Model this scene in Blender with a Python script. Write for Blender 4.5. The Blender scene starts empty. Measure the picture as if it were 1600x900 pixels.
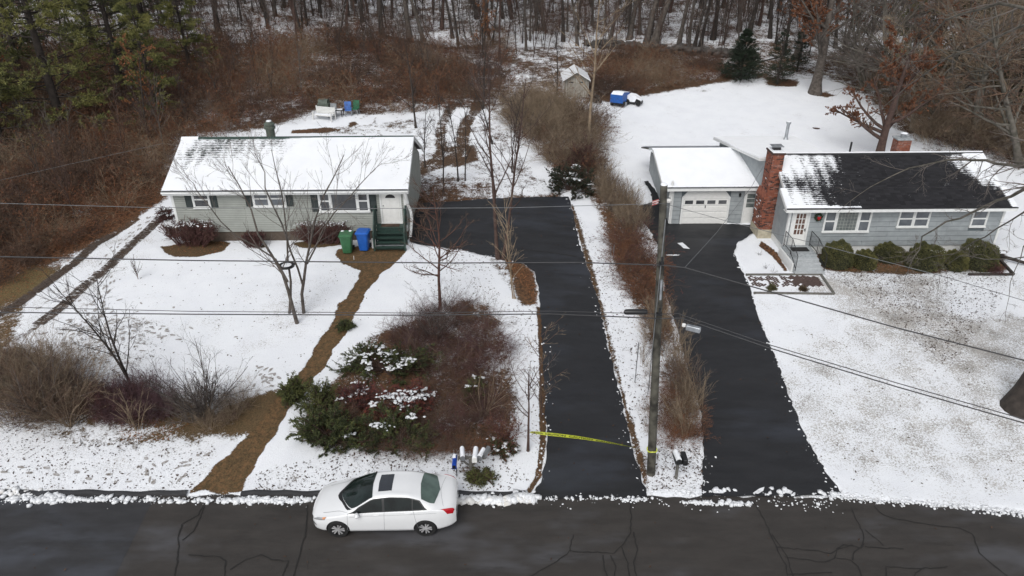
import bpy, math, random
import numpy as np
from math import radians as R, pi, sin, cos, tan, atan2, sqrt
from mathutils import Vector, Matrix, noise as mnoise
from mathutils.geometry import delaunay_2d_cdt

SC = bpy.context.scene
COL = SC.collection
# ------------------------------------------------------------------ camera, sky, sun, exposure
CAM_Z, PITCH, ROLL, FPX = 17.1, R(28.0), R(0.4), 1120.0
fw = Vector((0, cos(PITCH), -sin(PITCH)))
r0 = Vector((1, 0, 0)); u0 = Vector((0, sin(PITCH), cos(PITCH)))
cr = r0*cos(ROLL) - u0*sin(ROLL); cu = u0*cos(ROLL) + r0*sin(ROLL)
cam = bpy.data.cameras.new('camera'); camo = bpy.data.objects.new('camera', cam); COL.objects.link(camo)
cam.sensor_width = 36; cam.lens = FPX/1600*36; cam.clip_end = 3000; cam.clip_start = .1
m = Matrix.Identity(4)
for i in range(3):
    m[i][0] = cr[i]; m[i][1] = cu[i]; m[i][2] = -fw[i]
m[2][3] = CAM_Z
camo.matrix_world = m
SC.camera = camo
SUN_EL, SUN_AZ = R(48), R(200)
w = bpy.data.worlds.new("World"); SC.world = w; w.use_nodes = True
nt = w.node_tree; nt.nodes.clear()
sky = nt.nodes.new('ShaderNodeTexSky'); sky.sky_type = 'NISHITA'; sky.sun_disc = False
sky.sun_elevation = SUN_EL; sky.sun_rotation = SUN_AZ; sky.dust_density = 3; sky.air_density = 1.0
hs = nt.nodes.new('ShaderNodeHueSaturation'); hs.inputs['Saturation'].default_value = .22
bg = nt.nodes.new('ShaderNodeBackground'); bg.inputs[1].default_value = .15
wo = nt.nodes.new('ShaderNodeOutputWorld')
nt.links.new(sky.outputs[0], hs.inputs['Color']); nt.links.new(hs.outputs[0], bg.inputs[0]); nt.links.new(bg.outputs[0], wo.inputs[0])
sl = bpy.data.lights.new('sun', 'SUN'); sl.energy = 1.1; sl.angle = R(40); sl.color = (1, .985, .96)
so = bpy.data.objects.new('sun', sl); COL.objects.link(so)
sd = Vector((sin(SUN_AZ)*cos(SUN_EL), cos(SUN_AZ)*cos(SUN_EL), sin(SUN_EL)))
so.rotation_euler = sd.to_track_quat('Z', 'Y').to_euler()
SC.view_settings.view_transform = 'Standard'; SC.view_settings.look = 'None'
SC.view_settings.exposure = 0.06; SC.view_settings.gamma = 1
SC.cycles.max_bounces = 5; SC.cycles.diffuse_bounces = 3; SC.cycles.glossy_bounces = 3
SC.cycles.transparent_max_bounces = 6

# ------------------------------------------------------------------ terrain and view helpers
def sst(a, b, x):
    t = np.clip((x-a)/(b-a), 0, 1); return t*t*(3-2*t)
YL = [-60, 17.9, 19.5, 27, 34.5, 36.5, 45, 52, 62, 70, 80, 100, 150, 300, 600]
ZL = [0, 0, .12, .72, 1.25, 1.3, 2.0, 3.1, 4.1, 5.2, 6.6, 10, 20, 50, 60]
YR = [-60, 17.9, 20, 27, 32, 34.2, 38, 45, 52, 62, 70, 80, 100, 150, 300, 600]
ZR = [0, 0, .06, .40, .70, .80, .93, 1.7, 2.7, 4.1, 5.2, 6.6, 10, 20, 50, 60]
def Tn(x, y):
    x = np.asarray(x, float); y = np.asarray(y, float)
    zl = np.interp(y, YL, ZL); zr = np.interp(y, YR, ZR)
    k = sst(0.5, 7.5, x)
    z = zl*(1-k) + zr*k
    far = sst(58, 90, y)
    z = z + far*(.5*np.sin(x*.11+1.3+y*.05)+.35*np.sin(x*.23-y*.13))
    z = z + sst(24, 40, np.abs(x))*sst(20, 30, y)*.5
    return z
def T(x, y): return float(Tn(x, y))
def ray(u, v):
    return (fw*FPX + cr*(u-800) - cu*(v-450)).normalized()
O = Vector((0, 0, CAM_Z))
def G(u, v, dz=0.0):
    d = ray(u, v); t = 5.0; lo = t
    while t < 600:
        p = O + d*t
        if p.z - dz < T(p.x, p.y): break
        lo = t; t += 1.0
    hi = t
    for _ in range(24):
        mid = (lo+hi)/2; p = O + d*mid
        if p.z - dz < T(p.x, p.y): hi = mid
        else: lo = mid
    return O + d*hi
def PY(u, v, y):
    d = ray(u, v); return O + d*(y/d.y)
def PX(u, v, x):
    d = ray(u, v); return O + d*(x/d.x)
def proj(x, y, z):
    dx = np.asarray(x, float); dy = np.asarray(y, float); dz = np.asarray(z, float) - CAM_Z
    Z = dx*fw.x+dy*fw.y+dz*fw.z; X = dx*cr.x+dy*cr.y+dz*cr.z; Y = dx*cu.x+dy*cu.y+dz*cu.z
    Z = np.where(Z < .1, .1, Z)
    return 800+FPX*X/Z, 450-FPX*Y/Z

# ------------------------------------------------------------------ materials
MAT = {}
def mat(name, col, rough=.8, metal=0, var=.15, scale=6, col2=None, bump=0, bscale=30, spec=.5, coat=0, trans=0, em=None):
    """principled with noise-mixed base colour"""
    if name in MAT: return MAT[name]
    m = bpy.data.materials.new(name); m.use_nodes = True; n = m.node_tree; b = n.nodes['Principled BSDF']
    b.inputs['Roughness'].default_value = rough; b.inputs['Metallic'].default_value = metal
    b.inputs['Specular IOR Level'].default_value = spec; b.inputs['Coat Weight'].default_value = coat
    tc = n.nodes.new('ShaderNodeTexCoord')
    nz = n.nodes.new('ShaderNodeTexNoise'); nz.inputs['Scale'].default_value = scale; nz.inputs['Detail'].default_value = 5
    geo = n.nodes.new('ShaderNodeNewGeometry')
    n.links.new(geo.outputs['Position'], nz.inputs['Vector'])
    mx = n.nodes.new('ShaderNodeMix'); mx.data_type = 'RGBA'
    c2 = col2 if col2 else tuple(c*(1-var) for c in col)
    c1 = col if col2 else tuple(min(1, c*(1+var)) for c in col)
    mx.inputs['A'].default_value = (*c1, 1); mx.inputs['B'].default_value = (*c2, 1)
    rp = n.nodes.new('ShaderNodeValToRGB'); rp.color_ramp.elements[0].position = .35; rp.color_ramp.elements[1].position = .65
    n.links.new(nz.outputs['Fac'], rp.inputs[0]); n.links.new(rp.outputs[0], mx.inputs['Factor'])
    n.links.new(mx.outputs['Result'], b.inputs['Base Color'])
    if bump:
        nb = n.nodes.new('ShaderNodeTexNoise'); nb.inputs['Scale'].default_value = bscale; nb.inputs['Detail'].default_value = 4
        n.links.new(geo.outputs['Position'], nb.inputs['Vector'])
        bp = n.nodes.new('ShaderNodeBump'); bp.inputs['Strength'].default_value = bump; bp.inputs['Distance'].default_value = .02
        n.links.new(nb.outputs['Fac'], bp.inputs['Height']); n.links.new(bp.outputs[0], b.inputs['Normal'])
    if em:
        b.inputs['Emission Color'].default_value = (*em[:3], 1); b.inputs['Emission Strength'].default_value = em[3]
    MAT[name] = m; return m
class NT:
    """tiny node-tree writer"""
    def __init__(s, name):
        s.m = bpy.data.materials.new(name); s.m.use_nodes = True; s.n = s.m.node_tree; s.b = s.n.nodes['Principled BSDF']; MAT[name] = s.m
        s.geo = s.n.nodes.new('ShaderNodeNewGeometry').outputs['Position']
    def L(s, a, b): s.n.links.new(a, b)
    def noise(s, scale, detail=5, rough=.55, vec=None, dist=0, out='Fac'):
        q = s.n.nodes.new('ShaderNodeTexNoise'); q.inputs['Scale'].default_value = scale; q.inputs['Detail'].default_value = detail
        q.inputs['Roughness'].default_value = rough; q.inputs['Distortion'].default_value = dist
        s.L(vec or s.geo, q.inputs['Vector']); return q.outputs[out]
    def attr(s, name, out='Fac'):
        q = s.n.nodes.new('ShaderNodeAttribute'); q.attribute_name = name; return q.outputs[out]
    def math(s, op, a, b=None, c=None, clamp=False):
        q = s.n.nodes.new('ShaderNodeMath'); q.operation = op; q.use_clamp = clamp
        for i, x in enumerate((a, b, c)):
            if x is None: continue
            if isinstance(x, (int, float)): q.inputs[i].default_value = x
            else: s.L(x, q.inputs[i])
        return q.outputs[0]
    def ramp(s, x, lo, hi):
        q = s.n.nodes.new('ShaderNodeMapRange'); q.inputs['From Min'].default_value = lo; q.inputs['From Max'].default_value = hi
        q.interpolation_type = 'SMOOTHSTEP'; s.L(x, q.inputs['Value']); return q.outputs[0]
    def mix(s, f, a, b):
        q = s.n.nodes.new('ShaderNodeMix'); q.data_type = 'RGBA'
        for nm, x in (('A', a), ('B', b)):
            if isinstance(x, tuple): q.inputs[nm].default_value = (*x, 1)
            else: s.L(x, q.inputs[nm])
        if isinstance(f, (int, float)): q.inputs['Factor'].default_value = f
        else: s.L(f, q.inputs['Factor'])
        return q.outputs['Result']
    def scalev(s, v):
        q = s.n.nodes.new('ShaderNodeVectorMath'); q.operation = 'MULTIPLY'; q.inputs[1].default_value = v; s.L(s.geo, q.inputs[0]); return q.outputs[0]
    def bump(s, h, st=.3, d=.02):
        q = s.n.nodes.new('ShaderNodeBump'); q.inputs['Strength'].default_value = st; q.inputs['Distance'].default_value = d
        s.L(h, q.inputs['Height']); s.L(q.outputs[0], s.b.inputs['Normal'])
SNOW = (.80, .82, .85)
SNOW2 = (.765, .785, .82)
# ground: snow over leaf litter, mud and grass, driven by masks stored on the sheet
g = NT('ground')
a_s = g.attr('snow'); a_o = g.attr('olive'); a_r = g.attr('rusty')
nf = g.noise(9, 6, .7); nm_ = g.noise(2.2, 4, .6); nl = g.noise(38, 2, .5)
brk = g.math('ADD', g.math('MULTIPLY', nf, .55), g.math('ADD', g.math('MULTIPLY', nm_, .4), g.math('MULTIPLY', nl, .35)))
brk = g.math('ADD', brk, g.math('MULTIPLY', g.noise(.5, 4, .6), .45)); brk = g.math('SUBTRACT', brk, .875)
sv = g.math('ADD', a_s, g.math('MULTIPLY', brk, 1.5))
smask = g.ramp(sv, .43, .56)
leafn = g.noise(28, 4, .75); leafc = g.noise(6, 5, .7)
brown = g.mix(g.ramp(leafn, .35, .68), (.022, .015, .011), (.135, .085, .052))
rusty = g.mix(g.ramp(leafc, .4, .62), (.035, .017, .010), (.19, .088, .042))
grass = g.mix(g.ramp(g.noise(16, 5, .75), .35, .65), (.065, .050, .022), (.20, .145, .065))
dirt = g.mix(a_r, brown, rusty); dirt = g.mix(a_o, dirt, grass)
sn = g.mix(g.ramp(g.noise(.9, 3), .35, .7), SNOW, SNOW2)
sn = g.mix(g.math('MULTIPLY', g.ramp(g.noise(30, 3, .7), .55, .72), .35), sn, (.5, .5, .5))
thn = g.math('ADD', g.noise(17, 7, .82), g.math('MULTIPLY', g.math('SUBTRACT', g.noise(.8, 4, .6), .5), .34)); thn = g.math('ADD', thn, g.math('MULTIPLY', g.attr('thin'), .185))
sn = g.mix(g.math('MULTIPLY', g.ramp(thn, .60, .70), .8), sn, g.mix(g.ramp(g.noise(1.1, 3), .35, .65), (.30, .27, .23), (.17, .145, .11)))
g.L(g.mix(smask, dirt, sn), g.b.inputs['Base Color']); g.b.inputs['Roughness'].default_value = .85
g.b.inputs['Specular IOR Level'].default_value = .25
g.bump(g.math('ADD', g.math('MULTIPLY', smask, .9), g.math('MULTIPLY', g.noise(22, 5, .7), .8)), .55, .05)
# asphalt
def asphalt(name, base, lite, damp, rough=.75):
    a = NT(name)
    big = a.noise(.35, 4, .6, a.scalev((.5, 1.2, 1))); mid = a.noise(1.6, 5, .65, a.scalev((.4, 1.3, 1))); fine = a.noise(90, 3, .8); g2 = a.noise(300, 2, .6)
    c = a.mix(a.ramp(mid, .35, .7), base, tuple(b*1.35 for b in base))
    c = a.mix(a.math('MULTIPLY', a.ramp(big, .50, .68), damp), c, lite)
    c = a.mix(a.math('MULTIPLY', a.ramp(a.noise(.9, 5, .7, a.scalev((.35, 1.6, 1))), .54, .70), .45), c, tuple(q*.55 for q in base))
    c = a.mix(a.math('MULTIPLY', a.ramp(a.noise(3.5, 5, .75, a.scalev((.5, 1.6, 1))), .62, .75), .35*damp), c, tuple(q*2.3 for q in base))
    c = a.mix(a.math('MULTIPLY', a.ramp(fine, .5, .75), .5), c, tuple(b*1.9 for b in base))
    c = a.mix(a.math('MULTIPLY', a.ramp(g2, .6, .8), .4), c, tuple(min(1, b*3.2) for b in base))
    a.L(c, a.b.inputs['Base Color'])
    a.L(a.math('ADD', a.math('MULTIPLY', a.ramp(a.noise(.8, 4, .6, a.scalev((.5, 1.2, 1))), .4, .7), .22), rough-.15), a.b.inputs['Roughness'])
    a.b.inputs['Specular IOR Level'].default_value = .35
    a.bump(a.math('ADD', fine, g2), .35, .01)
asphalt('road_asphalt', (.033, .0295, .027), (.078, .079, .086), .85)
asphalt('patch_asphalt', (.027, .027, .029), (.060, .065, .078), .9)
asphalt('drive_asphalt', (.0155, .016, .018), (.034, .038, .048), .75, .62)
mat('crack_seal', (.021, .020, .019), .65, spec=.3)
mat('snow', SNOW, .8, var=.04, scale=5, bump=.5, bscale=18, spec=.3)
mat('dirty_snow', (.62, .60, .56), .8, col2=(.8, .81, .83), scale=3, bump=.5, bscale=18)
mat('snow_rough', SNOW, .8, col2=(.60, .61, .62), scale=14, bump=.5, bscale=30)
mat('roof_snow', (.87, .885, .90), .8, var=.02, scale=2, bump=.12, bscale=6)
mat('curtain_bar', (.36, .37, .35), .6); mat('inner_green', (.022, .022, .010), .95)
mat('white_trim', (.68, .69, .68), .5, var=.05)
mat('white_door', (.72, .72, .70), .45, var=.04)
mat('green_siding', (.285, .299, .274), .65, var=.08, scale=2)
mat('grey_siding', (.28, .305, .315), .65, var=.10, scale=2.5)
mat('green_joint_shade', (.10, .11, .095), .8); mat('grey_joint_shade', (.10, .12, .13), .8)  # dark wall core, seen through the board gaps as painted shadow lines
mat('dark_shutter', (.012, .022, .022), .6)
mat('green_paint', (.020, .045, .036), .6, var=.3, scale=12)
mat('foundation', (.085, .065, .05), .9, bump=.3)
mat('cream_stone', (.40, .36, .27), .9, bump=.4)
mat('step_stone', (.38, .40, .41), .85, var=.12, scale=8, bump=.2)
mat('grey_stone', (.30, .32, .33), .85, var=.2, scale=8, bump=.2)
mat('black_metal', (.012, .012, .013), .45, spec=.5)
mat('grey_metal', (.25, .26, .27), .45, .6)
mat('galv', (.35, .37, .39), .4, .7, var=.2)
mat('vent_green', (.085, .105, .085), .55, var=.25, scale=9)
mat('rubber', (.012, .012, .012), .8)
mat('brick', (.30, .098, .055), .85, col2=(.17, .055, .034), scale=7, bump=.4)
mat('brick_dark', (.06, .03, .024), .85)
mat('brick_pale', (.34, .17, .13), .85, col2=(.16, .075, .06), scale=9)
mat('mortar', (.16, .12, .10), .95)
mat('paver', (.10, .065, .055), .85, col2=(.055, .038, .034), scale=12)
mat('wood_grey', (.15, .145, .13), .85, col2=(.08, .075, .065), scale=14, bump=.4)
mat('pole_wood', (.095, .09, .072), .9, col2=(.022, .020, .016), scale=3.5, bump=.6, bscale=25)
mat('black_plastic', (.010, .010, .011), .4)
mat('white_plastic', (.70, .70, .68), .45, var=.04)
mat('grey_plastic', (.22, .23, .24), .5)
mat('bin_green', (.035, .13, .055), .45, var=.12)
mat('bin_blue', (.012, .10, .42), .4, var=.1)
mat('blue_box', (.012, .07, .42), .4)
mat('blue_tarp', (.015, .09, .34), .5, var=.2)
mat('chair_blue', (.06, .15, .42), .6); mat('chair_green', (.02, .12, .06), .6)
mat('tape_yellow', (.62, .68, .06), .4, var=.05)
mat('ink', (.02, .02, .01), .6)
mat('wire', (.035, .035, .037), .5); mat('wire_pale', (.14, .145, .15), .4, .3)
mat('red', (.45, .012, .015), .4); mat('pink_stripe', (.5, .10, .10), .6)
mat('wreath_green', (.025, .05, .02), .9, var=.5, scale=40)
mat('car_paint', (.72, .73, .74), .18, var=.01, coat=.7)
mat('car_glass', (.010, .017, .016), .05, var=.4, spec=.45, scale=3)
mat('side_glass', (.006, .009, .009), .12, var=.4, spec=.25, scale=3)
mat('rear_glass', (.07, .105, .09), .06, var=.2, spec=.9, scale=3)
mat('sunroof_glass', (.03, .034, .042), .08, var=.1, spec=.8)
mat('tail_red', (.42, .008, .016), .15, coat=.5); mat('amber', (.55, .25, .12), .2); mat('lamp_clear', (.42, .43, .44), .1, .4, coat=.5)
mat('rim', (.55, .55, .56), .35, .4)
mat('window_glass', (.028, .031, .036), .06, col2=(.075, .08, .085), scale=1.5, spec=.8)
mat('curtain_glass', (.17, .19, .18), .25, col2=(.10, .115, .115), scale=4, spec=.7)
mat('blind_glass', (.13, .145, .16), .15, col2=(.075, .085, .10), scale=2, spec=.8)
mat('door_pane', (.10, .045, .032), .2, col2=(.17, .12, .10), scale=7, spec=.7)
mat('mat_black', (.012, .012, .012), .95)
# vegetation
mat('bark_grey', (.115, .098, .085), .95, col2=(.055, .045, .038), scale=5, bump=.5, bscale=14)
mat('bark_dark', (.050, .040, .034), .95, col2=(.026, .021, .018), scale=5, bump=.5, bscale=14)
mat('bark_mossy', (.15, .135, .115), .95, col2=(.065, .060, .046), scale=3, bump=.5, bscale=14)
mat('bark_brown', (.085, .052, .042), .95, col2=(.05, .030, .025), scale=6, bump=.4)
mat('bark_red', (.12, .055, .040), .95, col2=(.06, .032, .026), scale=6)
mat('twig_grey', (.13, .112, .10), .95, var=.25, scale=3)
mat('twig_dark', (.050, .038, .034), .95, var=.3, scale=3)
mat('twig_tan', (.25, .19, .13), .95, var=.3, scale=3)
mat('twig_brown', (.165, .10, .066), .95, col2=(.07, .045, .034), scale=1.2)
mat('twig_rust', (.24, .105, .052), .95, col2=(.11, .058, .036), scale=1.2)
mat('twig_maroon', (.095, .042, .038), .95, var=.3, scale=2)
mat('twig_purple', (.10, .055, .062), .95, var=.3, scale=2)
mat('leaf_rust', (.19, .078, .036), .9, col2=(.11, .044, .024), scale=4)
mat('leaf_orange', (.26, .11, .042), .9, col2=(.14, .062, .03), scale=3)
mat('leaf_red', (.20, .050, .032), .85, col2=(.09, .028, .02), scale=3)
mat('leaf_maroon', (.060, .020, .022), .9, col2=(.105, .042, .042), scale=3)
mat('leaf_brown', (.055, .032, .020), .95, var=.4, scale=3)
mat('needle_pine', (.23, .22, .066), .9, col2=(.09, .10, .034), scale=.8)
mat('needle_pine_dark', (.11, .115, .042), .9, col2=(.035, .042, .018), scale=.8)
mat('needle_spruce', (.020, .034, .017), .9, col2=(.010, .018, .010), scale=1.2)
mat('needle_yew', (.058, .072, .024), .9, col2=(.020, .027, .011), scale=2.5)
mat('needle_yew_bright', (.115, .125, .034), .9, col2=(.05, .06, .018), scale=2.5)
mat('box_green', (.115, .115, .045), .9, col2=(.045, .050, .018), scale=3)
mat('box_olive', (.165, .150, .046), .9, col2=(.06, .062, .02), scale=3)
mat('grass_tuft', (.12, .10, .045), .9, col2=(.06, .06, .02), scale=3)

# ------------------------------------------------------------------ object helpers
def tag(o, label=None, cat=None, group=None, kind=None):
    if label: o['label'] = label
    if cat: o['category'] = cat
    if group: o['group'] = group
    if kind: o['kind'] = kind
    return o
def thing(name, label, cat, loc=(0, 0, 0), rz=0, group=None):
    o = bpy.data.objects.new(name, None); COL.objects.link(o); o.empty_display_size = .3
    o.location = loc; o.rotation_euler = (0, 0, rz); return tag(o, label, cat, group)
def link(name, me, parent=None):
    o = bpy.data.objects.new(name, me); COL.objects.link(o); o.parent = parent; return o
class MB:
    """mesh collector"""
    def __init__(s): s.v = []; s.f = []; s.mi = []; s.mats = []
    def _m(s, mt):
        if mt is None: mt = s.mats[0] if s.mats else 'white_trim'
        if mt not in s.mats: s.mats.append(mt)
        return s.mats.index(mt)
    def add(s, vs, fs, mt=None):
        k = s._m(mt); n = len(s.v); s.v += [tuple(p) for p in vs]
        for f in fs: s.f.append(tuple(i+n for i in f)); s.mi.append(k)
        return s
    def box(s, x0, x1, y0, y1, z0, z1, mt=None, M=None):
        vs = [Vector((x, y, z)) for z in (z0, z1) for x, y in ((x0, y0), (x1, y0), (x1, y1), (x0, y1))]
        if M: vs = [M @ p for p in vs]
        return s.add(vs, [(3, 2, 1, 0), (4, 5, 6, 7), (0, 1, 5, 4), (1, 2, 6, 5), (2, 3, 7, 6), (3, 0, 4, 7)], mt)
    def bevbox(s, x0, x1, y0, y1, z0, z1, b=.01, mt=None, M=None):
        vs = []; fs = []
        def ring(i, z):
            return [(x0+i, y0, z), (x1-i, y0, z), (x1, y0+i, z), (x1, y1-i, z), (x1-i, y1, z), (x0+i, y1, z), (x0, y1-i, z), (x0, y0+i, z)]
        def inner(z): return [(x0+b, y0+b, z), (x1-b, y0+b, z), (x1-b, y0+b, z), (x1-b, y1-b, z), (x1-b, y1-b, z), (x0+b, y1-b, z), (x0+b, y1-b, z), (x0+b, y0+b, z)]
        rs = [inner(z0), ring(b, z0+b), ring(b, z1-b), inner(z1)]
        for r_ in rs: vs += r_
        for k in range(3):
            for i in range(8):
                j = (i+1) % 8; fs.append((k*8+i, k*8+j, k*8+8+j, k*8+8+i))
        fs.append(tuple(reversed(range(8)))); fs.append(tuple(range(24, 32)))
        vs = [Vector(p) for p in vs]
        if M: vs = [M @ p for p in vs]
        return s.add(vs, fs, mt)
    def prism(s, poly, y0, y1, mt=None, axis='y', M=None):
        n = len(poly)
        if axis == 'y': vs = [(a, y0, b) for a, b in poly]+[(a, y1, b) for a, b in poly]
        elif axis == 'x': vs = [(y0, a, b) for a, b in poly]+[(y1, a, b) for a, b in poly]
        else: vs = [(a, b, y0) for a, b in poly]+[(a, b, y1) for a, b in poly]
        if M: vs = [M @ Vector(p) for p in vs]
        fs = [tuple(range(n)), tuple(reversed(range(n, 2*n)))]+[(i, i+n, (i+1) % n+n, (i+1) % n) for i in range(n)]
        return s.add(vs, fs, mt)
    def tube(s, pts, r, n=8, mt=None, cap=True, M=None):
        pts = [Vector(p) for p in pts]; k = len(pts); rr = r if hasattr(r, '__len__') else [r]*k
        vs = []; fs = []
        for i, p in enumerate(pts):
            t = (pts[min(i+1, k-1)]-pts[max(i-1, 0)]).normalized()
            a = Vector((0, 0, 1)) if abs(t.z) < .9 else Vector((1, 0, 0))
            e1 = t.cross(a).normalized(); e2 = t.cross(e1)
            for j in range(n):
                q = 2*pi*j/n; vs.append(p+(e1*cos(q)+e2*sin(q))*rr[i])
        for i in range(k-1):
            for j in range(n):
                j2 = (j+1) % n; fs.append((i*n+j, i*n+j2, (i+1)*n+j2, (i+1)*n+j))
        if cap: fs += [tuple(reversed(range(n))), tuple(range((k-1)*n, k*n))]
        if M: vs = [M @ p for p in vs]
        return s.add(vs, fs, mt)
    def lathe(s, prof, n=16, c=(0, 0), mt=None, M=None, cap=True):
        vs = []; fs = []; k = len(prof)
        for r_, z in prof:
            for j in range(n):
                q = 2*pi*j/n; vs.append(Vector((c[0]+r_*cos(q), c[1]+r_*sin(q), z)))
        for i in range(k-1):
            for j in range(n):
                j2 = (j+1) % n; fs.append((i*n+j, i*n+j2, (i+1)*n+j2, (i+1)*n+j))
        if cap: fs += [tuple(reversed(range(n))), tuple(range((k-1)*n, k*n))]
        if M: vs = [M @ p for p in vs]
        return s.add(vs, fs, mt)
    def mesh(s, name, smooth=False):
        me = bpy.data.meshes.new(name); me.from_pydata(s.v, [], s.f)
        for mt in s.mats: me.materials.append(MAT[mt])
        me.polygons.foreach_set('material_index', s.mi)
        if smooth: me.polygons.foreach_set('use_smooth', [True]*len(s.f))
        me.update()
        import bmesh
        b = bmesh.new(); b.from_mesh(me); bmesh.ops.recalc_face_normals(b, faces=b.faces); b.to_mesh(me); b.free()
        return me
    def build(s, name, parent=None, smooth=False, loc=None):
        o = link(name, s.mesh(name, smooth), parent)
        if loc: o.location = loc
        return o
def shade_auto(o, ang=35):
    me = o.data
    for p in me.polygons: p.use_smooth = True
    me.set_sharp_from_angle(angle=R(ang)); return o
def np_mesh(name, V, F4=None, F3=None, mats=('snow',), mi=None, smooth=False):
    """fast mesh: V (N,3), F4 (M,4), F3 (K,3)"""
    me = bpy.data.meshes.new(name); V = np.asarray(V, np.float32).reshape(-1, 3)
    me.vertices.add(len(V)); me.vertices.foreach_set('co', V.ravel())
    loops = []; starts = []; tot = 0; nf_ = 0
    if F4 is not None and len(F4):
        loops.append(np.asarray(F4, np.int32).ravel()); starts.append(np.arange(len(F4))*4); tot = len(F4)*4; nf_ += len(F4)
    if F3 is not None and len(F3):
        loops.append(np.asarray(F3, np.int32).ravel()); starts.append(np.arange(len(F3))*3+tot); nf_ += len(F3)
    loops = np.concatenate(loops); starts = np.concatenate(starts)
    me.loops.add(len(loops)); me.loops.foreach_set('vertex_index', loops)
    me.polygons.add(nf_); me.polygons.foreach_set('loop_start', starts.astype(np.int32))
    for q in mats: me.materials.append(MAT[q])
    if mi is not None: me.polygons.foreach_set('material_index', np.asarray(mi, np.int32))
    if smooth: me.polygons.foreach_set('use_smooth', np.ones(nf_, bool))
    me.update(calc_edges=True); me.validate(); return me
# ------------------------------------------------------------------ ground zones (outlines read from the photograph, laid on the terrain)
def gw(pix): return np.array([[G(u, v).x, G(u, v).y] for u, v in pix])
def sdist(P, poly):
    """signed distance (negative inside) of points P (N,2) to polygon"""
    d = np.full(len(P), 1e9); ins = np.zeros(len(P), bool); n = len(poly)
    for i in range(n):
        a = poly[i]; b = poly[(i+1) % n]; e = b-a; w_ = P-a
        t = np.clip((w_@e)/max(1e-9, e@e), 0, 1); q = w_-t[:, None]*e; d = np.minimum(d, (q**2).sum(1))
        c = ((a[1] <= P[:, 1]) != (b[1] <= P[:, 1]))
        if abs(b[1]-a[1]) > 1e-9:
            ins ^= c & (P[:, 0] < a[0]+(P[:, 1]-a[1])*(b[0]-a[0])/(b[1]-a[1]))
    d = np.sqrt(d); return np.where(ins, -d, d)
LDRIVE = gw([(888, 308), (897, 340), (905, 380), (918, 420), (934, 465), (945, 520), (958, 575), (972, 630), (980, 670), (990, 705), (1001, 740), (1012, 779), (826, 779), (845, 755), (853, 725), (855, 690), (852, 640), (850, 590), (847, 530), (844, 480), (842, 450), (835, 425), (818, 412), (795, 408), (770, 402), (720, 391), (680, 386), (652, 382), (640, 378), (640, 318), (700, 316), (760, 311), (820, 309)])
RDRIVE = gw([(1182, 352), (1176, 365), (1152, 380), (1147, 398), (1160, 425), (1172, 450), (1178, 475), (1195, 520), (1212, 560), (1230, 610), (1248, 660), (1270, 705), (1295, 745), (1318, 776), (1096, 776), (1098, 745), (1099, 700), (1097, 650), (1075, 580), (1060, 520), (1040, 460), (1036, 420), (1030, 385), (1000, 340), (998, 322), (1020, 316), (1016, 300), (1006, 284), (1013, 283), (1040, 322), (1046, 349), (1100, 349)])
PATH = gw([(524, 398), (534, 410), (550, 418), (562, 424), (556, 445), (544, 462), (530, 475), (522, 500), (505, 525), (488, 550), (470, 582), (452, 600), (430, 622), (408, 655), (388, 682), (362, 705), (330, 735), (297, 770), (378, 770), (388, 742), (404, 716), (424, 690), (442, 655), (462, 630), (480, 612), (494, 590), (510, 570), (524, 545), (542, 520), (552, 500), (562, 478), (574, 455), (588, 438), (600, 425), (618, 412), (632, 398), (634, 388), (600, 386), (560, 386), (530, 390)])
ROADEDGE = [(-300, 776), (0, 772), (200, 774), (380, 774), (500, 773), (700, 774), (850, 775), (1010, 777), (1150, 775), (1320, 778), (1400, 785), (1500, 793), (1600, 801), (1900, 820)]
re_w = np.array([[G(u, v).x, G(u, v).y] for u, v in ROADEDGE])
def road_y(x): return np.interp(x, re_w[:, 0], re_w[:, 1])
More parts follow.
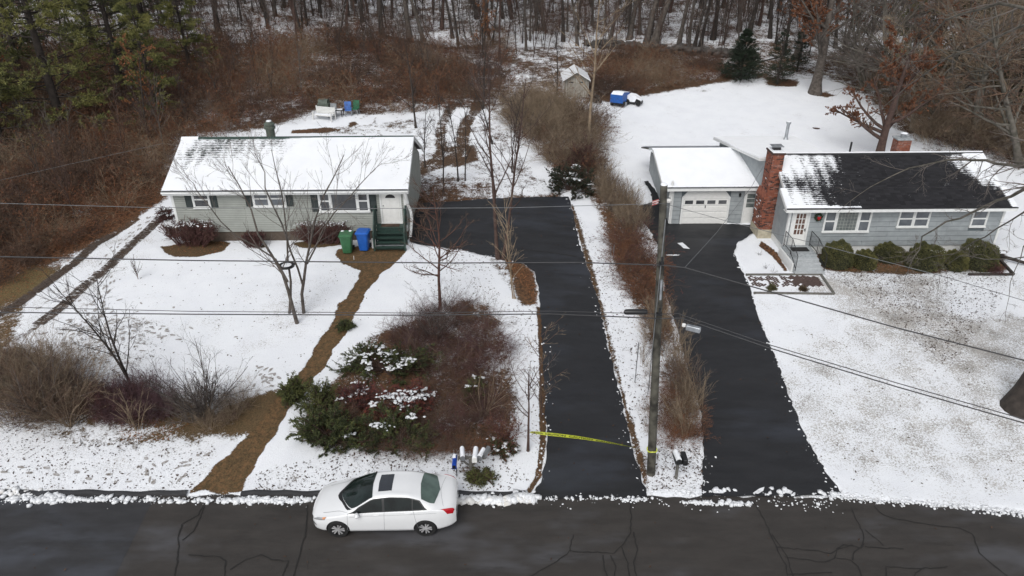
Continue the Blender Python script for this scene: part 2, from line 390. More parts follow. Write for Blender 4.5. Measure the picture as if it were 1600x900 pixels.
ZONES = [  # outline, soft width m, snow, olive, rusty, thin
 # brush and leaf litter, left and behind the left house
 ([(-900, 620), (-200, 520), (0, 480), (40, 452), (100, 415), (160, 380), (215, 338), (262, 310), (262, 215), (400, 207), (440, 196), (470, 185), (500, 172), (560, 182), (620, 180), (680, 176), (740, 168), (790, 190), (830, 230), (850, 262), (905, 300), (935, 290), (930, 200), (925, 165), (1000, 150), (1100, 130), (1290, 122), (1340, 150), (1400, 205), (1600, 260), (2200, 400), (2200, 60), (-900, 60)], .9, .41, .05, .35, 0),
 ([(-900, 620), (-300, 500), (0, 450), (150, 365), (262, 300), (280, 225), (262, 190), (100, 170), (-900, 170)], 1.5, .30, .05, .6, 0),
 ([(-900, 75), (-300, 75), (330, 75), (480, 68), (800, 68), (1000, 75), (1300, 90), (1700, 90), (2400, 90), (2400, -40), (-900, -40)], 5, .50, .05, .40, 0),
 ([(600, 75), (860, 75), (830, 160), (700, 165), (610, 110)], 3, .46, .0, .2, 0),
 ([(1350, 215), (1500, 230), (1700, 260), (1700, 300), (1540, 262), (1420, 232)], 2, .47, .0, .2, 0),
 ([(-900, 520), (-200, 480), (0, 445), (60, 415), (170, 365), (270, 300), (180, 330), (60, 360), (-200, 420)], 1.0, .1, .0, 1.0, 0),
 ([(-300, 500), (0, 452), (50, 418), (90, 420), (70, 450), (20, 478), (-100, 540)], .5, .2, .9, .2, 0),
 # front left bank
 ([(-500, 600), (-40, 530), (20, 520), (60, 560), (130, 590), (210, 605), (280, 620), (340, 640), (400, 615), (450, 600), (430, 640), (395, 676), (365, 690), (290, 688), (230, 690), (200, 700), (130, 692), (60, 665), (0, 640), (-500, 720)], .5, .22, .45, .25, 0),
 ([(-60, 640), (100, 650), (300, 670), (360, 690), (290, 705), (130, 700), (40, 690), (-60, 660)], .7, .52, .4, .2, 0),
 ([(0, 470), (40, 462), (50, 480), (10, 540), (-40, 560)], .5, .40, .4, .6, 0),
 ([(60, 500), (150, 470), (260, 500), (260, 600), (100, 570)], 1.2, .60, .3, .1, 0),
 # island shrub bed
 ([(475, 640), (470, 690), (500, 700), (560, 702), (640, 716), (700, 712), (760, 716), (805, 690), (815, 640), (808, 590), (790, 540), (770, 500), (720, 488), (640, 500), (560, 530), (540, 570), (500, 610)], .5, .34, .1, .5, 0),
 ([(690, 480), (720, 462), (770, 478), (790, 520), (800, 580), (770, 590), (700, 520)], .6, .46, .2, .9, 0),
 ([(735, 722), (760, 730), (760, 745), (740, 755), (725, 745), (700, 742), (690, 735)], .3, .40, .3, .5, 0),
 # bed behind left driveway, mound between
 ([(785, 398), (815, 408), (835, 425), (842, 455), (838, 480), (815, 478), (800, 445), (785, 420)], .4, .15, .1, .8, 0),
 ([(770, 395), (800, 430), (800, 460), (775, 430), (755, 405)], .5, .5, .1, .4, 0),
 # leaves between house and left driveway and behind
 ([(640, 240), (690, 232), (740, 225), (748, 240), (720, 255), (690, 275), (650, 275)], .7, .25, .0, .6, 0),
 ([(640, 316), (650, 290), (700, 290), (770, 305), (880, 300), (890, 312), (820, 314), (760, 317), (640, 326)], .5, .36, .0, .5, 0),
 ([(640, 180), (780, 175), (850, 260), (870, 300), (780, 310), (640, 300)], 1.5, .60, .0, .3, 0),
 ([(640, 270), (760, 285), (760, 305), (640, 310)], 1, .42, .0, .5, 0),
 # edges of left driveway
 ([(855, 560), (853, 700), (846, 745), (826, 775), (818, 775), (836, 745), (843, 700), (842, 560), (838, 480), (848, 480)], .12, .02, .1, .4, 0),
 ([(888, 308), (918, 420), (945, 520), (972, 630), (990, 705), (1014, 776), (1016, 750), (1003, 700), (985, 650), (962, 560), (945, 480), (922, 400), (900, 330)], .12, .05, .1, .3, 0),
 # strip between the drives
 ([(900, 330), (925, 400), (950, 480), (1000, 560), (1018, 640), (1010, 650), (1000, 690), (985, 640), (955, 545), (935, 460), (915, 390)], .8, .63, .2, .2, 0),
 ([(880, 240), (935, 250), (960, 300), (1000, 330), (1015, 400), (1040, 440), (1060, 520), (1100, 600), (1100, 690), (1050, 690), (1020, 560), (985, 480), (965, 440), (950, 400), (930, 330), (905, 300)], .7, .36, .1, .6, 0),
 ([(1040, 540), (1060, 560), (1060, 640), (1040, 650), (1030, 590)], .5, .58, .1, .6, 0),
 ([(1000, 700), (1100, 690), (1098, 770), (1015, 772)], .3, .63, .1, .6, 0),
 # beds at the left house
 ([(262, 385), (300, 378), (340, 375), (361, 380), (350, 393), (310, 402), (275, 402), (258, 396), (250, 385)], .15, .02, .3, .2, 0),
 ([(262, 372), (640, 372), (640, 352), (262, 352)], .4, .25, .1, .3, 0),
 ([(455, 380), (540, 368), (545, 382), (500, 388), (470, 388)], .2, .1, .5, .3, 0),
 ([(384, 380), (420, 382), (420, 392), (390, 392)], .3, .5, .3, .3, 0),
 # footprint-worn snow in front of the house
 ([(430, 500), (440, 440), (560, 400), (520, 470), (470, 500)], 1.0, .69, .2, .2, 0),
 # back yard
 ([(500, 200), (640, 185), (700, 200), (640, 212), (500, 212)], .5, .60, .2, .2, 0),
 ([(455, 204), (510, 200), (530, 204), (500, 208), (455, 209)], .2, .1, .0, .5, 0),
 ([(545, 192), (556, 190), (560, 195), (548, 197)], .2, .1, .0, .3, 0),
 # far edge of the right yard
 ([(925, 170), (1000, 150), (1140, 130), (1290, 120), (1290, 128), (1130, 145), (1010, 160), (960, 200), (925, 230)], 1.5, .60, .2, .1, 0),
 ([(950, 158), (1130, 128), (1140, 121), (1010, 140), (950, 150)], .6, .1, .0, .2, 0),
 ([(1200, 133), (1245, 136), (1244, 126), (1200, 122)], .4, .05, .0, .4, 0),
 ([(1258, 146), (1290, 153), (1308, 150), (1290, 143)], .4, .2, .0, .4, 0),
 # right lawn: thin wet snow with grass showing
 ([(1268, 392), (1575, 392), (1575, 424), (1450, 430), (1360, 430), (1290, 424), (1270, 424)], .35, .30, .25, .55, 0),
 ([(1190, 376), (1215, 395), (1232, 424), (1225, 424), (1205, 400), (1185, 385)], .15, .1, .0, .8, 0),
 ([(1040, 340), (960, 300), (1000, 370), (1036, 400)], .5, .52, .0, .3, 0),
 # verge
 ([(384, 770), (470, 770), (480, 735), (430, 715), (395, 740)], .5, .66, .6, .3, 0),
]
THIN = [([(1150, 800), (1180, 470), (1290, 430), (1700, 430), (1900, 830)], 1.5, .62), ([(1260, 430), (1560, 425), (1460, 470), (1500, 560), (1400, 540), (1300, 480)], 1.5, .95),
        ([(1420, 500), (1620, 500), (1620, 580), (1500, 575)], 2.0, 1.0), ([(1480, 440), (1590, 440), (1590, 490), (1500, 490)], .9, .15), ([(1160, 500), (1290, 460), (1290, 520), (1220, 560)], 1.2, .10),
        ([(1250, 720), (1600, 770), (1600, 830), (1300, 790)], .6, .25), ([(900, 150), (1500, 150), (1500, 330), (900, 330)], 1.5, .05),
        ([(110, 380), (260, 330), (240, 400), (90, 520), (0, 520), (0, 480)], .5, .45), ([(0, 680), (380, 690), (330, 770), (0, 770)], .8, .3),
        ([(20, 480), (430, 500), (420, 600), (120, 590)], 1.5, .25), ([(380, 440), (560, 410), (500, 520), (400, 520)], 1.5, .3)]
def ribbon_px(pix, wd):
    P = [G(u, v).xy for u, v in pix]; a = []; b = []
    for i, p in enumerate(P):
        t = (P[min(i+1, len(P)-1)]-P[max(0, i-1)]).normalized(); n = Vector((-t.y, t.x)); a.append(tuple(p+n*wd/2)); b.append(tuple(p-n*wd/2))
    return np.array(a+b[::-1])
RUTS = [([(-60, 520), (-30, 505), (22, 480), (70, 446), (120, 410), (150, 382), (180, 366), (215, 342)], .50, .2, .34), ([(-10, 560), (30, 530), (60, 508), (100, 478), (130, 450), (170, 418), (205, 384), (240, 352), (262, 328)], .46, .2, .45),
        ([(708, 160), (700, 178), (690, 195), (688, 212), (690, 235), (682, 250), (650, 262)], .75, .25, .38), ([(750, 155), (742, 175), (728, 192), (724, 212), (722, 228), (712, 242), (690, 258), (650, 270)], .9, .25, .33), ([(690, 235), (735, 232), (738, 248), (700, 258)], 1.0, .4, .28)]
def spaced(lo, hi, step, outer, grow=1.12):
    a = list(np.arange(lo, hi+1e-6, step)); s_ = step
    while a[-1] < outer: s_ *= grow; a.append(a[-1]+s_)
    return a
xs_ = spaced(0, 24, .13, 420); xs_ = np.array([-q for q in xs_[:0:-1]]+xs_)
ys_ = list(np.arange(13, 46, .14)); s_ = .14
while ys_[-1] < 520: s_ *= 1.018 if ys_[-1] < 110 else 1.12; ys_.append(ys_[-1]+s_)
ys_ = np.array([-400, -150, -60, -25, -5, 6]+ys_)
XX, YY = np.meshgrid(xs_, ys_); PX_ = np.stack([XX.ravel(), YY.ravel()], 1)
near = PX_[:, 1] > 10
snow_a = np.ones(len(PX_)); oli = np.full(len(PX_), .3); rus = np.full(len(PX_), .2); thin = np.zeros(len(PX_))
for pix, wd, s1, o1, r1, t1 in ZONES:
    k = sst(wd, -wd, sdist(PX_, gw(pix)))
    snow_a += (s1-snow_a)*k; oli += (o1-oli)*k; rus += (r1-rus)*k
for pix, wd, t1 in THIN:
    k = sst(wd, -wd, sdist(PX_, gw(pix))); thin += (t1-thin)*k
for pix, wd, sf, s1 in RUTS:
    k = sst(sf*.5, -sf*.5, sdist(PX_, ribbon_px(pix, wd))); snow_a += (s1-snow_a)*k; rus += (.1-rus)*k; oli += (0-oli)*k
far_ = sst(63, 75, PX_[:, 1]); snow_a = np.where(PX_[:, 1] > 85, np.minimum(snow_a, .505), snow_a)
wob = .10*np.sin(PX_[:, 0]*5.3+PX_[:, 1]*2.1)+.08*np.sin(PX_[:, 1]*7.7-PX_[:, 0]*3.3)
dl = sdist(PX_, LDRIVE); dr = sdist(PX_, RDRIVE); dp = sdist(PX_, PATH)
drd = PX_[:, 1]-road_y(PX_[:, 0])
kp = sst(.10, -.12, dp+wob*.4); snow_a *= (1-kp); rus += (.75-rus)*kp; oli += (.42-oli)*kp
snow_a = np.where(PX_[:, 1] < 12, 1.0, snow_a)
rs = np.random.RandomState(3)
disp = .035*snow_a+.012*rs.rand(len(PX_))*(PX_[:, 1] < 46)
dd = np.minimum(dl, dr)
disp = disp*sst(-.02, .14, dd+wob*.5) - .07*sst(.02, -.15, dd+wob*.3)
# low asphalt kerb line and the road cut
road_k = sst(.12, -.12, drd+wob*.4)
disp = disp*(1-road_k) - .10*road_k
ZZ = Tn(PX_[:, 0], PX_[:, 1])+disp
ny, nx = XX.shape
idx = np.arange(nx*ny).reshape(ny, nx)
F = np.stack([idx[:-1, :-1], idx[:-1, 1:], idx[1:, 1:], idx[1:, :-1]], -1).reshape(-1, 4)
fc = dp[F].mean(1)
def sheet(name, Fs):
    used = np.unique(Fs); re = np.full(len(PX_), -1); re[used] = np.arange(len(used))
    V = np.stack([PX_[used, 0], PX_[used, 1], ZZ[used]], 1)
    me = np_mesh(name, V, re[Fs], mats=('ground',), smooth=True)
    for nm, arr in (('snow', snow_a), ('olive', oli), ('rusty', rus), ('thin', thin)):
        me.attributes.new(nm, 'FLOAT', 'POINT').data.foreach_set('value', arr[used].astype(np.float32))
    return tag(link(name, me), kind='structure')
sheet('ground', F[fc >= 0]); sheet('path', F[fc < 0])

def drape(name, poly, mt, off=.03, step=.45, jit=.05, kind='structure', parent=None, hf=None):
    rr = random.Random(5); pts = []
    n = len(poly)
    for i in range(n):
        a = Vector(poly[i]); b = Vector(poly[(i+1) % n]); L_ = (b-a).length; k = max(1, int(L_/.22)); nn = Vector((-(b-a).y, (b-a).x)).normalized()
        for j in range(k):
            q = a.lerp(b, j/k)+nn*rr.uniform(-jit, jit)*(1 if j else .3); pts.append(q)
    nb = len(pts); P = np.array([(p.x, p.y) for p in pts]); lo = P.min(0); hi = P.max(0)
    gx, gy = np.meshgrid(np.arange(lo[0], hi[0], step), np.arange(lo[1], hi[1], step)); q = np.stack([gx.ravel(), gy.ravel()], 1)
    q = q[sdist(q, P) < -.12]; allp = [Vector(p) for p in P]+[Vector(p) for p in q]
    vs, es, fs, *_ = delaunay_2d_cdt(allp, [], [list(range(nb))], 1, 1e-5)
    V = np.array([(p.x, p.y) for p in vs]); z = (hf(V) if hf else Tn(V[:, 0], V[:, 1]))+off
    me = np_mesh(name, np.column_stack([V, z]), F3=np.array([f for f in fs if len(f) == 3]), mats=(mt,), smooth=True)
    # consistent up normals
    import bmesh
    b = bmesh.new(); b.from_mesh(me)
    for f in b.faces:
        f.normal_update()
        if f.normal.z < 0: f.normal_flip()
    b.to_mesh(me); b.free()
    return tag(link(name, me, parent), kind=kind)
def clampy(poly, ymin_off):
    P = poly.copy(); lim = road_y(P[:, 0])+ymin_off; P[:, 1] = np.maximum(P[:, 1], lim); return P
drape('driveway', clampy(LDRIVE, -.25), 'drive_asphalt')
drape('driveway', clampy(RDRIVE, -.25), 'drive_asphalt')
rx = np.concatenate([np.arange(-120, -30, 6), np.arange(-30, 30, .25), np.arange(30, 121, 6)])
re_ = road_y(rx)+np.array([.05*sin(q*3.1)+.04*sin(q*7.3) for q in rx])
V = np.concatenate([np.column_stack([rx, re_, rx*0+.004]), np.column_stack([rx, rx*0+9.6, rx*0+.004])])
k = len(rx); i_ = np.arange(k-1)
tag(link('road', np_mesh('road', V, np.stack([i_+k, i_+k+1, i_+1, i_], 1), mats=('road_asphalt',))), kind='structure')
pe = [G(u, v) for u, v in ((238, 782), (215, 830), (190, 880), (165, 940))]
xl = np.arange(-60, -9.5, .5)
xend = [(p.x, p.y) for p in pe]
poly = [(x, road_y(x)-.03) for x in xl if x < xend[0][0]-.3]+[(xend[0][0], road_y(xend[0][0])-.03)]+xend[1:]+[(-60, xend[-1][1])]
tag(drape('road_patch', np.array(poly), 'patch_asphalt', .008, 3, .01), kind='structure')

def strip_mesh(lines, wd, off, rr, base=None, taper=True):
    """flat draped ribbons for polylines of (x,y)"""
    V = []; F_ = []
    for ln in lines:
        pts = [Vector(p) for p in ln]; dense = []
        for a, b in zip(pts, pts[1:]):
            n = max(1, int((b-a).length/.12))
            dense += [a.lerp(b, j/n)+Vector((rr.gauss(0, .012), rr.gauss(0, .012))) for j in range(n)]
        dense.append(pts[-1]); s0 = len(V); off += .0006
        for i, p in enumerate(dense):
            t = (dense[min(i+1, len(dense)-1)]-dense[max(0, i-1)]).normalized(); nn = Vector((-t.y, t.x)); ww = wd*rr.uniform(.6, 1.3)
            for q in (p-nn*ww/2, p+nn*ww/2): V.append((q.x, q.y, (base if base is not None else T(q.x, q.y))+off))
            if i: k = s0+2*i; F_.append((k-2, k, k+1, k-1))
    return V, F_
rr = random.Random(11)
CR = [[(1178, 785), (1190, 805), (1197, 820), (1205, 838), (1213, 855), (1225, 878), (1232, 905)], [(1205, 835), (1218, 852), (1230, 870), (1240, 905)], [(1213, 855), (1280, 862), (1298, 866), (1310, 858), (1330, 853), (1345, 857), (1350, 850)],
      [(1225, 870), (1290, 879), (1305, 872), (1330, 876), (1340, 885), (1348, 905)], [(1330, 795), (1342, 820), (1350, 840), (1347, 855), (1335, 862), (1332, 876)], [(1350, 855), (1412, 858)], [(1352, 828), (1380, 853)],
      [(1365, 790), (1380, 805), (1400, 811), (1450, 820), (1500, 826), (1520, 835), (1530, 865), (1560, 890), (1580, 905)], [(1305, 872), (1308, 858), (1318, 852), (1332, 852)], [(1385, 905), (1384, 886), (1440, 889), (1480, 886)], [(1440, 889), (1430, 896), (1428, 905)], [(1230, 898), (1300, 895)],
      [(985, 783), (986, 830), (975, 850), (960, 865), (940, 864), (890, 862), (870, 878), (840, 895), (820, 905)], [(890, 862), (896, 836)], [(955, 868), (962, 885), (960, 905)], [(942, 868), (943, 885), (950, 905)], [(972, 855), (980, 880), (985, 905)], [(990, 832), (996, 860), (990, 880), (996, 905)],
      [(318, 790), (310, 805), (285, 820), (278, 840), (280, 860), (272, 905)], [(320, 792), (303, 830), (285, 845)], [(295, 868), (345, 871), (352, 878), (350, 905)], [(480, 790), (478, 830), (465, 880), (458, 905)], [(360, 890), (385, 875), (408, 868), (430, 876), (450, 878), (440, 905)],
      [(860, 395), (900, 402)], [(820, 391), (862, 396), (900, 401)]]
lines = [[G(u, v).xy for u, v in c] for c in CR[:-2]]
V, F_ = strip_mesh(lines, .034, .0135, rr, 0.0)
tag(link('crack_seal', np_mesh('crack_seal', V, F_, mats=('crack_seal',))), kind='stuff')
lines = [[G(u, v).xy for u, v in c] for c in CR[-2:]]
V, F_ = strip_mesh(lines, .05, .037, rr)
tag(link('driveway_crack', np_mesh('driveway_crack', V, F_, mats=('crack_seal',))), kind='stuff')

# asphalt kerb on the left half
def berm(x0, x1):
    m_ = MB(); xs = np.arange(x0, x1, .2); prof = [(-.13, -.02), (-.10, .06), (-.03, .10), (.05, .09), (.12, -.02)]; vs = []; fs = []
    for i, x in enumerate(xs):
        y = float(road_y(x))+.08+.03*sin(x*2.1); s = .85+.2*sin(x*5.7)
        vs += [(x, y+a, .01+b*s) for a, b in prof]
        if i:
            k = (i-1)*5
            fs += [(k+j, k+j+1, k+j+6, k+j+5) for j in range(4)]
    m_.add(vs, fs, 'patch_asphalt'); return tag(shade_auto(m_.build('kerb')), kind='structure')
berm(-30, G(297, 770).x); berm(G(378, 770).x, G(830, 775).x)

# tyre tracks pressed into the snow
def track(name, pix, wd, n_lug, mt, label=None):
    pts = [G(u, v).xy for u, v in pix]; V = []; F_ = []
    dense = []
    for a, b in zip(pts, pts[1:]):
        n = max(1, int((b-a).length/.10)); dense += [a.lerp(b, j/n) for j in range(n)]
    for i, p in enumerate(dense[:-1]):
        t = (dense[i+1]-p).normalized(); nn = Vector((-t.y, t.x))
        for s in range(n_lug):
            if rr.random() < .10: continue
            a0 = wd*(s/n_lug-.5)+rr.uniform(-.01, .02); a1 = wd*((s+1)/n_lug-.5)-rr.uniform(0, .02); l = rr.uniform(.06, .115); sk = rr.uniform(-.03, .03)
            q = [p+nn*a0, p+nn*a1+t*sk, p+nn*a1+t*(l+sk), p+nn*a0+t*l]; k = len(V)
            V += [(c.x, c.y, T(c.x, c.y)+.052) for c in q]; F_.append((k, k+3, k+2, k+1))
    return tag(link(name, np_mesh(name, V, F_, mats=(mt,))), kind='stuff')
mat('mud', (.10, .075, .058), .9, col2=(.045, .032, .026), scale=9)
mat('slush', (.44, .43, .43), .8, col2=(.24, .22, .20), scale=12)
track('tyre_track', [(-30, 505), (22, 480), (70, 446), (120, 410), (150, 382), (180, 366)], .62, 3, 'mud')
track('tyre_track', [(60, 508), (100, 478), (130, 450), (170, 418), (205, 384), (240, 352), (262, 328)], .62, 3, 'mud')
if 0: track('tyre_track', [(705, 168), (693, 190), (690, 215), (692, 235)], .9, 4, 'slush')
if 0: track('tyre_track', [(743, 168), (728, 190), (724, 215), (715, 235)], .9, 4, 'mud')
if 0: track('tyre_track', [(700, 235), (690, 250), (650, 262)], .8, 4, 'mud')

# footprints: ovals sunk to wet grass
def footprints(pix_lines, extra):
    V = []; F_ = []
    def foot(p, a, l=.15, w_=.06):
        k = len(V); n = 7; V.append((p.x, p.y, T(p.x, p.y)+.05))
        for j in range(n):
            q = 2*pi*j/n; dx = l*cos(q)*rr.uniform(.8, 1.15); dy = w_*sin(q)*rr.uniform(.8, 1.2)
            x = p.x+dx*cos(a)-dy*sin(a); y = p.y+dx*sin(a)+dy*cos(a); V.append((x, y, T(x, y)+.053))
        for j in range(n): F_.append((k, k+1+j, k+1+(j+1) % n))
    for ln in pix_lines:
        pts = [G(u, v).xy for u, v in ln]; s = 1
        for a, b in zip(pts, pts[1:]):
            t = (b-a).normalized(); nn = Vector((-t.y, t.x)); n = int((b-a).length/.42)
            for j in range(n): s = -s; foot(a.lerp(b, (j+.5)/max(1, n))+nn*s*.12, atan2(t.y, t.x)+rr.gauss(0, .15))
    for (u, v, r, n) in extra:
        for _ in range(n):
            p = G(u+rr.gauss(0, r), v+rr.gauss(0, r*.55)).xy; foot(p, rr.uniform(0, pi), rr.uniform(.08, .17), rr.uniform(.04, .07))
    return tag(link('footprints', np_mesh('footprints', V, F3=F_, mats=('slush',))), kind='stuff')
footprints([[(250, 325), (230, 345), (180, 385), (150, 430), (85, 470), (50, 485)], [(255, 328), (225, 350), (185, 390)], [(150, 440), (170, 440), (160, 470), (150, 500), (175, 520)], [(120, 500), (90, 520), (200, 520), (290, 530)],
            [(175, 500), (200, 500), (270, 518)], [(180, 430), (165, 460), (150, 490)], [(0, 735), (80, 737), (130, 745), (180, 748)], [(275, 730), (310, 720), (340, 710)], [(435, 570), (420, 590), (402, 600)], [(428, 575), (408, 585), (400, 610)]],
           [(150, 500, 28, 45), (190, 520, 40, 40), (110, 540, 25, 25), (415, 590, 12, 12), (605, 203, 22, 40), (560, 200, 15, 12), (265, 740, 40, 18)])

# lumps of ploughed snow
ICO = None
def ico():
    t = (1+5**.5)/2
    v = np.array([(-1, t, 0), (1, t, 0), (-1, -t, 0), (1, -t, 0), (0, -1, t), (0, 1, t), (0, -1, -t), (0, 1, -t), (t, 0, -1), (t, 0, 1), (-t, 0, -1), (-t, 0, 1)], float); v /= np.linalg.norm(v[0])
    f = np.array([(0, 11, 5), (0, 5, 1), (0, 1, 7), (0, 7, 10), (0, 10, 11), (1, 5, 9), (5, 11, 4), (11, 10, 2), (10, 7, 6), (7, 1, 8), (3, 9, 4), (3, 4, 2), (3, 2, 6), (3, 6, 8), (3, 8, 9), (4, 9, 5), (2, 4, 11), (6, 2, 10), (8, 6, 7), (9, 8, 1)])
    return v, f
def lumps(name, C, S, mt, seed=1, kind='stuff', smooth=True, parent=None):
    v, f = ico(); rs = np.random.RandomState(seed); n = len(C); C = np.asarray(C, float); S = np.asarray(S, float).reshape(n, -1)
    if S.shape[1] == 1: S = np.repeat(S, 3, 1)
    V = v[None]*(1+.75*(rs.rand(n, 12, 1)-.5))*S[:, None, :]; a = rs.rand(n)*6.28
    x = V[..., 0]*np.cos(a)[:, None]-V[..., 1]*np.sin(a)[:, None]; y = V[..., 0]*np.sin(a)[:, None]+V[..., 1]*np.cos(a)[:, None]
    V = np.stack([x, y, V[..., 2]], -1)+C[:, None, :]
    Fx = f[None]+(np.arange(n)*12)[:, None, None]
    o = link(name, np_mesh(name, V.reshape(-1, 3), F3=Fx.reshape(-1, 3), mats=(mt,), smooth=smooth), parent)
    return tag(o, kind=kind)
def along(pix, n, sx, sy, s0, s1, rr, z=.02):
    C = []; S = []; P = [G(u, v) for u, v in pix]
    for _ in range(n):
        k = rr.randrange(len(P)-1); p = P[k].lerp(P[k+1], rr.random()); x = p.x+rr.gauss(0, sx); y = p.y+rr.gauss(0, sy); s = s0+(s1-s0)*rr.random()**2.5
        C.append((x, y, max(0, T(x, y))+s*.2+z)); S.append((s*rr.uniform(.9, 1.6), s*rr.uniform(.8, 1.2), s*rr.uniform(.5, .85)))
    return C, S
C = []; S = []
for pix, n, sy, s0, s1 in (([(0, 782), (120, 780), (240, 783), (400, 783), (490, 783)], 420, .06, .02, .10), ([(340, 783), (480, 782)], 110, .05, .04, .11), ([(60, 781), (130, 781)], 60, .06, .04, .12), ([(888, 308), (918, 420), (945, 520), (972, 630), (990, 705), (1010, 770)], 150, .14, .012, .05), ([(845, 500), (851, 600), (853, 700), (838, 760)], 90, .14, .012, .05), ([(1150, 385), (1175, 460), (1212, 560), (1250, 665), (1312, 770)], 200, .12, .012, .055), ([(1098, 700), (1099, 765)], 40, .1, .012, .05), ([(640, 384), (720, 392), (795, 409)], 60, .12, .012, .05), ([(700, 780), (790, 782), (830, 777)], 150, .09, .05, .17), ([(0, 772), (60, 775), (90, 780)], 80, .12, .04, .12),
                           ([(840, 779), (1010, 779)], 90, .05, .015, .06), ([(975, 782), (1010, 781)], 30, .05, .03, .08), ([(1065, 787), (1170, 788)], 95, .045, .03, .10), ([(1200, 770), (1320, 775)], 40, .12, .03, .12), ([(1110, 766), (1135, 768)], 16, .06, .04, .11),
                           ([(1300, 773), (1360, 782), (1450, 787), (1540, 797), (1610, 806)], 600, .09, .015, .06), ([(1180, 788), (1300, 790)], 30, .10, .02, .06), ([(1015, 772), (1100, 770)], 50, .10, .03, .08), ([(0, 779), (480, 780)], 260, .16, .01, .04), ([(700, 781), (1320, 786)], 160, .2, .01, .03)):
    c, s = along(pix, n, .15, sy, s0, s1, rr); C += c; S += s
lumps('snow_clumps', C, S, 'snow_rough', 4)
C = []; S = []
for pix, n, sy, s0, s1 in (([(715, 783), (780, 785), (828, 780)], 90, .07, .06, .17), ([(0, 770), (60, 772)], 40, .1, .05, .12)):
    c, s = along(pix, n, .15, sy, s0, s1, rr); C += c; S += s
lumps('dirty_snow_clumps', C, S, 'dirty_snow', 5)
# patches of snow left lying on the right driveway
for i, pix in enumerate(([(1058, 381), (1066, 380), (1074, 387), (1078, 390), (1068, 389)], [(1040, 399), (1062, 399), (1060, 400.5), (1042, 400.5)], [(996, 348), (1008, 352), (1020, 368), (1018, 375), (1006, 368), (1000, 358)], [(1112, 770), (1122, 765), (1134, 769), (1130, 772), (1116, 772)], [(1176, 772), (1186, 765), (1194, 762), (1192, 768), (1184, 773)], [(1222, 771), (1228, 765), (1238, 769), (1236, 773)])):
    tag(drape('snow_patch', gw(pix), 'snow_rough', .045, .3, .03), kind='structure')
# fallen leaves on snow and asphalt
def scatter(name, boxes, mt, s0, s1, seed, dz=.055):
    rs = np.random.RandomState(seed); V = []
    for pix, n in boxes:
        W = gw(pix); lo = W.min(0); hi = W.max(0); q = lo+(hi-lo)*rs.rand(n*4, 2); q = q[sdist(q, W) < 0][:n]
        m_ = len(q); a = rs.rand(m_)*6.28; s = s0+(s1-s0)*rs.rand(m_)**2; z = Tn(q[:, 0], q[:, 1])+dz
        e1 = np.stack([np.cos(a), np.sin(a), rs.rand(m_)*.5], 1)*s[:, None]; e2 = np.stack([-np.sin(a), np.cos(a), rs.rand(m_)*.4], 1)*s[:, None]*.5
        c = np.column_stack([q, z]); V.append(np.stack([c-e1, c-e2, c+e1, c+e2], 1))
    V = np.concatenate(V).reshape(-1, 3); F_ = np.arange(len(V)).reshape(-1, 4)
    return tag(link(name, np_mesh(name, V, F_, mats=(mt,))), kind='stuff')
scatter('fallen_leaves', [([(895, 320), (950, 400), (1010, 560), (1010, 690), (985, 680), (930, 440)], 900), ([(840, 480), (780, 470), (820, 560), (840, 740), (700, 740), (840, 760)], 500), ([(1010, 700), (1100, 700), (1096, 765), (1018, 768)], 500),
                          ([(400, 740), (560, 700), (820, 720), (800, 768), (390, 768)], 1300), ([(0, 660), (340, 700), (300, 765), (0, 765)], 900), ([(640, 390), (760, 400), (790, 480), (660, 470)], 700), ([(640, 270), (860, 290), (880, 306), (650, 312)], 900),
                          ([(1290, 425), (1580, 425), (1560, 480), (1480, 580), (1360, 480)], 4200), ([(1180, 500), (1600, 560), (1600, 780), (1300, 750)], 500), ([(100, 400), (600, 420), (560, 600), (430, 640), (200, 560)], 500), ([(60, 500), (250, 500), (260, 600), (100, 600)], 400)], 'leaf_brown', .015, .06, 9)
scatter('leaf_litter', [([(0, 480), (100, 415), (262, 310), (262, 250), (0, 320)], 9000), ([(470, 690), (790, 715), (800, 690), (480, 650)], 5000), ([(840, 480), (785, 400), (835, 425)], 900), ([(258, 386), (262, 372), (360, 378), (350, 398), (280, 402)], 700), ([(1260, 400), (1560, 400), (1570, 425), (1270, 425)], 1500), ([(930, 320), (1040, 400), (1090, 680), (1040, 690), (960, 450)], 3500), ([(700, 470), (780, 480), (800, 560), (720, 520)], 900), ([(180, 650), (300, 660), (260, 690), (190, 690)], 500)], 'leaf_orange', .02, .055, 10, .03)

scatter('leaves_on_asphalt', [([(850, 420), (900, 420), (990, 760), (860, 760)], 60), ([(1050, 380), (1140, 400), (1280, 760), (1110, 760)], 70), ([(0, 790), (1600, 800), (1600, 899), (0, 899)], 55), ([(650, 325), (880, 315), (900, 400), (700, 380)], 160)], 'leaf_brown', .025, .06, 12, .06)
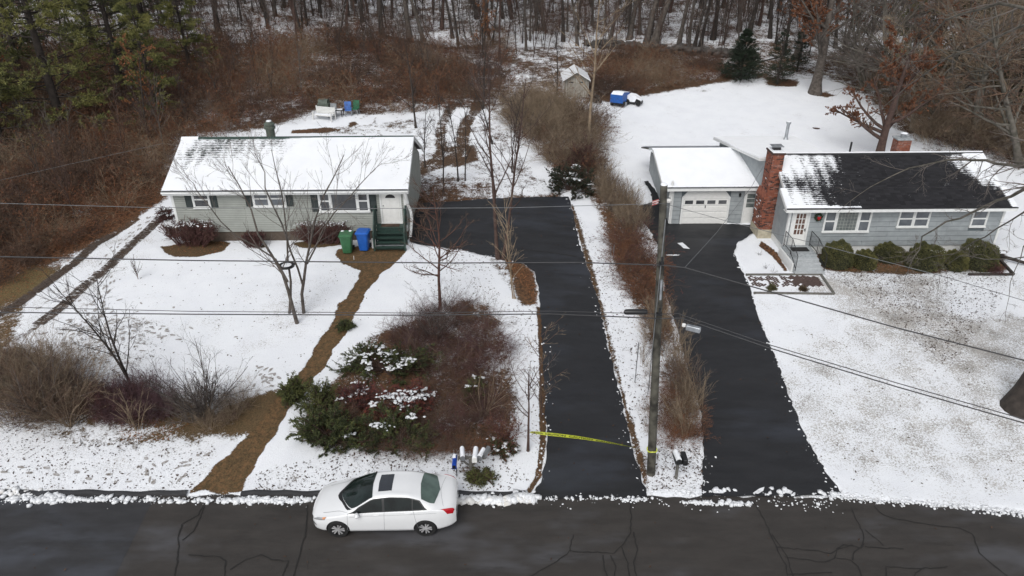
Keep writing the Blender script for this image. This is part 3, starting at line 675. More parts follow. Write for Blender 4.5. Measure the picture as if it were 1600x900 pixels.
# ------------------------------------------------------------------ buildings
class Root:
    """a thing whose parts are written in world coordinates"""
    def __init__(s, name, label, cat, loc, group=None):
        s.o = thing(name, label, cat, loc, 0, group); s.inv = Matrix.Translation(-Vector(loc))
    def part(s, mb, name, parent=None, auto=None, label=None):
        o = mb.build(name, parent or s.o) if isinstance(mb, MB) else link(name, mb, parent or s.o)
        if parent is None: o.matrix_parent_inverse = s.inv
        if auto: shade_auto(o, auto)
        if label: o['label'] = label
        return o
def shingle_mat(name, dark, lite):
    a = NT(name); sn_ = a.attr('snow'); cf = a.attr('course')
    st = a.noise(1, 4, .7, a.scalev((7, 16, 16))); fn = a.noise(1, 3, .8, a.scalev((26, 34, 34))); tab = a.n.nodes.new('ShaderNodeTexWhiteNoise')
    q = a.n.nodes.new('ShaderNodeVectorMath'); q.operation = 'FLOOR'; a.L(a.scalev((3.6, 7.6, 7.6)), q.inputs[0]); a.L(q.outputs[0], tab.inputs['Vector'])
    base = a.mix(tab.outputs['Value'], dark, lite); base = a.mix(a.math('MULTIPLY', a.ramp(a.noise(60, 3, .8), .5, .7), .4), base, tuple(c*2.2 for c in lite))
    v = a.math('ADD', sn_, a.math('MULTIPLY', a.math('SUBTRACT', st, .5), 1.1)); v = a.math('ADD', v, a.math('MULTIPLY', a.math('SUBTRACT', fn, .5), .7))
    v = a.math('ADD', v, a.math('MULTIPLY', a.math('SUBTRACT', cf, .45), .34)); v = a.math('ADD', v, a.math('MULTIPLY', a.math('SUBTRACT', a.noise(1, 3, .6, a.scalev((2.4, .8, .8))), .5), .85))
    msk = a.ramp(v, .44, .60)
    s2 = a.mix(a.ramp(a.noise(1.2, 3), .35, .7), SNOW, SNOW2)
    a.L(a.mix(msk, base, s2), a.b.inputs['Base Color']); a.b.inputs['Roughness'].default_value = .85; a.b.inputs['Specular IOR Level'].default_value = .2
    a.bump(a.math('ADD', a.math('MULTIPLY', msk, 1.2), a.noise(60, 3, .7)), .4, .02)
shingle_mat('shingle_black', (.013, .013, .015), (.026, .026, .029))
shingle_mat('shingle_green', (.030, .036, .034), (.05, .056, .052))
def roof_mesh(name, A, B, n, fn, mt, dx=.12, lift=.035):
    """A=(xa0,xa1,y,z) eave line, B=(xb0,xb1,y,z) ridge line; n stepped courses; fn(x01,t01,X)->snow amount"""
    V = []; F_ = []; S = []; Cc = []; L_ = abs(A[1]-A[0]); m_ = max(2, int(L_/dx)); up = Vector((0, A[3]-B[3], B[2]-A[2])); up = Vector((0, -(B[3]-A[3]), B[2]-A[2])).normalized()
    if up.z < 0: up = -up
    for i in range(n):
        for e in (0, 1):
            t = (i+e)/n; h = .016 if e == 0 else .003
            for j in range(m_+1):
                s = j/m_; x = (A[0]*(1-t)+B[0]*t)*(1-s)+(A[1]*(1-t)+B[1]*t)*s; sn_ = fn(s, t, x); k = h+lift*max(0, min(1, sn_-.25))
                V.append((x, A[2]+(B[2]-A[2])*t+up.y*k, A[3]+(B[3]-A[3])*t+up.z*k)); S.append(sn_); Cc.append(e)
    w_ = m_+1
    for i in range(2*n-1):
        for j in range(m_): k = i*w_+j; F_.append((k, k+1, k+w_+1, k+w_))
    me = np_mesh(name, V, F_, mats=(mt,))
    if up.y > 0: me.flip_normals()
    me.attributes.new('snow', 'FLOAT', 'POINT').data.foreach_set('value', np.array(S, np.float32)); me.attributes.new('course', 'FLOAT', 'POINT').data.foreach_set('value', np.array(Cc, np.float32))
    return me
def siding(rt, parent, name, org, dirx, nrm, s0f, z0, z1, expo, opens, mt, joint=None, seed=0):
    """courses of boards. s0f(z)->(sa,sb); opens (a,b,z0,z1) in wall coords"""
    rr = random.Random(seed); org = Vector(org); dx_ = Vector(dirx); nn = Vector(nrm); z = z0; row = 0
    while z < z1-.02:
        zt = min(z+expo, z1); sa, sb = s0f((z+zt)/2); segs = [(sa, sb)]
        for a, b, oz0, oz1 in opens:
            if oz1 > z+.01 and oz0 < zt-.01:
                new = []
                for p, q in segs:
                    if b <= p or a >= q: new.append((p, q)); continue
                    if a > p: new.append((p, a))
                    if b < q: new.append((b, q))
                segs = new
        out = []
        for p, q in segs:
            if not joint: out.append((p, q)); continue
            k = math.floor((p-rr.random()*.0)/joint); off = (row % 2)*joint*.5
            cuts = [p]+[c for c in (i*joint+off for i in range(int(p/joint)-2, int(q/joint)+2)) if p+.12 < c < q-.12]+[q]
            out += list(zip(cuts, cuts[1:]))
        for p, q in out:
            if q-p < .03: continue
            g_ = .004 if joint else 0
            m_ = MB(); h = rr.uniform(-.0015, .0015)
            gp = .024; vs = []
            for s in (p+g_, q-g_):
                for o_, zz in ((.0, z+gp), (.034+h, z+gp), (.012+h, zt), (.0, zt)): vs.append(org+dx_*s+nn*o_+Vector((0, 0, zz)))
            m_.add(vs, [(0, 1, 2, 3), (7, 6, 5, 4), (1, 5, 6, 2), (0, 4, 5, 1), (2, 6, 7, 3)], mt); rt.part(m_, name, parent)
        z = zt; row += 1
def window(rt, x0, x1, z0, z1, y, cols, glass='window_glass', hung=True, fr=.075, nm='window', parent=None, grid=None, bars=None, dirf=None):
    """double hung units side by side on a wall facing -y. cols = relative split"""
    m_ = MB(); yo = y-.05; e = fr
    m_.box(x0, x0+e, yo, y+.03, z0, z1, 'white_trim').box(x1-e, x1, yo, y+.03, z0, z1).box(x0+e, x1-e, yo+.002, y+.03, z1-e, z1).box(x0-.02, x1+.02, yo-.035, y+.03, z0-.05, z0+.035)
    tot = sum(cols); xs = [x0+e]; W = x1-x0-2*e
    for c in cols: xs.append(xs[-1]+W*c/tot)
    for c in xs[1:-1]: m_.box(c-.045, c+.045, yo+.004, y+.03, z0+.035, z1-e)
    f = rt.part(m_, nm, parent)
    for i, (a, b) in enumerate(zip(xs, xs[1:])):
        a2 = a+(.045 if i else 0); b2 = b-(.045 if i < len(cols)-1 else 0); zb, zt = z0+.035, z1-e; zm = (zb+zt)/2
        big = (bars is not None and i in bars)
        gl = glass[i] if isinstance(glass, (list, tuple)) else glass
        parts_ = [(zb, zt)] if (big or not hung) else [(zb, zm), (zm, zt)]
        for k, (p, q) in enumerate(parts_):
            s = MB(); t = .035; yy = y-.012-.018*(1-k if len(parts_) > 1 else 0)
            s.box(a2, a2+t, yy-.012, yy+.02, p, q, 'white_trim').box(b2-t, b2, yy-.012, yy+.02, p, q).box(a2+t, b2-t, yy-.011, yy+.02, q-t, q).box(a2+t, b2-t, yy-.011, yy+.02, p, p+t)
            if grid and big:
                gx, gz = grid
                for j in range(1, gx): c = a2+t+(b2-a2-2*t)*j/gx; s.box(c-.005, c+.005, yy-.008, yy, p+t, q-t, 'curtain_bar')
                for j in range(1, gz): c = p+t+(q-p-2*t)*j/gz; s.box(a2+t, b2-t, yy-.009, yy-.001, c-.005, c+.005, 'curtain_bar')
            rt.part(s, 'sash', f if parent is None else parent)
            rt.part(MB().box(a2+t, b2-t, yy, yy+.006, p+t, q-t, gl), 'pane', f if parent is None else parent)
    return f
def shutter(rt, x0, x1, z0, z1, y):
    m_ = MB(); m_.box(x0, x1, y-.045, y-.02, z0, z1, 'dark_shutter'); e = .04
    m_.box(x0, x0+e, y-.06, y-.045, z0, z1).box(x1-e, x1, y-.06, y-.045, z0, z1).box(x0+e, x1-e, y-.059, y-.045, z1-e, z1).box(x0+e, x1-e, y-.059, y-.045, z0, z0+e).box(x0+e, x1-e, y-.059, y-.045, (z0+z1)/2-.03, (z0+z1)/2+.03)
    z = z0+e+.02
    while z < z1-e-.03: m_.prism([(y-.046, z), (y-.058, z-.004), (y-.046, z+.03)], x0+e, x1-e, axis='x'); z += .055
    return rt.part(m_, 'shutter')

# ---- left house
LY = 35.3
def LX(u, v): p = PY(u, v, LY); return p.x, p.z
xl0 = LX(265, 300)[0]; xl1 = LX(633, 300)[0]; zb = LX(400, 362)[1]; zt = 4.15
LH = Root('house', 'single storey pale green clapboard house with dark shutters under a snow covered roof', 'house', ((xl0+xl1)/2, LY+3.8, T((xl0+xl1)/2, 38)))
BACK = LY+6.4
wins = []
a0, _ = LX(301.5, 315); b0, _ = LX(329, 315); wtop = LX(310, 297.5)[1]; wz0 = LX(317, 324)[1]
W1 = (a0, b0, wz0, wtop)
a1, _ = LX(395.5, 315); b1, _ = LX(447.5, 315); W2 = (a1, b1, LX(420, 322)[1], wtop)
a2, _ = LX(497.7, 315); b2, _ = LX(577.3, 315); W3 = (a2, b2, LX(540, 330)[1], wtop)
dz0 = LX(610, 347)[1]; da, _ = LX(594.3, 325); db, _ = LX(628, 325); DO = (da, db, dz0, 4.12)
m_ = MB(); m_.box(xl0, xl1, LY, BACK, zb, zt, 'green_joint_shade'); rg = (LY+BACK)/2; rz = 6.06
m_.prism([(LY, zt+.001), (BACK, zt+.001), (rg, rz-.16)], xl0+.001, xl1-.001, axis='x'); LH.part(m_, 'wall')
LH.part(MB().box(xl0+.03, xl1-.03, LY+.03, BACK-.03, .6, zb, 'foundation'), 'foundation')
cb = .12
siding(LH, None, 'siding_board', (0, LY, 0), (1, 0, 0), (0, -1, 0), lambda z: (xl0+cb, xl1-cb), zb, zt, .103, [W1, W2, W3, DO], 'green_siding')
LH.part(MB().box(xl0-.01, xl0+cb, LY-.04, LY+.1, zb-.02, zt-.01, 'white_trim'), 'corner_board'); LH.part(MB().box(xl1-cb, xl1+.01, LY-.04, LY+.1, zb-.02, zt-.01, 'white_trim'), 'corner_board')
def gab(z, base_y0=LY, base_y1=BACK, z0=zt, zr=rz-.16):
    k = max(0, (z-z0)/(zr-z0)); c = (base_y0+base_y1)/2; h = (base_y1-base_y0)/2*(1-k)+.0; return (c-h+.02, c+h-.02)
siding(LH, None, 'siding_board', (xl1, 0, 0), (0, 1, 0), (1, 0, 0), lambda z: gab(z) if z > zt else (LY+.1, BACK), zb, rz-.25, .12, [], 'green_siding')
window(LH, *W1, LY-.02, [1]); window(LH, *W2, LY-.02, [1, 1], glass='blind_glass'); window(LH, *W3, LY-.02, [1, 2.55, 1], bars=[1])
sw = .36
for (a, b, z0, z1) in (W1, W2, W3):
    shutter(LH, a-sw-.01, a-.02, z0, z1-.02, LY); shutter(LH, b+.02, b+sw+.01, z0, z1-.02, LY)
# door
m_ = MB(); m_.box(da, da+.09, LY-.05, LY+.03, dz0, 4.12, 'white_trim').box(db-.09, db, LY-.05, LY+.03, dz0, 4.12).box(da+.09, db-.09, LY-.048, LY+.03, 4.03, 4.12).box(da, db, LY-.12, LY+.03, dz0-.06, dz0)
LH.part(m_, 'door_frame')
dl_, dr_ = da+.1, db-.1; dtop = 4.02
m_ = MB(); m_.bevbox(dl_, dr_, LY-.03, LY+.01, dz0+.01, dtop, .008, 'white_door')
for z0, z1 in ((dz0+.12, dz0+.75), (dz0+.85, dtop-.42)):
    for xa, xb in ((dl_+.1, (dl_+dr_)/2-.05), ((dl_+dr_)/2+.05, dr_-.1)): m_.bevbox(xa, xb, LY-.04, LY-.031, z0, z1, .008)
D = LH.part(m_, 'door')
cx = (dl_+dr_)/2; fan = [(cx+.26*cos(pi*i/8), dtop-.30+.2*sin(pi*i/8)) for i in range(9)]
LH.part(MB().prism(fan, LY-.038, LY-.032, 'window_glass'), 'fanlight', D)
LH.part(MB().tube([(dl_+.07, LY-.09, dz0+.95), (dl_+.07, LY-.03, dz0+.95)], .03, 8, 'grey_metal'), 'handle', D)
lx, lz = LX(588.7, 297); LH.part(MB().lathe([(.02, lz+.1), (.07, lz+.08), (.08, lz-.02), (.05, lz-.08)], 10, (lx, LY-.1), 'white_plastic'), 'porch_light')
# roof
def fl(s, t, x):
    p = math.exp(-((s-.30)/.20)**2)*sst(.35, .92, t)*.36
    p += math.exp(-((s-.05)/.06)**2)*math.exp(-((t-.55)/.25)**2)*.22+math.exp(-((s-.14)/.13)**2)*.22*sst(.2, .7, t)
    p += .16*math.exp(-((s-.42)/.035)**2)*sst(.75, .95, t)+math.exp(-((s-.93)/.05)**2)*math.exp(-((t-.5)/.3)**2)*.22
    st = .12*(.5+.5*math.cos(2*pi*x/.61+.5))*(p > .05)
    return .98-float(p)-st*min(1, float(p)*3)-(.15 if t < .02 else 0)
ev0 = PY(250, 290.5, LY-.42).x; ev1 = PY(637, 288, LY-.42).x; ez = 4.32
LH.part(roof_mesh('shingles', (ev0, ev1, LY-.42, ez), (ev0, ev1, rg, rz), 30, fl, 'shingle_green'), 'roof_shingles')['kind'] = 'stuff'
LH.part(roof_mesh('shingles', (ev0, ev1, BACK+.42, ez), (ev0, ev1, rg, rz), 30, lambda s, t, x: .95, 'shingle_green'), 'roof_shingles')['kind'] = 'stuff'
m_ = MB(); m_.prism([(LY-.42, ez-.09), (LY-.42, ez-.012), (rg, rz-.012), (BACK+.42, ez-.012), (BACK+.42, ez-.09), (rg, rz-.09)], ev0+.02, ev1-.02, 'wood_grey', 'x'); LH.part(m_, 'roof_deck')
LH.part(MB().box(ev0, ev1, LY-.46, LY-.425, ez-.23, ez-.015, 'white_trim').box(ev0, ev1, LY-.42, LY+.001, ez-.232, ez-.20), 'fascia')
LH.part(MB().prism([(LY-.46, ez-.015), (LY-.55, ez-.02), (LY-.57, ez-.09), (LY-.55, ez-.12), (LY-.462, ez-.12)], ev0, ev1, 'white_trim', 'x').box(ev0, ev1, LY-.565, LY-.425, ez-.013, ez+.0, 'grey_metal'), 'gutter')
for xx in (ev0, ev1-.03):
    LH.part(MB().prism([(LY-.42, ez-.22), (LY-.42, ez-.0), (rg, rz+.0), (BACK+.42, ez-.0), (BACK+.42, ez-.22), (rg, rz-.22)], xx-.003, xx+.033, 'white_trim', 'x'), 'rake_board')
LH.part(MB().prism([(rg-.16, rz-.055), (rg-.02, rz+.045), (rg+.02, rz+.045), (rg+.16, rz-.055)], ev0+.35, ev1-.01, 'green_paint', 'x'), 'ridge_vent')
LH.part(MB().prism([(rg-.17, rz-.05), (rg, rz+.07), (rg+.17, rz-.05)], ev0-.03, ev0+.9, 'snow', 'x'), 'ridge_snow')
# metal chimney
cx_ = PY(421.5, 200, rg+.9).x; cy_ = rg+.9; z0 = rz-.5
cap = [(.24, z0), (.24, z0+.72), (.31, z0+.74), (.31, z0+.86), (.25, z0+.88), (.25, z0+.93), (.29, z0+.95), (.29, z0+1.03), (.20, z0+1.06), (.20, z0+1.12), (.16, z0+1.14)]
ch = LH.part(MB().lathe(cap, 14, (cx_, cy_), 'vent_green'), 'metal_chimney', auto=30); LH.part(MB().lathe([(.15, z0+1.14), (.14, z0+1.19), (.06, z0+1.21)], 12, (cx_, cy_), 'snow'), 'snow_cap', ch)
# downspout, ribbed and leaning off the corner
dx0 = PY(633, 296, LY-.3).x; pts = [(dx0, LY-.45, ez-.15), (dx0+.03, LY-.3, ez-.5), (dx0+.05, LY-.12, 3.4), (dx0+.17, LY-.10, 3.0), (dx0+.20, LY-.12, 2.6), (dx0+.12, LY-.16, 2.0), (dx0+.05, LY-.25, 1.55)]
dense = []
for a, b in zip(pts, pts[1:]):
    for j in range(8): dense.append(Vector(a).lerp(Vector(b), j/8))
LH.part(MB().tube(dense, [.085 if i % 2 else .075 for i in range(len(dense))], 10, 'white_trim'), 'downspout', auto=60)
# green wooden steps with railings
sx0 = PY(588, 350, LY-.4).x; sx1 = PY(633, 350, LY-.4).x; gz = T(sx0, LY-1)+.03; ly0 = LY-.62
LH.part(MB().box(sx0, sx1, ly0, LY-.06, dz0-.10, dz0-.05, 'green_paint').box(sx0+.03, sx1-.03, ly0+.05, LY-.07, gz, dz0-.10), 'landing')
ns = 4
for i in range(ns):
    z = dz0-.075-(dz0-.075-gz)*(i+1)/(ns+1); y1 = ly0-.17*i-.003
    LH.part(MB().box(sx0+.02, sx1-.02, y1-.21, y1, z-.035, z, 'green_paint').box(sx0+.03, sx1-.03, y1-.02, y1-.001, max(gz-.1, z-.2), z-.036), 'step')
yf = ly0-.17*ns
for k, xx in enumerate((sx0-.04, sx1+.04)):
    m_ = MB(); tops = [(yf+.02, gz+1.0), (ly0+.04, dz0+.92), (LY-.12, dz0+.92)]
    for (yy, zz), zb_ in zip(tops, (gz, gz, dz0-.1)): rl = LH.part(MB().bevbox(xx-.045, xx+.045, yy-.045, yy+.045, zb_, zz+.06, .008, 'green_paint'), 'railing_post')
    for dz_ in (0, -.72):
        LH.part(MB().prism([(tops[0][0], tops[0][1]+dz_-.05), (tops[0][0], tops[0][1]+dz_+.03), (tops[1][0], tops[1][1]+dz_+.03), (tops[2][0], tops[2][1]+dz_+.03), (tops[2][0], tops[2][1]+dz_-.05), (tops[1][0], tops[1][1]+dz_-.05)], xx-.025, xx+.025, 'green_paint', 'x'), 'rail', rl)
    n = 9
    for i in range(1, n):
        t = i/n; yy = tops[0][0]+(tops[2][0]-tops[0][0])*t
        zz = tops[0][1]+(tops[1][1]-tops[0][1])*min(1, (yy-tops[0][0])/(tops[1][0]-tops[0][0]))
        LH.part(MB().box(xx-.012, xx+.012, yy-.035, yy+.035, zz-.72, zz-.02, 'green_paint'), 'baluster', rl)
LH.part(MB().bevbox(sx0+.25, sx1-.3, ly0+.1, LY-.14, dz0-.05, dz0-.03, .005, 'leaf_brown'), 'doormat')

# ---- right house
RY = 34.2
def RXZ(u, v): p = PY(u, v, RY); return p.x, p.z
xr0 = RXZ(1229.5, 355)[0]; xr1 = RXZ(1566, 345)[0]; rzb = 1.28; rzt = 3.45; RB = RY+6.4; rrg = RY+3.2; rrz = 5.25
RH = Root('house', 'single storey blue grey house with red brick chimney and dark roof half clear of snow', 'house', ((xr0+xr1)/2, RY+4, T((xr0+xr1)/2, 38)))
Dd = (RXZ(1234.5, 355)[0], RXZ(1262.5, 355)[0], RXZ(1244, 380.5)[1], RXZ(1250, 327.8)[1])
def mk(ul, ur, vb, vt=327.8): return (RXZ(ul, 345)[0], RXZ(ur, 345)[0], RXZ(0, vb)[1]*0+RXZ((ul+ur)/2, vb)[1], RXZ((ul+ur)/2, vt)[1])
RW1 = mk(1287, 1360, 361.5); RW2 = mk(1402, 1451, 354); RW3 = mk(1516, 1541, 353.5)
m_ = MB(); m_.box(xr0, xr1, RY, RB, rzb, rzt, 'grey_joint_shade').prism([(RY, rzt+.001), (RB, rzt+.001), (rrg, rrz-.14)], xr0+.001, xr1-.001, axis='x'); RH.part(m_, 'wall')
RH.part(MB().box(xr0+.02, xr1-.02, RY+.02, RB-.02, .4, rzb, 'white_trim'), 'foundation')
siding(RH, None, 'siding_panel', (0, RY, 0), (1, 0, 0), (0, -1, 0), lambda z: (xr0+.1, xr1-.1), rzb, rzt, .27, [Dd, RW1, RW2, RW3], 'grey_siding', 1.22)
siding(RH, None, 'siding_panel', (xr0, 0, 0), (0, 1, 0), (-1, 0, 0), lambda z: gab(z, RY, RB, rzt, rrz-.14) if z > rzt else (RY+.1, RB), rzb, rrz-.3, .27, [(RY+1.9, RY+3.5, 0, 9)], 'grey_siding', 1.22)
for xx in (xr0-.015, xr1-.1): RH.part(MB().box(xx, xx+.115, RY-.04, RY+.1, rzb-.02, rzt-.01, 'white_trim'), 'corner_board')
window(RH, *RW1, RY-.02, [1, 2, 1], glass=['blind_glass', 'curtain_glass', 'blind_glass'], bars=[1], grid=(6, 6), fr=.055)
window(RH, *RW2, RY-.02, [1, 1], glass='blind_glass', fr=.055); window(RH, *RW3, RY-.02, [1], glass='blind_glass', fr=.055)
x0, x1, z0, z1 = Dd
m_ = MB(); m_.box(x0, x0+.1, RY-.06, RY+.03, z0, z1, 'white_trim').box(x1-.1, x1, RY-.06, RY+.03, z0, z1).box(x0+.1, x1-.1, RY-.058, RY+.03, z1-.08, z1).box(x0, x1, RY-.1, RY+.03, z0-.05, z0)
RH.part(m_, 'door_frame')
m_ = MB(); xa, xb = x0+.105, x1-.105; za, zc = z0+.01, z1-.085; gx0, gx1, gz0, gz1 = xa+.12, xb-.12, za+.52, zc-.12
m_.box(xa, gx0, RY-.035, RY, za, zc, 'white_door').box(gx1, xb, RY-.035, RY, za, zc).box(gx0, gx1, RY-.034, RY, za, gz0).box(gx0, gx1, RY-.034, RY, gz1, zc)
for i in range(1, 3): c = gx0+(gx1-gx0)*i/3; m_.box(c-.018, c+.018, RY-.033, RY, gz0, gz1)
for i in range(1, 4): c = gz0+(gz1-gz0)*i/4; m_.box(gx0, gx1, RY-.032, RY-.002, c-.018, c+.018)
D = RH.part(m_, 'door')
for i in range(3):
    for j in range(4): RH.part(MB().box(gx0+(gx1-gx0)*i/3, gx0+(gx1-gx0)*(i+1)/3, RY-.012, RY-.006, gz0+(gz1-gz0)*j/4, gz0+(gz1-gz0)*(j+1)/4, 'door_pane'), 'pane', D)
RH.part(MB().tube([(xb-.06, RY-.09, za+.8), (xb-.06, RY-.03, za+.8)], .03, 8, 'black_metal').box(xb-.07, xb-.05, RY-.1, RY-.085, za+.7, za+.9), 'handle', D)
lx, lz = RXZ(1273.5, 329.5); RH.part(MB().lathe([(.02, lz+.1), (.06, lz+.07), (.06, lz-.04), (.03, lz-.07)], 8, (lx, RY-.1), 'black_metal'), 'porch_light')
def fr_(s, t, x):
    p = .08
    p += .75*math.exp(-((s-.02)/.10)**2)*(1-.55*math.exp(-((t-.45)/.16)**2)) + .42*math.exp(-((s-.17)/.10)**2)*(.55+.45*sst(.3, .8, t))
    p += .34*math.exp(-((s-.26)/.05)**2)*sst(.5, .95, t) + .45*sst(.76, .86, s)*sst(.35, .8, t)+.70*sst(.86, .95, s)*sst(.15, .6, t)+.9*sst(.965, .99, s)
    p += .18*(.5+.5*math.cos(2*pi*x/.61))*(1 if p > .3 else .25)-.1
    if t < .045 and s < .32: p += .5
    return float(min(1.05, p))
re0 = PY(1230, 323, RY-.42).x; re1 = PY(1592, 320, RY-.42).x; rez = 3.55; xm0 = re0+.22; xm1 = re1-.18
tj = .36; yj = (RY-.42)+(rrg-RY+.42)*tj; zj = rez+(rrz-rez)*tj
RH.part(roof_mesh('shingles', (re0, re1, RY-.42, rez), (re0, re1, yj, zj), 11, lambda s, t, x: max(fr_(s, t*tj, x), .95 if s < .022 or s > .975 else 0), 'shingle_black'), 'roof_shingles')['kind'] = 'stuff'
RH.part(roof_mesh('shingles', (xm0, xm1, yj, zj), (xm0, xm1, rrg, rrz), 20, lambda s, t, x: fr_(s, tj+t*(1-tj), x), 'shingle_black'), 'roof_shingles')['kind'] = 'stuff'
RH.part(roof_mesh('shingles', (xm0, xm1, RB+.42, rez-.05), (xm0, xm1, rrg, rrz), 30, lambda s, t, x: .95, 'shingle_black'), 'roof_shingles')['kind'] = 'stuff'
RH.part(MB().prism([(RY-.42, rez-.09), (RY-.42, rez-.012), (rrg, rrz-.012), (RB+.42, rez-.062), (RB+.42, rez-.14), (rrg, rrz-.09)], xm0+.02, xm1-.02, 'wood_grey', 'x').prism([(RY-.42, rez-.09), (RY-.42, rez-.014), (yj, zj-.014), (yj, zj-.09)], re0+.02, re1-.02, None, 'x'), 'roof_deck')
RH.part(MB().box(re0, re1, RY-.46, RY-.425, rez-.2, rez-.03, 'white_trim').box(re0, re1, RY-.42, RY+.001, rez-.202, rez-.17).box(re0, re1, RY-.48, RY-.42, rez-.029, rez+.012, 'black_metal'), 'fascia')
for xa_, xb_, y0_, z0_, y1_, z1_ in ((re0, re0+.03, RY-.42, rez, yj, zj), (re1-.03, re1, RY-.42, rez, yj, zj), (xm0, xm0+.03, yj, zj, rrg, rrz), (xm1-.03, xm1, yj, zj, rrg, rrz)):
    RH.part(MB().prism([(y0_, z0_-.17), (y0_, z0_+.004), (y1_, z1_+.004), (y1_, z1_-.17)], xa_-.012, xb_+.012, 'white_trim', 'x'), 'rake_board')
RH.part(MB().prism([(rrg-.15, rrz-.05), (rrg-.02, rrz+.04), (rrg+.02, rrz+.04), (rrg+.15, rrz-.05)], xm0, xm1-.0, 'black_metal', 'x'), 'ridge_cap')
RH.part(MB().prism([(rrg+.03, rrz-.02), (rrg+.05, rrz+.10), (rrg+.9, rrz-.30), (rrg+.9, rrz-.36)], xm0, xm1, 'snow', 'x'), 'ridge_snow')
vx = PY(1327, 240, rrg+1).x; RH.part(MB().tube([(vx, rrg+1, rrz-.5), (vx, rrg+1, rrz+.35)], .055, 8, 'black_metal'), 'vent_pipe')
# brick chimney on the left gable
BRK = random.Random(8)
def brick_block(x0, x1, y0, y1, z0, z1, mts=('brick', 'brick', 'brick', 'brick_pale', 'brick_dark'), snow=0):
    m_ = MB(); m_.box(x0+.012, x1-.012, y0+.012, y1-.012, z0, z1, 'mortar'); h = .067; z = z0; row = 0
    while z < z1-.02:
        zt_ = min(z+.057, z1)
        for face in range(4):
            L_ = (x1-x0) if face in (0, 2) else (y1-y0); s = -(row % 2)*.1
            while s < L_-.005:
                a = max(0, s)+.004; b = min(L_, s+.2)-.004; s += .205
                if b-a < .03: continue
                o = BRK.uniform(-.001, .004); mt = BRK.choice(mts)
                if snow and face in (2, 3) and BRK.random() < snow: mt = 'snow'
                if face == 0: m_.box(x0+a, x0+b, y0-o, y0+.03, z, zt_, mt)
                elif face == 2: m_.box(x0+a, x0+b, y1-.03, y1+o, z, zt_, mt)
                elif face == 1: m_.box(x1-.03, x1+o, y0+a, y0+b, z, zt_, mt)
                else: m_.box(x0-o, x0+.03, y0+a, y0+b, z, zt_, mt)
        z += h; row += 1
    return m_
cy0, cy1 = RY+1.9, RY+3.2; cX0 = xr0-.72; ctop = PY(1212, 243, cy0).z
c_ = RH.part(brick_block(cX0, xr0-.005, cy0, cy1, 1.42, 3.2, snow=.08), 'chimney_base'); c_['kind'] = 'stuff'
c_ = RH.part(brick_block(cX0+.12, xr0-.004, cy0+.06, cy1-.25, 3.2, ctop, snow=.015), 'chimney_shaft'); c_['kind'] = 'stuff'
sx_0, sx_1, sy_0, sy_1 = cX0+.12, xr0-.004, cy0+.06, cy1-.25
m_ = MB(); m_.prism([(cX0, 3.19), (cX0+.12, 3.55), (cX0+.12, 3.19)], cy0+.0, cy1, 'brick', 'y'); RH.part(m_, 'chimney_shoulder')
RH.part(MB().box(cX0-.03, xr0, cy0-.03, cy1+.02, .5, 1.42, 'cream_stone'), 'chimney_footing')
RH.part(MB().bevbox(sx_0-.05, sx_1+.05, sy_0-.05, sy_1+.05, ctop, ctop+.10, .01, 'brick_dark'), 'chimney_crown')
RH.part(MB().bevbox(sx_0-.03, sx_1+.03, sy_0-.03, sy_1+.03, ctop+.10, ctop+.16, .03, 'snow'), 'snow_cap')
cc = ((sx_0+sx_1)/2, (sy_0+sy_1)/2)
RH.part(MB().box(cc[0]-.18, cc[0]+.18, cc[1]-.16, cc[1]+.16, ctop+.10, ctop+.30, 'black_metal'), 'chimney_flue')
RH.part(MB().bevbox(cc[0]-.30, cc[0]+.30, cc[1]-.26, cc[1]+.26, ctop+.34, ctop+.38, .01, 'galv'), 'rain_cap')
# rear brick chimney
px_, py_ = PY(1404, 243, rrg+1.6).x, rrg+1.6; pt = PY(1404, 217, rrg+1.6).z
c_ = RH.part(brick_block(px_-.38, px_+.38, py_-.3, py_+.3, rrz-1.0, pt, ('brick_pale', 'brick_pale', 'brick')), 'rear_chimney'); c_['kind'] = 'stuff'
RH.part(MB().bevbox(px_-.44, px_+.44, py_-.36, py_+.36, pt, pt+.08, .01, 'grey_stone'), 'chimney_crown'); RH.part(MB().lathe([(.16, pt+.08), (.16, pt+.25), (.10, pt+.27)], 10, (px_, py_), 'galv').lathe([(.2, pt+.3), (.2, pt+.33), (.02, pt+.38)], 10, (px_, py_), 'snow'), 'flue_pot')
# front steps
s0x = PY(1226, 392, RY-.6).x; s1x = PY(1262, 392, RY-.6).x+.25; lz_ = z0-.06; lyf = RY-1.25; gz_ = T(s0x, 32)+.03
RH.part(MB().bevbox(s0x, s1x, lyf, RY-.065, gz_-.3, lz_, .01, 'grey_stone'), 'landing')
RH.part(MB().box(s0x-.09, s0x-.003, lyf-.75, RY-.066, gz_-.3, lz_-.12, 'white_trim'), 'side_wall')
n = 4
for i in range(n):
    zt_ = lz_-(lz_-gz_)*(i+1)/(n+1); y1 = lyf-.25*i-.003
    RH.part(MB().bevbox(s0x+.01+.012*i, s1x+.02+.03*i, y1-.255, y1, gz_-.3, zt_, .012, 'step_stone'), 'step')
    RH.part(MB().box(s0x+.03+.012*i, s1x+.0+.03*i, y1+.0015, y1+.012, gz_-.3, zt_+(lz_-gz_)/(n+1)-.03, 'grey_stone'), 'riser') if 0 else None
RH.part(MB().bevbox(x0+.02, x1-.02, RY-.85, RY-.35, lz_, lz_+.015, .005, 'mat_black'), 'doormat')
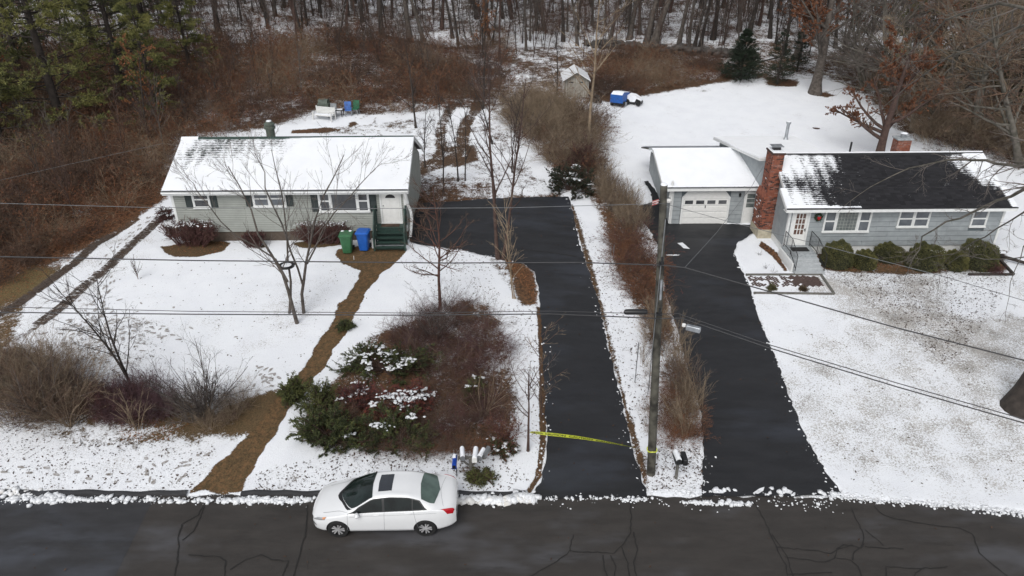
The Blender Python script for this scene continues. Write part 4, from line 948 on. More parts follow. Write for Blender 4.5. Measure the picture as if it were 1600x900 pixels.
for xx in (s0x+.06, s1x-.05):
    m_ = MB(); yb = lyf-.25*n+.1; P = [(RY-.2, lz_, lz_+.85), (lyf+.05, lz_, lz_+.85), (yb, gz_+.18, gz_+1.0)]
    off = .12 if xx > s0x+.5 else 0
    for k, (yy, a, b) in enumerate(P):
        if k < 2: RH.part(MB().tube([(xx, yy, a), (xx, yy, b)], .018, 6, 'black_metal'), 'railing_post')
        else: rl = RH.part(MB().tube([(xx+off, yy, a), (xx+off, yy, b)], .018, 6, 'black_metal'), 'railing_post')
    for dz_ in (0, -.7): RH.part(MB().tube([(xx, P[0][0], P[0][2]+dz_), (xx, P[1][0], P[1][2]+dz_), (xx+off, P[2][0], P[2][2]+dz_)], .018, 6, 'black_metal'), 'rail', rl)
    for i in range(1, 14):
        t = i/14*2; k = int(t) if t < 2 else 1; f = t-k; A_, B_ = P[k], P[k+1]; yy = A_[0]+(B_[0]-A_[0])*f; zz = A_[2]+(B_[2]-A_[2])*f; x_ = xx+off*(f if k else 0)
        RH.part(MB().tube([(x_, yy, zz-.7), (x_, yy, zz)], .008, 4, 'black_metal'), 'baluster', rl)

# ---- garage
GY = 38.1
GXf = PY(1048, 325, GY).x; gx1_ = xr0-.02; gzb = PY(1090, 349.5, GY).z; gzt = PY(1100, 298, GY).z; GB = GY+7; grg = GY+3.4
grz = PY(1090, 232, grg).z
GA = Root('garage', 'grey attached garage with a white panelled overhead door beside the brick chimney', 'garage', ((GXf+gx1_)/2, GY+3.5, T(11, 41)))
m_ = MB(); m_.box(GXf, gx1_, GY, GB, gzb-.3, gzt, 'grey_joint_shade').prism([(GY, gzt+.001), (GB, gzt+.001), (grg, grz-.1)], GXf+.001, gx1_-.001, axis='x'); GA.part(m_, 'wall')
def GXu(u, v=325): return PY(u, v, GY).x
go = (GXu(1063), GXu(1139), gzb-.1, gzt-.05); so_ = (GXu(1160), GXu(1183), gzb-.1, gzt-.03)
siding(GA, None, 'siding_panel', (0, GY, 0), (1, 0, 0), (0, -1, 0), lambda z: (GXf+.1, gx1_), gzb, gzt, .27, [go, so_], 'grey_siding', 1.22)
siding(GA, None, 'siding_panel', (GXf, 0, 0), (0, 1, 0), (-1, 0, 0), lambda z: gab(z, GY, GB, gzt, grz-.1) if z > gzt else (GY+.08, GB), gzb, grz-.2, .27, [(GY+1.9, GY+2.7, gzb+1.1, gzb+2.1)], 'grey_siding', 1.22)
m_ = MB(); yy0, yy1, wz_0, wz_1 = GY+1.9, GY+2.7, gzb+1.1, gzb+2.1; e = .07
m_.box(GXf-.05, GXf, yy0, yy0+e, wz_0, wz_1, 'white_trim').box(GXf-.05, GXf, yy1-e, yy1, wz_0, wz_1).box(GXf-.049, GXf, yy0+e, yy1-e, wz_0, wz_0+e).box(GXf-.049, GXf, yy0+e, yy1-e, wz_1-e, wz_1)
f = GA.part(m_, 'window'); GA.part(MB().box(GXf-.02, GXf-.005, yy0+e, yy1-e, wz_0+e, wz_1-e, 'window_glass'), 'pane', f)
GA.part(MB().box(GXf-.02, GXf+.1, GY-.04, GY+.08, gzb, gzt, 'white_trim'), 'corner_board')
# overhead door with clipped corners
x0, x1 = GXu(1066.5), GXu(1136); z0, z1 = gzb, gzt-.10; c = .28; t = .10
m_ = MB()
m_.box(x0-t, x0, GY-.07, GY+.02, z0, z1-c, 'white_trim').box(x1, x1+t, GY-.07, GY+.02, z0, z1-c)
m_.prism([(x0-t, z1-c+.001), (x0, z1-c+.001), (x0+c, z1), (x0+c-.02, z1+.08), (x0+c-.08, z1+.08)], GY-.069, GY+.02, None, 'y').prism([(x1+t, z1-c+.001), (x1+c*0+t-.1, z1-c+.001), (x1-c, z1), (x1-c+.02, z1+.08), (x1-c+.08, z1+.08)], GY-.069, GY+.02, None, 'y').box(x0+c-.02, x1-c+.02, GY-.068, GY+.02, z1, z1+.081)
GA.part(m_, 'door_frame')
m_ = MB(); m_.prism([(x0, z0), (x1, z0), (x1, z1-c), (x1-c, z1), (x0+c, z1), (x0, z1-c)], GY-.03, GY-.005, 'white_door', 'y'); D = GA.part(m_, 'garage_door')
rows = 5; H_ = z1-z0
for r_ in range(rows-1):
    for k in range(4):
        xa = x0+(x1-x0)*k/4+.07; xb = x0+(x1-x0)*(k+1)/4-.07; za = z0+H_*r_/rows+.06; zc = z0+H_*(r_+1)/rows-.06
        if r_ == 3:
            GA.part(MB().box(xa-.02, xb+.02, GY-.045, GY-.031, za-.02, zc+.02, 'white_door'), 'panel', D); GA.part(MB().box(xa+.02, xb-.02, GY-.049, GY-.0455, za+.02, zc-.02, 'window_glass'), 'pane', D)
        else: GA.part(MB().bevbox(xa, xb, GY-.046, GY-.031, za, zc, .014, 'white_door'), 'panel', D)
for r_ in range(1, rows): GA.part(MB().box(x0, x1, GY-.033, GY-.0305, z0+H_*r_/rows-.006, z0+H_*r_/rows+.006, 'grey_plastic'), 'joint', D)
GA.part(MB().box((x0+x1)/2-.02, (x0+x1)/2+.02, GY-.07, GY-.031, z0+H_*.52, z0+H_*.60, 'black_metal'), 'handle', D)
xa, xb = so_[0]+.01, so_[1]-.01
GA.part(MB().box(xa, xa+.08, GY-.06, GY, gzb, gzt-.03, 'white_trim').box(xb-.08, xb, GY-.06, GY, gzb, gzt-.03).box(xa+.08, xb-.08, GY-.058, GY, gzt-.1, gzt-.03), 'door_frame')
D = GA.part(MB().box(xa+.08, xb-.08, GY-.035, GY-.005, gzb+.02, gzt-.1, 'white_door'), 'side_door'); GA.part(MB().box(xa+.16, xb-.16, GY-.042, GY-.036, gzb+1.0, gzt-.2, 'curtain_glass'), 'pane', D)
for i in (1, 2): zz = gzb+1.0+(gzt-.2-gzb-1.0)*i/3; GA.part(MB().box(xa+.16, xb-.16, GY-.048, GY-.0425, zz-.012, zz+.012, 'white_door'), 'bar', D)
GA.part(MB().lathe([(.02, gzt-.12), (.07, gzt-.18), (.05, gzt-.32)], 8, (GXu(1152.5), GY-.1), 'black_metal'), 'lantern')
ge0 = PY(1041, 293, GY-.4).x-.15; ge1 = xr0-.03; gez = PY(1100, 293, GY-.4).z
gf = lambda s, t, x: 1.0-(.12*sst(.6, 1, s)*(1-t))-(1.2 if s > .955 else 0)-(.2 if t < .02 else 0)
GA.part(roof_mesh('shingles', (ge0, ge1, GY-.4, gez), (ge0, ge1, grg, grz), 26, gf, 'shingle_black', .08), 'roof_shingles')['kind'] = 'stuff'
GA.part(roof_mesh('shingles', (ge0, ge1, GB+.3, gez), (ge0, ge1, grg, grz), 20, lambda s, t, x: 1, 'shingle_black'), 'roof_shingles')['kind'] = 'stuff'
GA.part(MB().prism([(GY-.4, gez-.09), (GY-.4, gez-.012), (grg, grz-.012), (GB+.3, gez-.012), (GB+.3, gez-.09), (grg, grz-.09)], ge0+.02, ge1-.01, 'wood_grey', 'x'), 'roof_deck')
GA.part(MB().box(ge0, ge1, GY-.44, GY-.405, gez-.2, gez-.03, 'white_trim').box(ge0, ge1, GY-.4, GY-.07, gez-.202, gez-.17).box(ge0, ge1, GY-.46, GY-.405, gez-.029, gez+.01, 'grey_metal'), 'fascia')
GA.part(MB().prism([(GY-.4, gez-.16), (GY-.4, gez+.01), (grg, grz+.01), (grg, grz-.16)], ge0-.02, ge0+.02, 'white_trim', 'x'), 'rake_board')
GA.part(MB().prism([(grg-.13, grz-.02), (grg, grz+.05), (grg+.13, grz-.02)], ge0-.05, ge1, 'snow', 'x'), 'ridge_snow'); GA.part(MB().prism([(grg-.14, grz-.045), (grg, grz+.045), (grg+.14, grz-.045)], ge0-.25, ge0+.5, 'grey_stone', 'x'), 'ridge_cap')
GA.part(MB().tube([(GXf-.05, GY-.38, gez-.05), (GXf-.05, GY-.15, gez-.4), (GXf-.04, GY-.1, gzb+.1)], .05, 8, 'white_trim'), 'downspout')
GA.part(MB().tube([(GXf-.10, GY-.3, gez+.35), (GXf-.13, GY-.25, gez-.2), (GXf-.14, GY-.12, gez-.65)], .07, 8, 'white_trim').lathe([(.05, gez-.95), (.16, gez-.90), (.17, gez-.78), (.05, gez-.72)], 10, (GXf-.2, GY-.22), 'white_plastic'), 'service_mast')
# ---- flat roofed rear addition
an = [(PY(1187, 247, rrg+.1).x, rrg+.1), (PY(1300, 243, rrg+.1).x, rrg+.1), (PY(1240, 215, 44.3).x, 44.3), (PY(1115, 213, 44.3).x, 44.3)]
AD = Root('rear_addition', 'low flat roofed rear addition under unbroken snow behind the chimney with a metal flue', 'extension', (an[0][0]+2, 42, T(15, 42)))
zA = PY(1200, 247, rrg+.1).z; zB = PY(1180, 214, 44.3).z; zz = [zA, zA, zB, zB]
def slab(pts, zs, t0, t1, mt):
    n = len(pts); m_ = MB(); m_.add([(x, y, z+t0) for (x, y), z in zip(pts, zs)]+[(x, y, z+t1) for (x, y), z in zip(pts, zs)], [tuple(reversed(range(n))), tuple(range(n, 2*n))]+[(i, (i+1) % n, (i+1) % n+n, i+n) for i in range(n)], mt); return m_
AD.part(slab(an, zz, -.16, -.02, 'white_trim'), 'fascia'); AD.part(slab(an, zz, -.02, .05, 'roof_snow'), 'roof_snow')
ins = [(an[0][0]+.35, an[0][1]+.05), (an[1][0]-.3, an[1][1]+.05), (an[2][0]-.3, an[2][1]-.3), (an[3][0]+.35, an[3][1]-.3)]
AD.part(slab(ins, [1.0]*4, 0, 0, 'grey_siding') if 0 else slab(ins, zz, -3.2, -.161, 'grey_siding'), 'wall')
p = Vector((*ins[3], 0)); q = Vector((*ins[0], 0)); d = (q-p).normalized(); nrm = Vector((-d.y, d.x, 0)); nrm = -nrm if nrm.x > 0 else nrm
for k, (a, b) in enumerate(((.25, 1.0), (1.15, 1.9))):
    m_ = MB(); P_ = [p+d*a, p+d*b]; vs = []
    for pt_ in P_:
        for o_ in (.005, .03):
            for zz_ in (zB-1.3, zB-.35): vs.append(pt_+nrm*o_+Vector((0, 0, zz_)))
    m_.add(vs, [(2, 3, 7, 6), (0, 2, 6, 4), (1, 5, 7, 3), (0, 1, 3, 2), (4, 6, 7, 5)], 'window_glass'); AD.part(m_, 'window')
fx, fy = PY(1228, 216, 43).x, 43.0; fz0 = PY(1228, 217, fy).z; fz1 = PY(1231, 191, fy).z
AD.part(MB().lathe([(.16, fz0-.1), (.12, fz0+.06), (.095, fz0+.1), (.095, fz1-.12), (.13, fz1-.1), (.13, fz1-.03), (.15, fz1-.02), (.15, fz1+.02), (.05, fz1+.05)], 12, (fx, fy), 'galv'), 'flue', auto=30)
AD.part(MB().lathe([(.13, fz1+.02), (.11, fz1+.09), (.02, fz1+.11)], 10, (fx, fy), 'snow'), 'snow_cap')
# wreath beside the right door
wx, wz_ = RXZ(1278.5, 338.5); m_ = MB(); vs = []; rg_ = random.Random(2)
WR = thing('wreath', 'round evergreen wreath with a red bow beside the glazed door', 'wreath', (wx, RY-.06, wz_))
for i in range(420):
    a = rg_.random()*6.28; r_ = .17+rg_.gauss(0, .028); c_ = Vector((r_*cos(a), rg_.uniform(-.05, .01), r_*sin(a))); d1 = Vector((rg_.gauss(0, 1), rg_.gauss(0, .6), rg_.gauss(0, 1))).normalized()*.06; d2 = d1.cross(Vector((0, 1, 0))).normalized()*.012
    m_.add([c_-d2, c_+d1, c_+d2, c_+Vector((0, -.01, 0))], [(0, 1, 2), (0, 3, 1)], 'wreath_green')
m_.build('greenery', WR)
m_ = MB()
for s in (-1, 1): m_.prism([(0, -.015), (s*.08, -.06), (s*.09, .06), (0, .015)], -.10, -.06, 'red', 'y').prism([(0, 0), (s*.07, -.12), (s*.02, -.125)], -.09, -.065, None, 'y')
m_.bevbox(-.035, .035, -.12, -.06, -.035, .035, .01); m_.build('bow', WR)
# ------------------------------------------------------------------ car
def smooth_keys(xk, vk, X, r=.06):
    v = np.interp(X, xk, vk); d = X[1]-X[0]; n = max(1, int(r/d)); k = np.exp(-.5*(np.arange(-3*n, 3*n+1)/n)**2); k /= k.sum()
    return np.convolve(np.pad(v, 3*n, mode='reflect', reflect_type='odd'), k, 'valid')
NX = 181; CX = np.linspace(0, 4.48, NX)
K = [0, .04, .15, .35, .60, .90, 1.15, 1.5, 1.95, 2.5, 3.05, 3.40, 3.70, 4.0, 4.25, 4.40, 4.48]
def C_(v, r=.06): return smooth_keys(K, v, CX, r)
ztop = C_([.60, .66, .73, .80, .86, .935, 1.04, 1.20, 1.385, 1.43, 1.405, 1.335, 1.205, 1.075, 1.055, 1.02, .93])
zsh = C_([.54, .60, .655, .705, .755, .81, .85, .885, .915, .935, .955, .97, .985, .985, .975, .93, .84])
ww = C_([.42, .56, .71, .80, .845, .865, .872, .876, .878, .878, .877, .876, .872, .85, .79, .72, .64])
zbt = C_([.24, .20, .18, .17, .17, .17, .17, .17, .17, .17, .17, .17, .18, .20, .24, .27, .30])
wrl = C_([.2, .3, .40, .48, .56, .70, .80, .70, .575, .56, .565, .60, .66, .70, .6, .5, .4]); zrl = C_([.58, .64, .71, .775, .83, .875, .90, 1.07, 1.315, 1.375, 1.35, 1.255, 1.12, 1.02, 1.02, .99, .90])
gh = C_([0, 0, 0, 0, 0, 0, .6, 1, 1, 1, 1, 1, 1, .3, 0, 0, 0], .05)
def section(i):
    w_, zb_, zs, zt_ = ww[i], zbt[i], zsh[i], ztop[i]; g_ = gh[i]; sh = w_-.05
    P = [(0, zb_), (.78*w_, zb_), (.975*w_, zb_+.09), (w_, .46+.02*(zs-.7)), (.99*w_, .66*zs+.10), (sh, zs)]
    def top(f): y = sh*(1-f); return (y, zs+(zt_-zs)*(1-(y/sh)**2.2))
    a6 = top(.10); a7 = top(.38); a8 = top(.68)
    g6 = (sh-.025, zs+.03); g7 = (wrl[i], zrl[i]); g8 = (wrl[i]*.62, zt_-.018)
    P += [tuple(a*(1-g_)+b*g_ for a, b in zip(p, q)) for p, q in ((a6, g6), (a7, g7), (a8, g8))]
    P.append((0, zt_)); return P
SEC = np.array([section(i) for i in range(NX)])
def car_pt(x, t, side):
    fx = np.clip(x/4.48*(NX-1), 0, NX-1.001); i = int(fx); f = fx-i; S = SEC[i]*(1-f)+SEC[i+1]*f
    k = min(int(t), 8); u = t-k; p0 = S[max(k-1, 0)]; p1 = S[k]; p2 = S[k+1]; p3 = S[k+2] if k < 8 else np.array([-S[8][0], S[8][1]])
    if k == 0: p0 = np.array([-S[1][0], S[1][1]])
    m1 = (p2-p0)*.42; m2 = (p3-p1)*.42
    if k+1 == 7 or k == 7: pass
    q = (2*u**3-3*u**2+1)*p1+(u**3-2*u**2+u)*m1+(-2*u**3+3*u**2)*p2+(u**3-u**2)*m2
    return Vector((x, side*q[0], q[1]))
def car_n(x, t, side):
    a = car_pt(min(x+.02, 4.47), t, side)-car_pt(max(x-.02, .01), t, side); b = car_pt(x, min(t+.03, 9), side)-car_pt(x, t-.03, side); n = a.cross(b).normalized()
    c = car_pt(x, t, side); out = Vector((0, side*max(.05, abs(c.y)), c.z-.75+ (.3 if t > 7 else 0))); return n if n.dot(out) > 0 else -n
CAR = thing('parked_car', 'white four door saloon with sunroof parked against the snowy road edge', 'car', (0, 0, 0))
V = []; Tt = [k+j/4 for k in range(9) for j in range(4)]+[9.0]; nt_ = len(Tt)
idxs = range(0, NX, 2); F_ = []
for i in idxs:
    for t in Tt: V.append(car_pt(CX[i], t, 1))
    for t in Tt[1:-1][::-1]: V.append(car_pt(CX[i], t, -1))
rn = 2*nt_-2; ni = len(list(idxs))
for i in range(ni-1):
    for j in range(rn): j2 = (j+1) % rn; F_.append((i*rn+j, i*rn+j2, (i+1)*rn+j2, (i+1)*rn+j))
mb = MB(); mb.add(V, F_+[tuple(range(rn)), tuple(range((ni-1)*rn, ni*rn))], 'car_paint'); body = mb.build('body', CAR)
cut = MB()
for x in (.87, 3.54):
    for s in (-1, 1):
        Mx = Matrix.Translation((x, s*.9, .315)) @ Matrix.Rotation(pi/2, 4, 'X'); cut.lathe([(.365, -.36), (.365, .36)], 32, (0, 0), 'black_plastic', Mx)
cu_ = cut.build('arch_cutter'); mod = body.modifiers.new('arches', 'BOOLEAN'); mod.operation = 'DIFFERENCE'; mod.object = cu_; mod.solver = 'EXACT'
try: mod.material_mode = 'TRANSFER'
except Exception: pass
bpy.context.view_layer.update()
me2 = bpy.data.meshes.new_from_object(body.evaluated_get(bpy.context.evaluated_depsgraph_get())); body.modifiers.clear(); body.data = me2
bpy.data.objects.remove(cu_, do_unlink=True); shade_auto(body, 38)
def patch(name, mt, xlo, xhi, t0, t1, sides=(1, -1), off=.006, nx=14, ntt=8, join=False, label=None, thick=.004):
    """panel on the body: xlo/xhi functions of f in 0..1 along t"""
    if join:  # spans both sides over the centre line
        ff = [(-1, k/ntt) for k in range(ntt)]+[(1, 1-k/ntt) for k in range(ntt+1)]; grids = [ff]
    else: grids = [[(s, k/ntt) for k in range(ntt+1)] for s in sides]
    for gr in grids:
        V = []; F_ = []
        for s, f in gr:
            t = t0+(t1-t0)*f; a = xlo(f); b = xhi(f)
            for j in range(nx+1): x = a+(b-a)*j/nx; V.append(car_pt(x, t, s)+car_n(x, t, s)*off)
        w_ = nx+1
        for r_ in range(len(gr)-1):
            for j in range(nx): k = r_*w_+j; F_.append((k, k+1, k+w_+1, k+w_))
        m_ = MB(); m_.add(V, F_, mt); o = m_.build(name, CAR); shade_auto(o, 60)
        if label: o['label'] = label
    return o
lerp = lambda a, b: (lambda f: a+(b-a)*f)
curve = lambda a, b, p=2: (lambda f: a+(b-a)*(1-(1-f)**p))
patch('cowl', 'black_plastic', lambda f: 1.20-.42*(1-(1-f)**1.7), lambda f: 1.34-.44*(1-(1-f)**1.7), 7.02, 9, join=True, off=.007, ntt=14)
patch('windscreen', 'car_glass', lambda f: 1.345-.44*(1-(1-f)**1.7), lambda f: 1.97-.05*f, 7.12, 9, join=True, off=.009, ntt=14)
patch('rear_window', 'rear_glass', lambda f: 3.44-.06*f, lambda f: 3.83+.14*f, 7.16, 9, join=True, off=.008, ntt=12)
patch('sunroof', 'sunroof_glass', lambda f: 2.10+.02*(1-f), lambda f: 2.53, 7.95, 9, join=True, off=.007)
patch('side_glass', 'side_glass', lambda f: 1.20+.36*f, lambda f: 2.27-.02*f, 6.12, 6.86, off=.004)
patch('side_glass', 'side_glass', lambda f: 2.34-.02*f, lambda f: 3.16-.0*f, 6.12, 6.86, off=.004)
patch('quarter_glass', 'side_glass', lambda f: 3.19, lambda f: 3.60-.24*f, 6.16, 6.82, off=.004)
patch('pillar_trim', 'black_plastic', lambda f: 1.17+.36*f, lambda f: 3.66-.26*f, 6.04, 6.92, off=.0025, nx=30)
for x in (1.20, 2.32, 3.20):
    c_ = .16 if x == 3.20 else -.04
    patch('door_seam', 'grey_plastic', lambda f, x=x, c_=c_: x+c_*(1-f)*(f < .6)*0+(c_*(1-f)**2), lambda f, x=x, c_=c_: x+.010+(c_*(1-f)**2), 2.3, 6.05, off=.002, nx=1, ntt=12)
patch('sill_shade', 'black_plastic', lambda f: 1.26, lambda f: 3.14, 1.45, 1.95, off=.004, nx=20, ntt=2)  # black strip paints the rocker shadow along the lower body
patch('crease_shade', 'grey_plastic', lambda f: 1.25, lambda f: 3.9, 4.62, 4.65, off=.0012, nx=24, ntt=1)  # thin grey line paints the shade of a side crease, body stays smooth
patch('sill_seam', 'grey_plastic', lambda f: 1.16, lambda f: 3.22, 2.24, 2.30, off=.002, nx=20, ntt=1)
patch('bonnet_seam', 'grey_plastic', lambda f: .42, lambda f: 1.20, 6.5, 6.56, off=.002, nx=14, ntt=1)
patch('boot_seam', 'grey_plastic', lambda f: 3.98+.12*(1-f), lambda f: 3.988+.12*(1-f), 6.4, 9, join=True, off=.003, nx=1)
patch('headlight', 'lamp_clear', lambda f: .12+.14*f, lambda f: .50+.06*f, 4.55, 5.35, off=.005)
patch('indicator', 'amber', lambda f: .42+.02*f, lambda f: .50+.06*f, 4.7, 5.35, off=.007, nx=4)
patch('tail_light', 'tail_red', lambda f: 4.22-.20*f, lambda f: 4.44-.10*abs(f-.5), 4.35, 5.6, off=.006)
patch('front_grille', 'black_plastic', lambda f: .025, lambda f: .09, 4.3, 5.2, off=.004)
patch('lower_grille', 'black_plastic', lambda f: .03, lambda f: .12+.1*(1-f), 2.7, 3.3, off=.003)
for s in (-1, 1):
    for x in (2.08, 3.05):
        p = car_pt(x, 4.85, s); CAR_H = MB().bevbox(-.10, .10, -.014, .014, -.016, .016, .01, 'car_paint', Matrix.Translation(p+Vector((0, s*.02, 0)))); shade_auto(CAR_H.build('door_handle', CAR))
    p = car_pt(1.52, 5.9, s); m_ = MB()
    Mx = Matrix.Translation(p+Vector((0, s*.12, .05))) @ Matrix.Rotation(s*R(-12), 4, 'Z')
    prof = [(0, -.10), (.035, -.085), (.055, -.04), (.06, 0), (.055, .04), (.035, .085), (0, .10)]
    m_.lathe([(max(.002, r_*1.25), z) for r_, z in prof], 12, (0, 0), 'car_paint', Mx @ Matrix.Rotation(pi/2, 4, 'X')); m_.tube([p+Vector((0, -s*.02, .0)), p+Vector((0, s*.07, .03))], .025, 6)
    shade_auto(m_.build('mirror', CAR), 50)
# wheels
def wheel(x, s):
    cx_, cy_, cz = x, s*.775, .315
    Mx = Matrix.Translation((cx_, cy_, cz)) @ Matrix.Rotation(-s*pi/2, 4, 'X')
    W = MB().lathe([(.215, -.10), (.30, -.10), (.318, -.08), (.320, 0), (.318, .08), (.30, .095), (.225, .09), (.225, .06)], 28, (0, 0), 'rubber', Mx, False).build('wheel', CAR); shade_auto(W, 40)
    m_ = MB(); m_.lathe([(.226, .02), (.226, .085), (.205, .088), (.20, .03), (.002, .02)], 28, (0, 0), 'black_plastic', Mx, False); shade_auto(m_.build('rim_barrel', W), 40)
    m_ = MB(); m_.lathe([(.045, .03), (.05, .075), (.03, .082)], 12, (0, 0), 'rim', Mx); m_.lathe([(.212, .07), (.222, .082), (.226, .08)], 28, (0, 0), None, Mx, False)
    for k in range(10):
        a = 2*pi*(k//2)/5+(.24 if k % 2 else -.24); R_ = Mx @ Matrix.Rotation(a, 4, 'Z'); m_.prism([(.035, -.014), (.215, -.022), (.215, .022), (.035, .014)], .055, .08, None, 'z', R_)
    r_ = m_.build('rim', W)
for x in (.87, 3.54):
    for s in (-1, 1): wheel(x, s)
m_ = MB(); m_.box(4.470, 4.485, -.26, .26, .62, .74, 'white_plastic'); m_.build('number_plate', CAR)
pf = G(529, 840); pr = G(667, 838); d = (pr-pf); ang = atan2(d.y, d.x); ang = max(-.03, min(.03, ang))
CAR.rotation_euler = (0, 0, ang); rot = Matrix.Rotation(ang, 3, 'Z'); mid = (pf+pr)/2; loc = mid-rot @ Vector(((.87+3.54)/2, -.86, 0)); CAR.location = (loc.x, loc.y, .006)

# ------------------------------------------------------------------ utility pole, wires, tape
pb = G(1017, 741); pole_y = pb.y; ptop = PY(1037.5, 289, pole_y+.1)
PO = thing('utility_pole', 'tall weathered wooden utility pole between the two driveways', 'utility pole', tuple(pb))
v_ = ptop-pb; m_ = MB(); pts = [Vector((0, 0, -.3))]+[v_*t for t in np.linspace(0, 1, 12)]
m_.tube(pts, [.148]+[.148-.05*t for t in np.linspace(0, 1, 12)], 16, 'pole_wood'); shade_auto(m_.build('pole', PO), 40)
m_ = MB(); m_.lathe([(.095, 0), (.09, .04), (.04, .06)], 12, (v_.x, v_.y), 'snow', Matrix.Translation((0, 0, v_.z))); m_.build('snow_cap', PO)
def pole_at(v):  # point on the pole axis seen at row v
    lo, hi = 0., 1.
    for _ in range(30):
        t = (lo+hi)/2; q = pb+v_*t; pv = float(proj(q.x, q.y, q.z)[1])
        if pv > v: lo = t
        else: hi = t
    return pb+v_*t
def loc_(p): return Vector(p)-pb
a = pole_at(330); m_ = MB(); m_.tube([loc_(a)+Vector((.07, -.12, -.2)), loc_(a)+Vector((.07, -.13, -6.2))], .014, 5, 'grey_metal'); m_.build('ground_wire', PO)
for v, w_ in ((408, .07), (487, .09)):
    a = loc_(pole_at(v)); m_ = MB(); m_.box(a.x-w_, a.x+w_, a.y-.19, a.y-.10, a.z-.04, a.z+.04, 'black_metal').tube([a+Vector((0, -.2, .0)), a+Vector((0, -.2, .22))], .035, 8); m_.build('bracket', PO)
a = loc_(pole_at(455)); m_ = MB(); m_.tube([a+Vector((.0, -.15, .45)), a+Vector((.02, -.16, -.2))], .035, 8, 'galv'); m_.build('conduit', PO)
a = loc_(pole_at(702)); m_ = MB(); pts = [a+Vector((.165*cos(q), .165*sin(q), .02*sin(3*q))) for q in np.linspace(0, 2*pi, 14)]; m_.tube(pts, .018, 5, 'tape_yellow'); o = m_.build('tape_wrap', PO)
def PZ(u, v, z): d = ray(u, v); return O+d*((z-CAM_Z)/d.z)
def wire(name, label, pts, r, mt='wire', sag=0.0, group=None, n=14):
    P = [Vector(p) for p in pts]; out = []
    for a, b in zip(P, P[1:]):
        for j in range(n):
            t = j/n; q = a.lerp(b, t); q.z -= sag*4*t*(1-t); out.append(q)
    out.append(P[-1]); b0 = out[0]; m_ = MB(); m_.tube([q-b0 for q in out], r, 6, mt); o = m_.build(name, smooth=True); o.location = b0
    return tag(o, label, 'cable', group)
Yp = pole_y-.2
A0 = pole_at(316)+Vector((0, -.1, 0)); A1 = pole_at(409)+Vector((0, -.22, 0)); A2 = pole_at(486)+Vector((0, -.22, .02)); A3 = pole_at(490)+Vector((0, -.24, -.03))
wire('overhead_wire', 'highest thin overhead wire reaching left from the top of the pole', [PY(-200, 312, Yp), PY(225, 324, Yp), PY(560, 326, Yp), PY(800, 324.5, Yp), A0], .008, 'wire_pale')
wire('overhead_wire', 'middle overhead wire left of the pole crossing the snowy front lawn', [PY(-200, 399, Yp), PY(0, 401, Yp), PY(300, 407, Yp), PY(700, 411, Yp), PY(900, 410, Yp), A1], .017)
wire('overhead_wire', 'upper of the two lowest overhead wires left of the pole', [PY(-200, 474, Yp), PY(0, 479.5, Yp), PY(300, 486.5, Yp), PY(640, 489, Yp), PY(860, 486, Yp), A2], .010)
wire('overhead_wire', 'thick lowest overhead cable left of the pole', [PY(-200, 485, Yp), PY(0, 488, Yp), PY(300, 491, Yp), PY(640, 492.5, Yp), PY(860, 490.5, Yp), A3], .017)
zt0, zt1, zt2 = A0.z, A1.z, A2.z
wire('overhead_wire', 'highest thin wire running down right in front of the blue grey house', [A0, PZ(1134, 345, zt0-.1), PZ(1475, 432, zt0-.25), PZ(1900, 560, zt0-.1)], .007, 'wire_pale')
w1 = [A1, PZ(1070, 418, zt1-.05), PZ(1200, 455, zt1-.18), PZ(1400, 512, zt1-.25), PZ(1600, 563, zt1-.2), PZ(1950, 660, zt1)]
wire('overhead_wire', 'middle wire right of the pole slanting across the thin snow lawn', w1, .017)
wire('overhead_wire', 'upper wire of the lowest pair right of the pole', [A2, PZ(1060, 490, zt2-.02), PZ(1200, 538, zt2-.15), PZ(1400, 598, zt2-.2), PZ(1600, 655, zt2-.15), PZ(1950, 762, zt2)], .012)
wire('overhead_wire', 'lower wire of the lowest pair right of the pole carrying the grey box', [A3, PZ(1065, 497, zt2-.1), PZ(1200, 543, zt2-.22), PZ(1400, 604, zt2-.28), PZ(1600, 661, zt2-.22), PZ(1950, 770, zt2)], .016)
gp = PY(1195, 256, RY+4.2)
wire('service_drop', 'pale twisted service cable rising from the middle wire to the right house gable', [w1[1], PY(1120, 363, (w1[1].y+gp.y)/2-4), PY(1174, 292, gp.y-6), gp], .010, 'wire_pale')
wire('thin_cable', 'thin pale cable reaching the left end of the green house from the brush', [PY(255, 224, 37), PY(120, 254, 36), PY(-80, 300, 34)], .006, 'wire_pale')
b0 = PY(975, 486.5, Yp); b1 = PY(1012, 486.5, Yp); m_ = MB(); L_ = (b1-b0).length; m_.lathe([(.03, 0), (.07, .02), (.085, .08), (.085, L_-.08), (.07, L_-.02), (.03, L_)], 12, (0, 0), 'black_plastic', Matrix.Rotation(pi/2, 4, 'Y'))
o = m_.build('cable_closure'); o.location = b0+Vector((0, 0, -.02)); shade_auto(o, 35); tag(o, 'black tubular cable splice closure hanging beside the pole', 'splice closure')
b0 = PZ(1074, 507, zt2-.12); b1 = PZ(1092, 515, zt2-.2); an_ = atan2(b1.y-b0.y, b1.x-b0.x); CL = thing('cable_box', 'small grey cable box hanging on the wire right of the pole', 'junction box', tuple((b0+b1)/2), an_)
MB().bevbox(-.20, .22, -.07, .07, -.13, .03, .015, 'galv').build('case', CL); MB().lathe([(.02, 0), (.06, .02), (.06, .09), (.02, .11)], 8, (-.27, 0), 'white_plastic', Matrix.Translation((0, 0, -.06))).build('connector', CL)
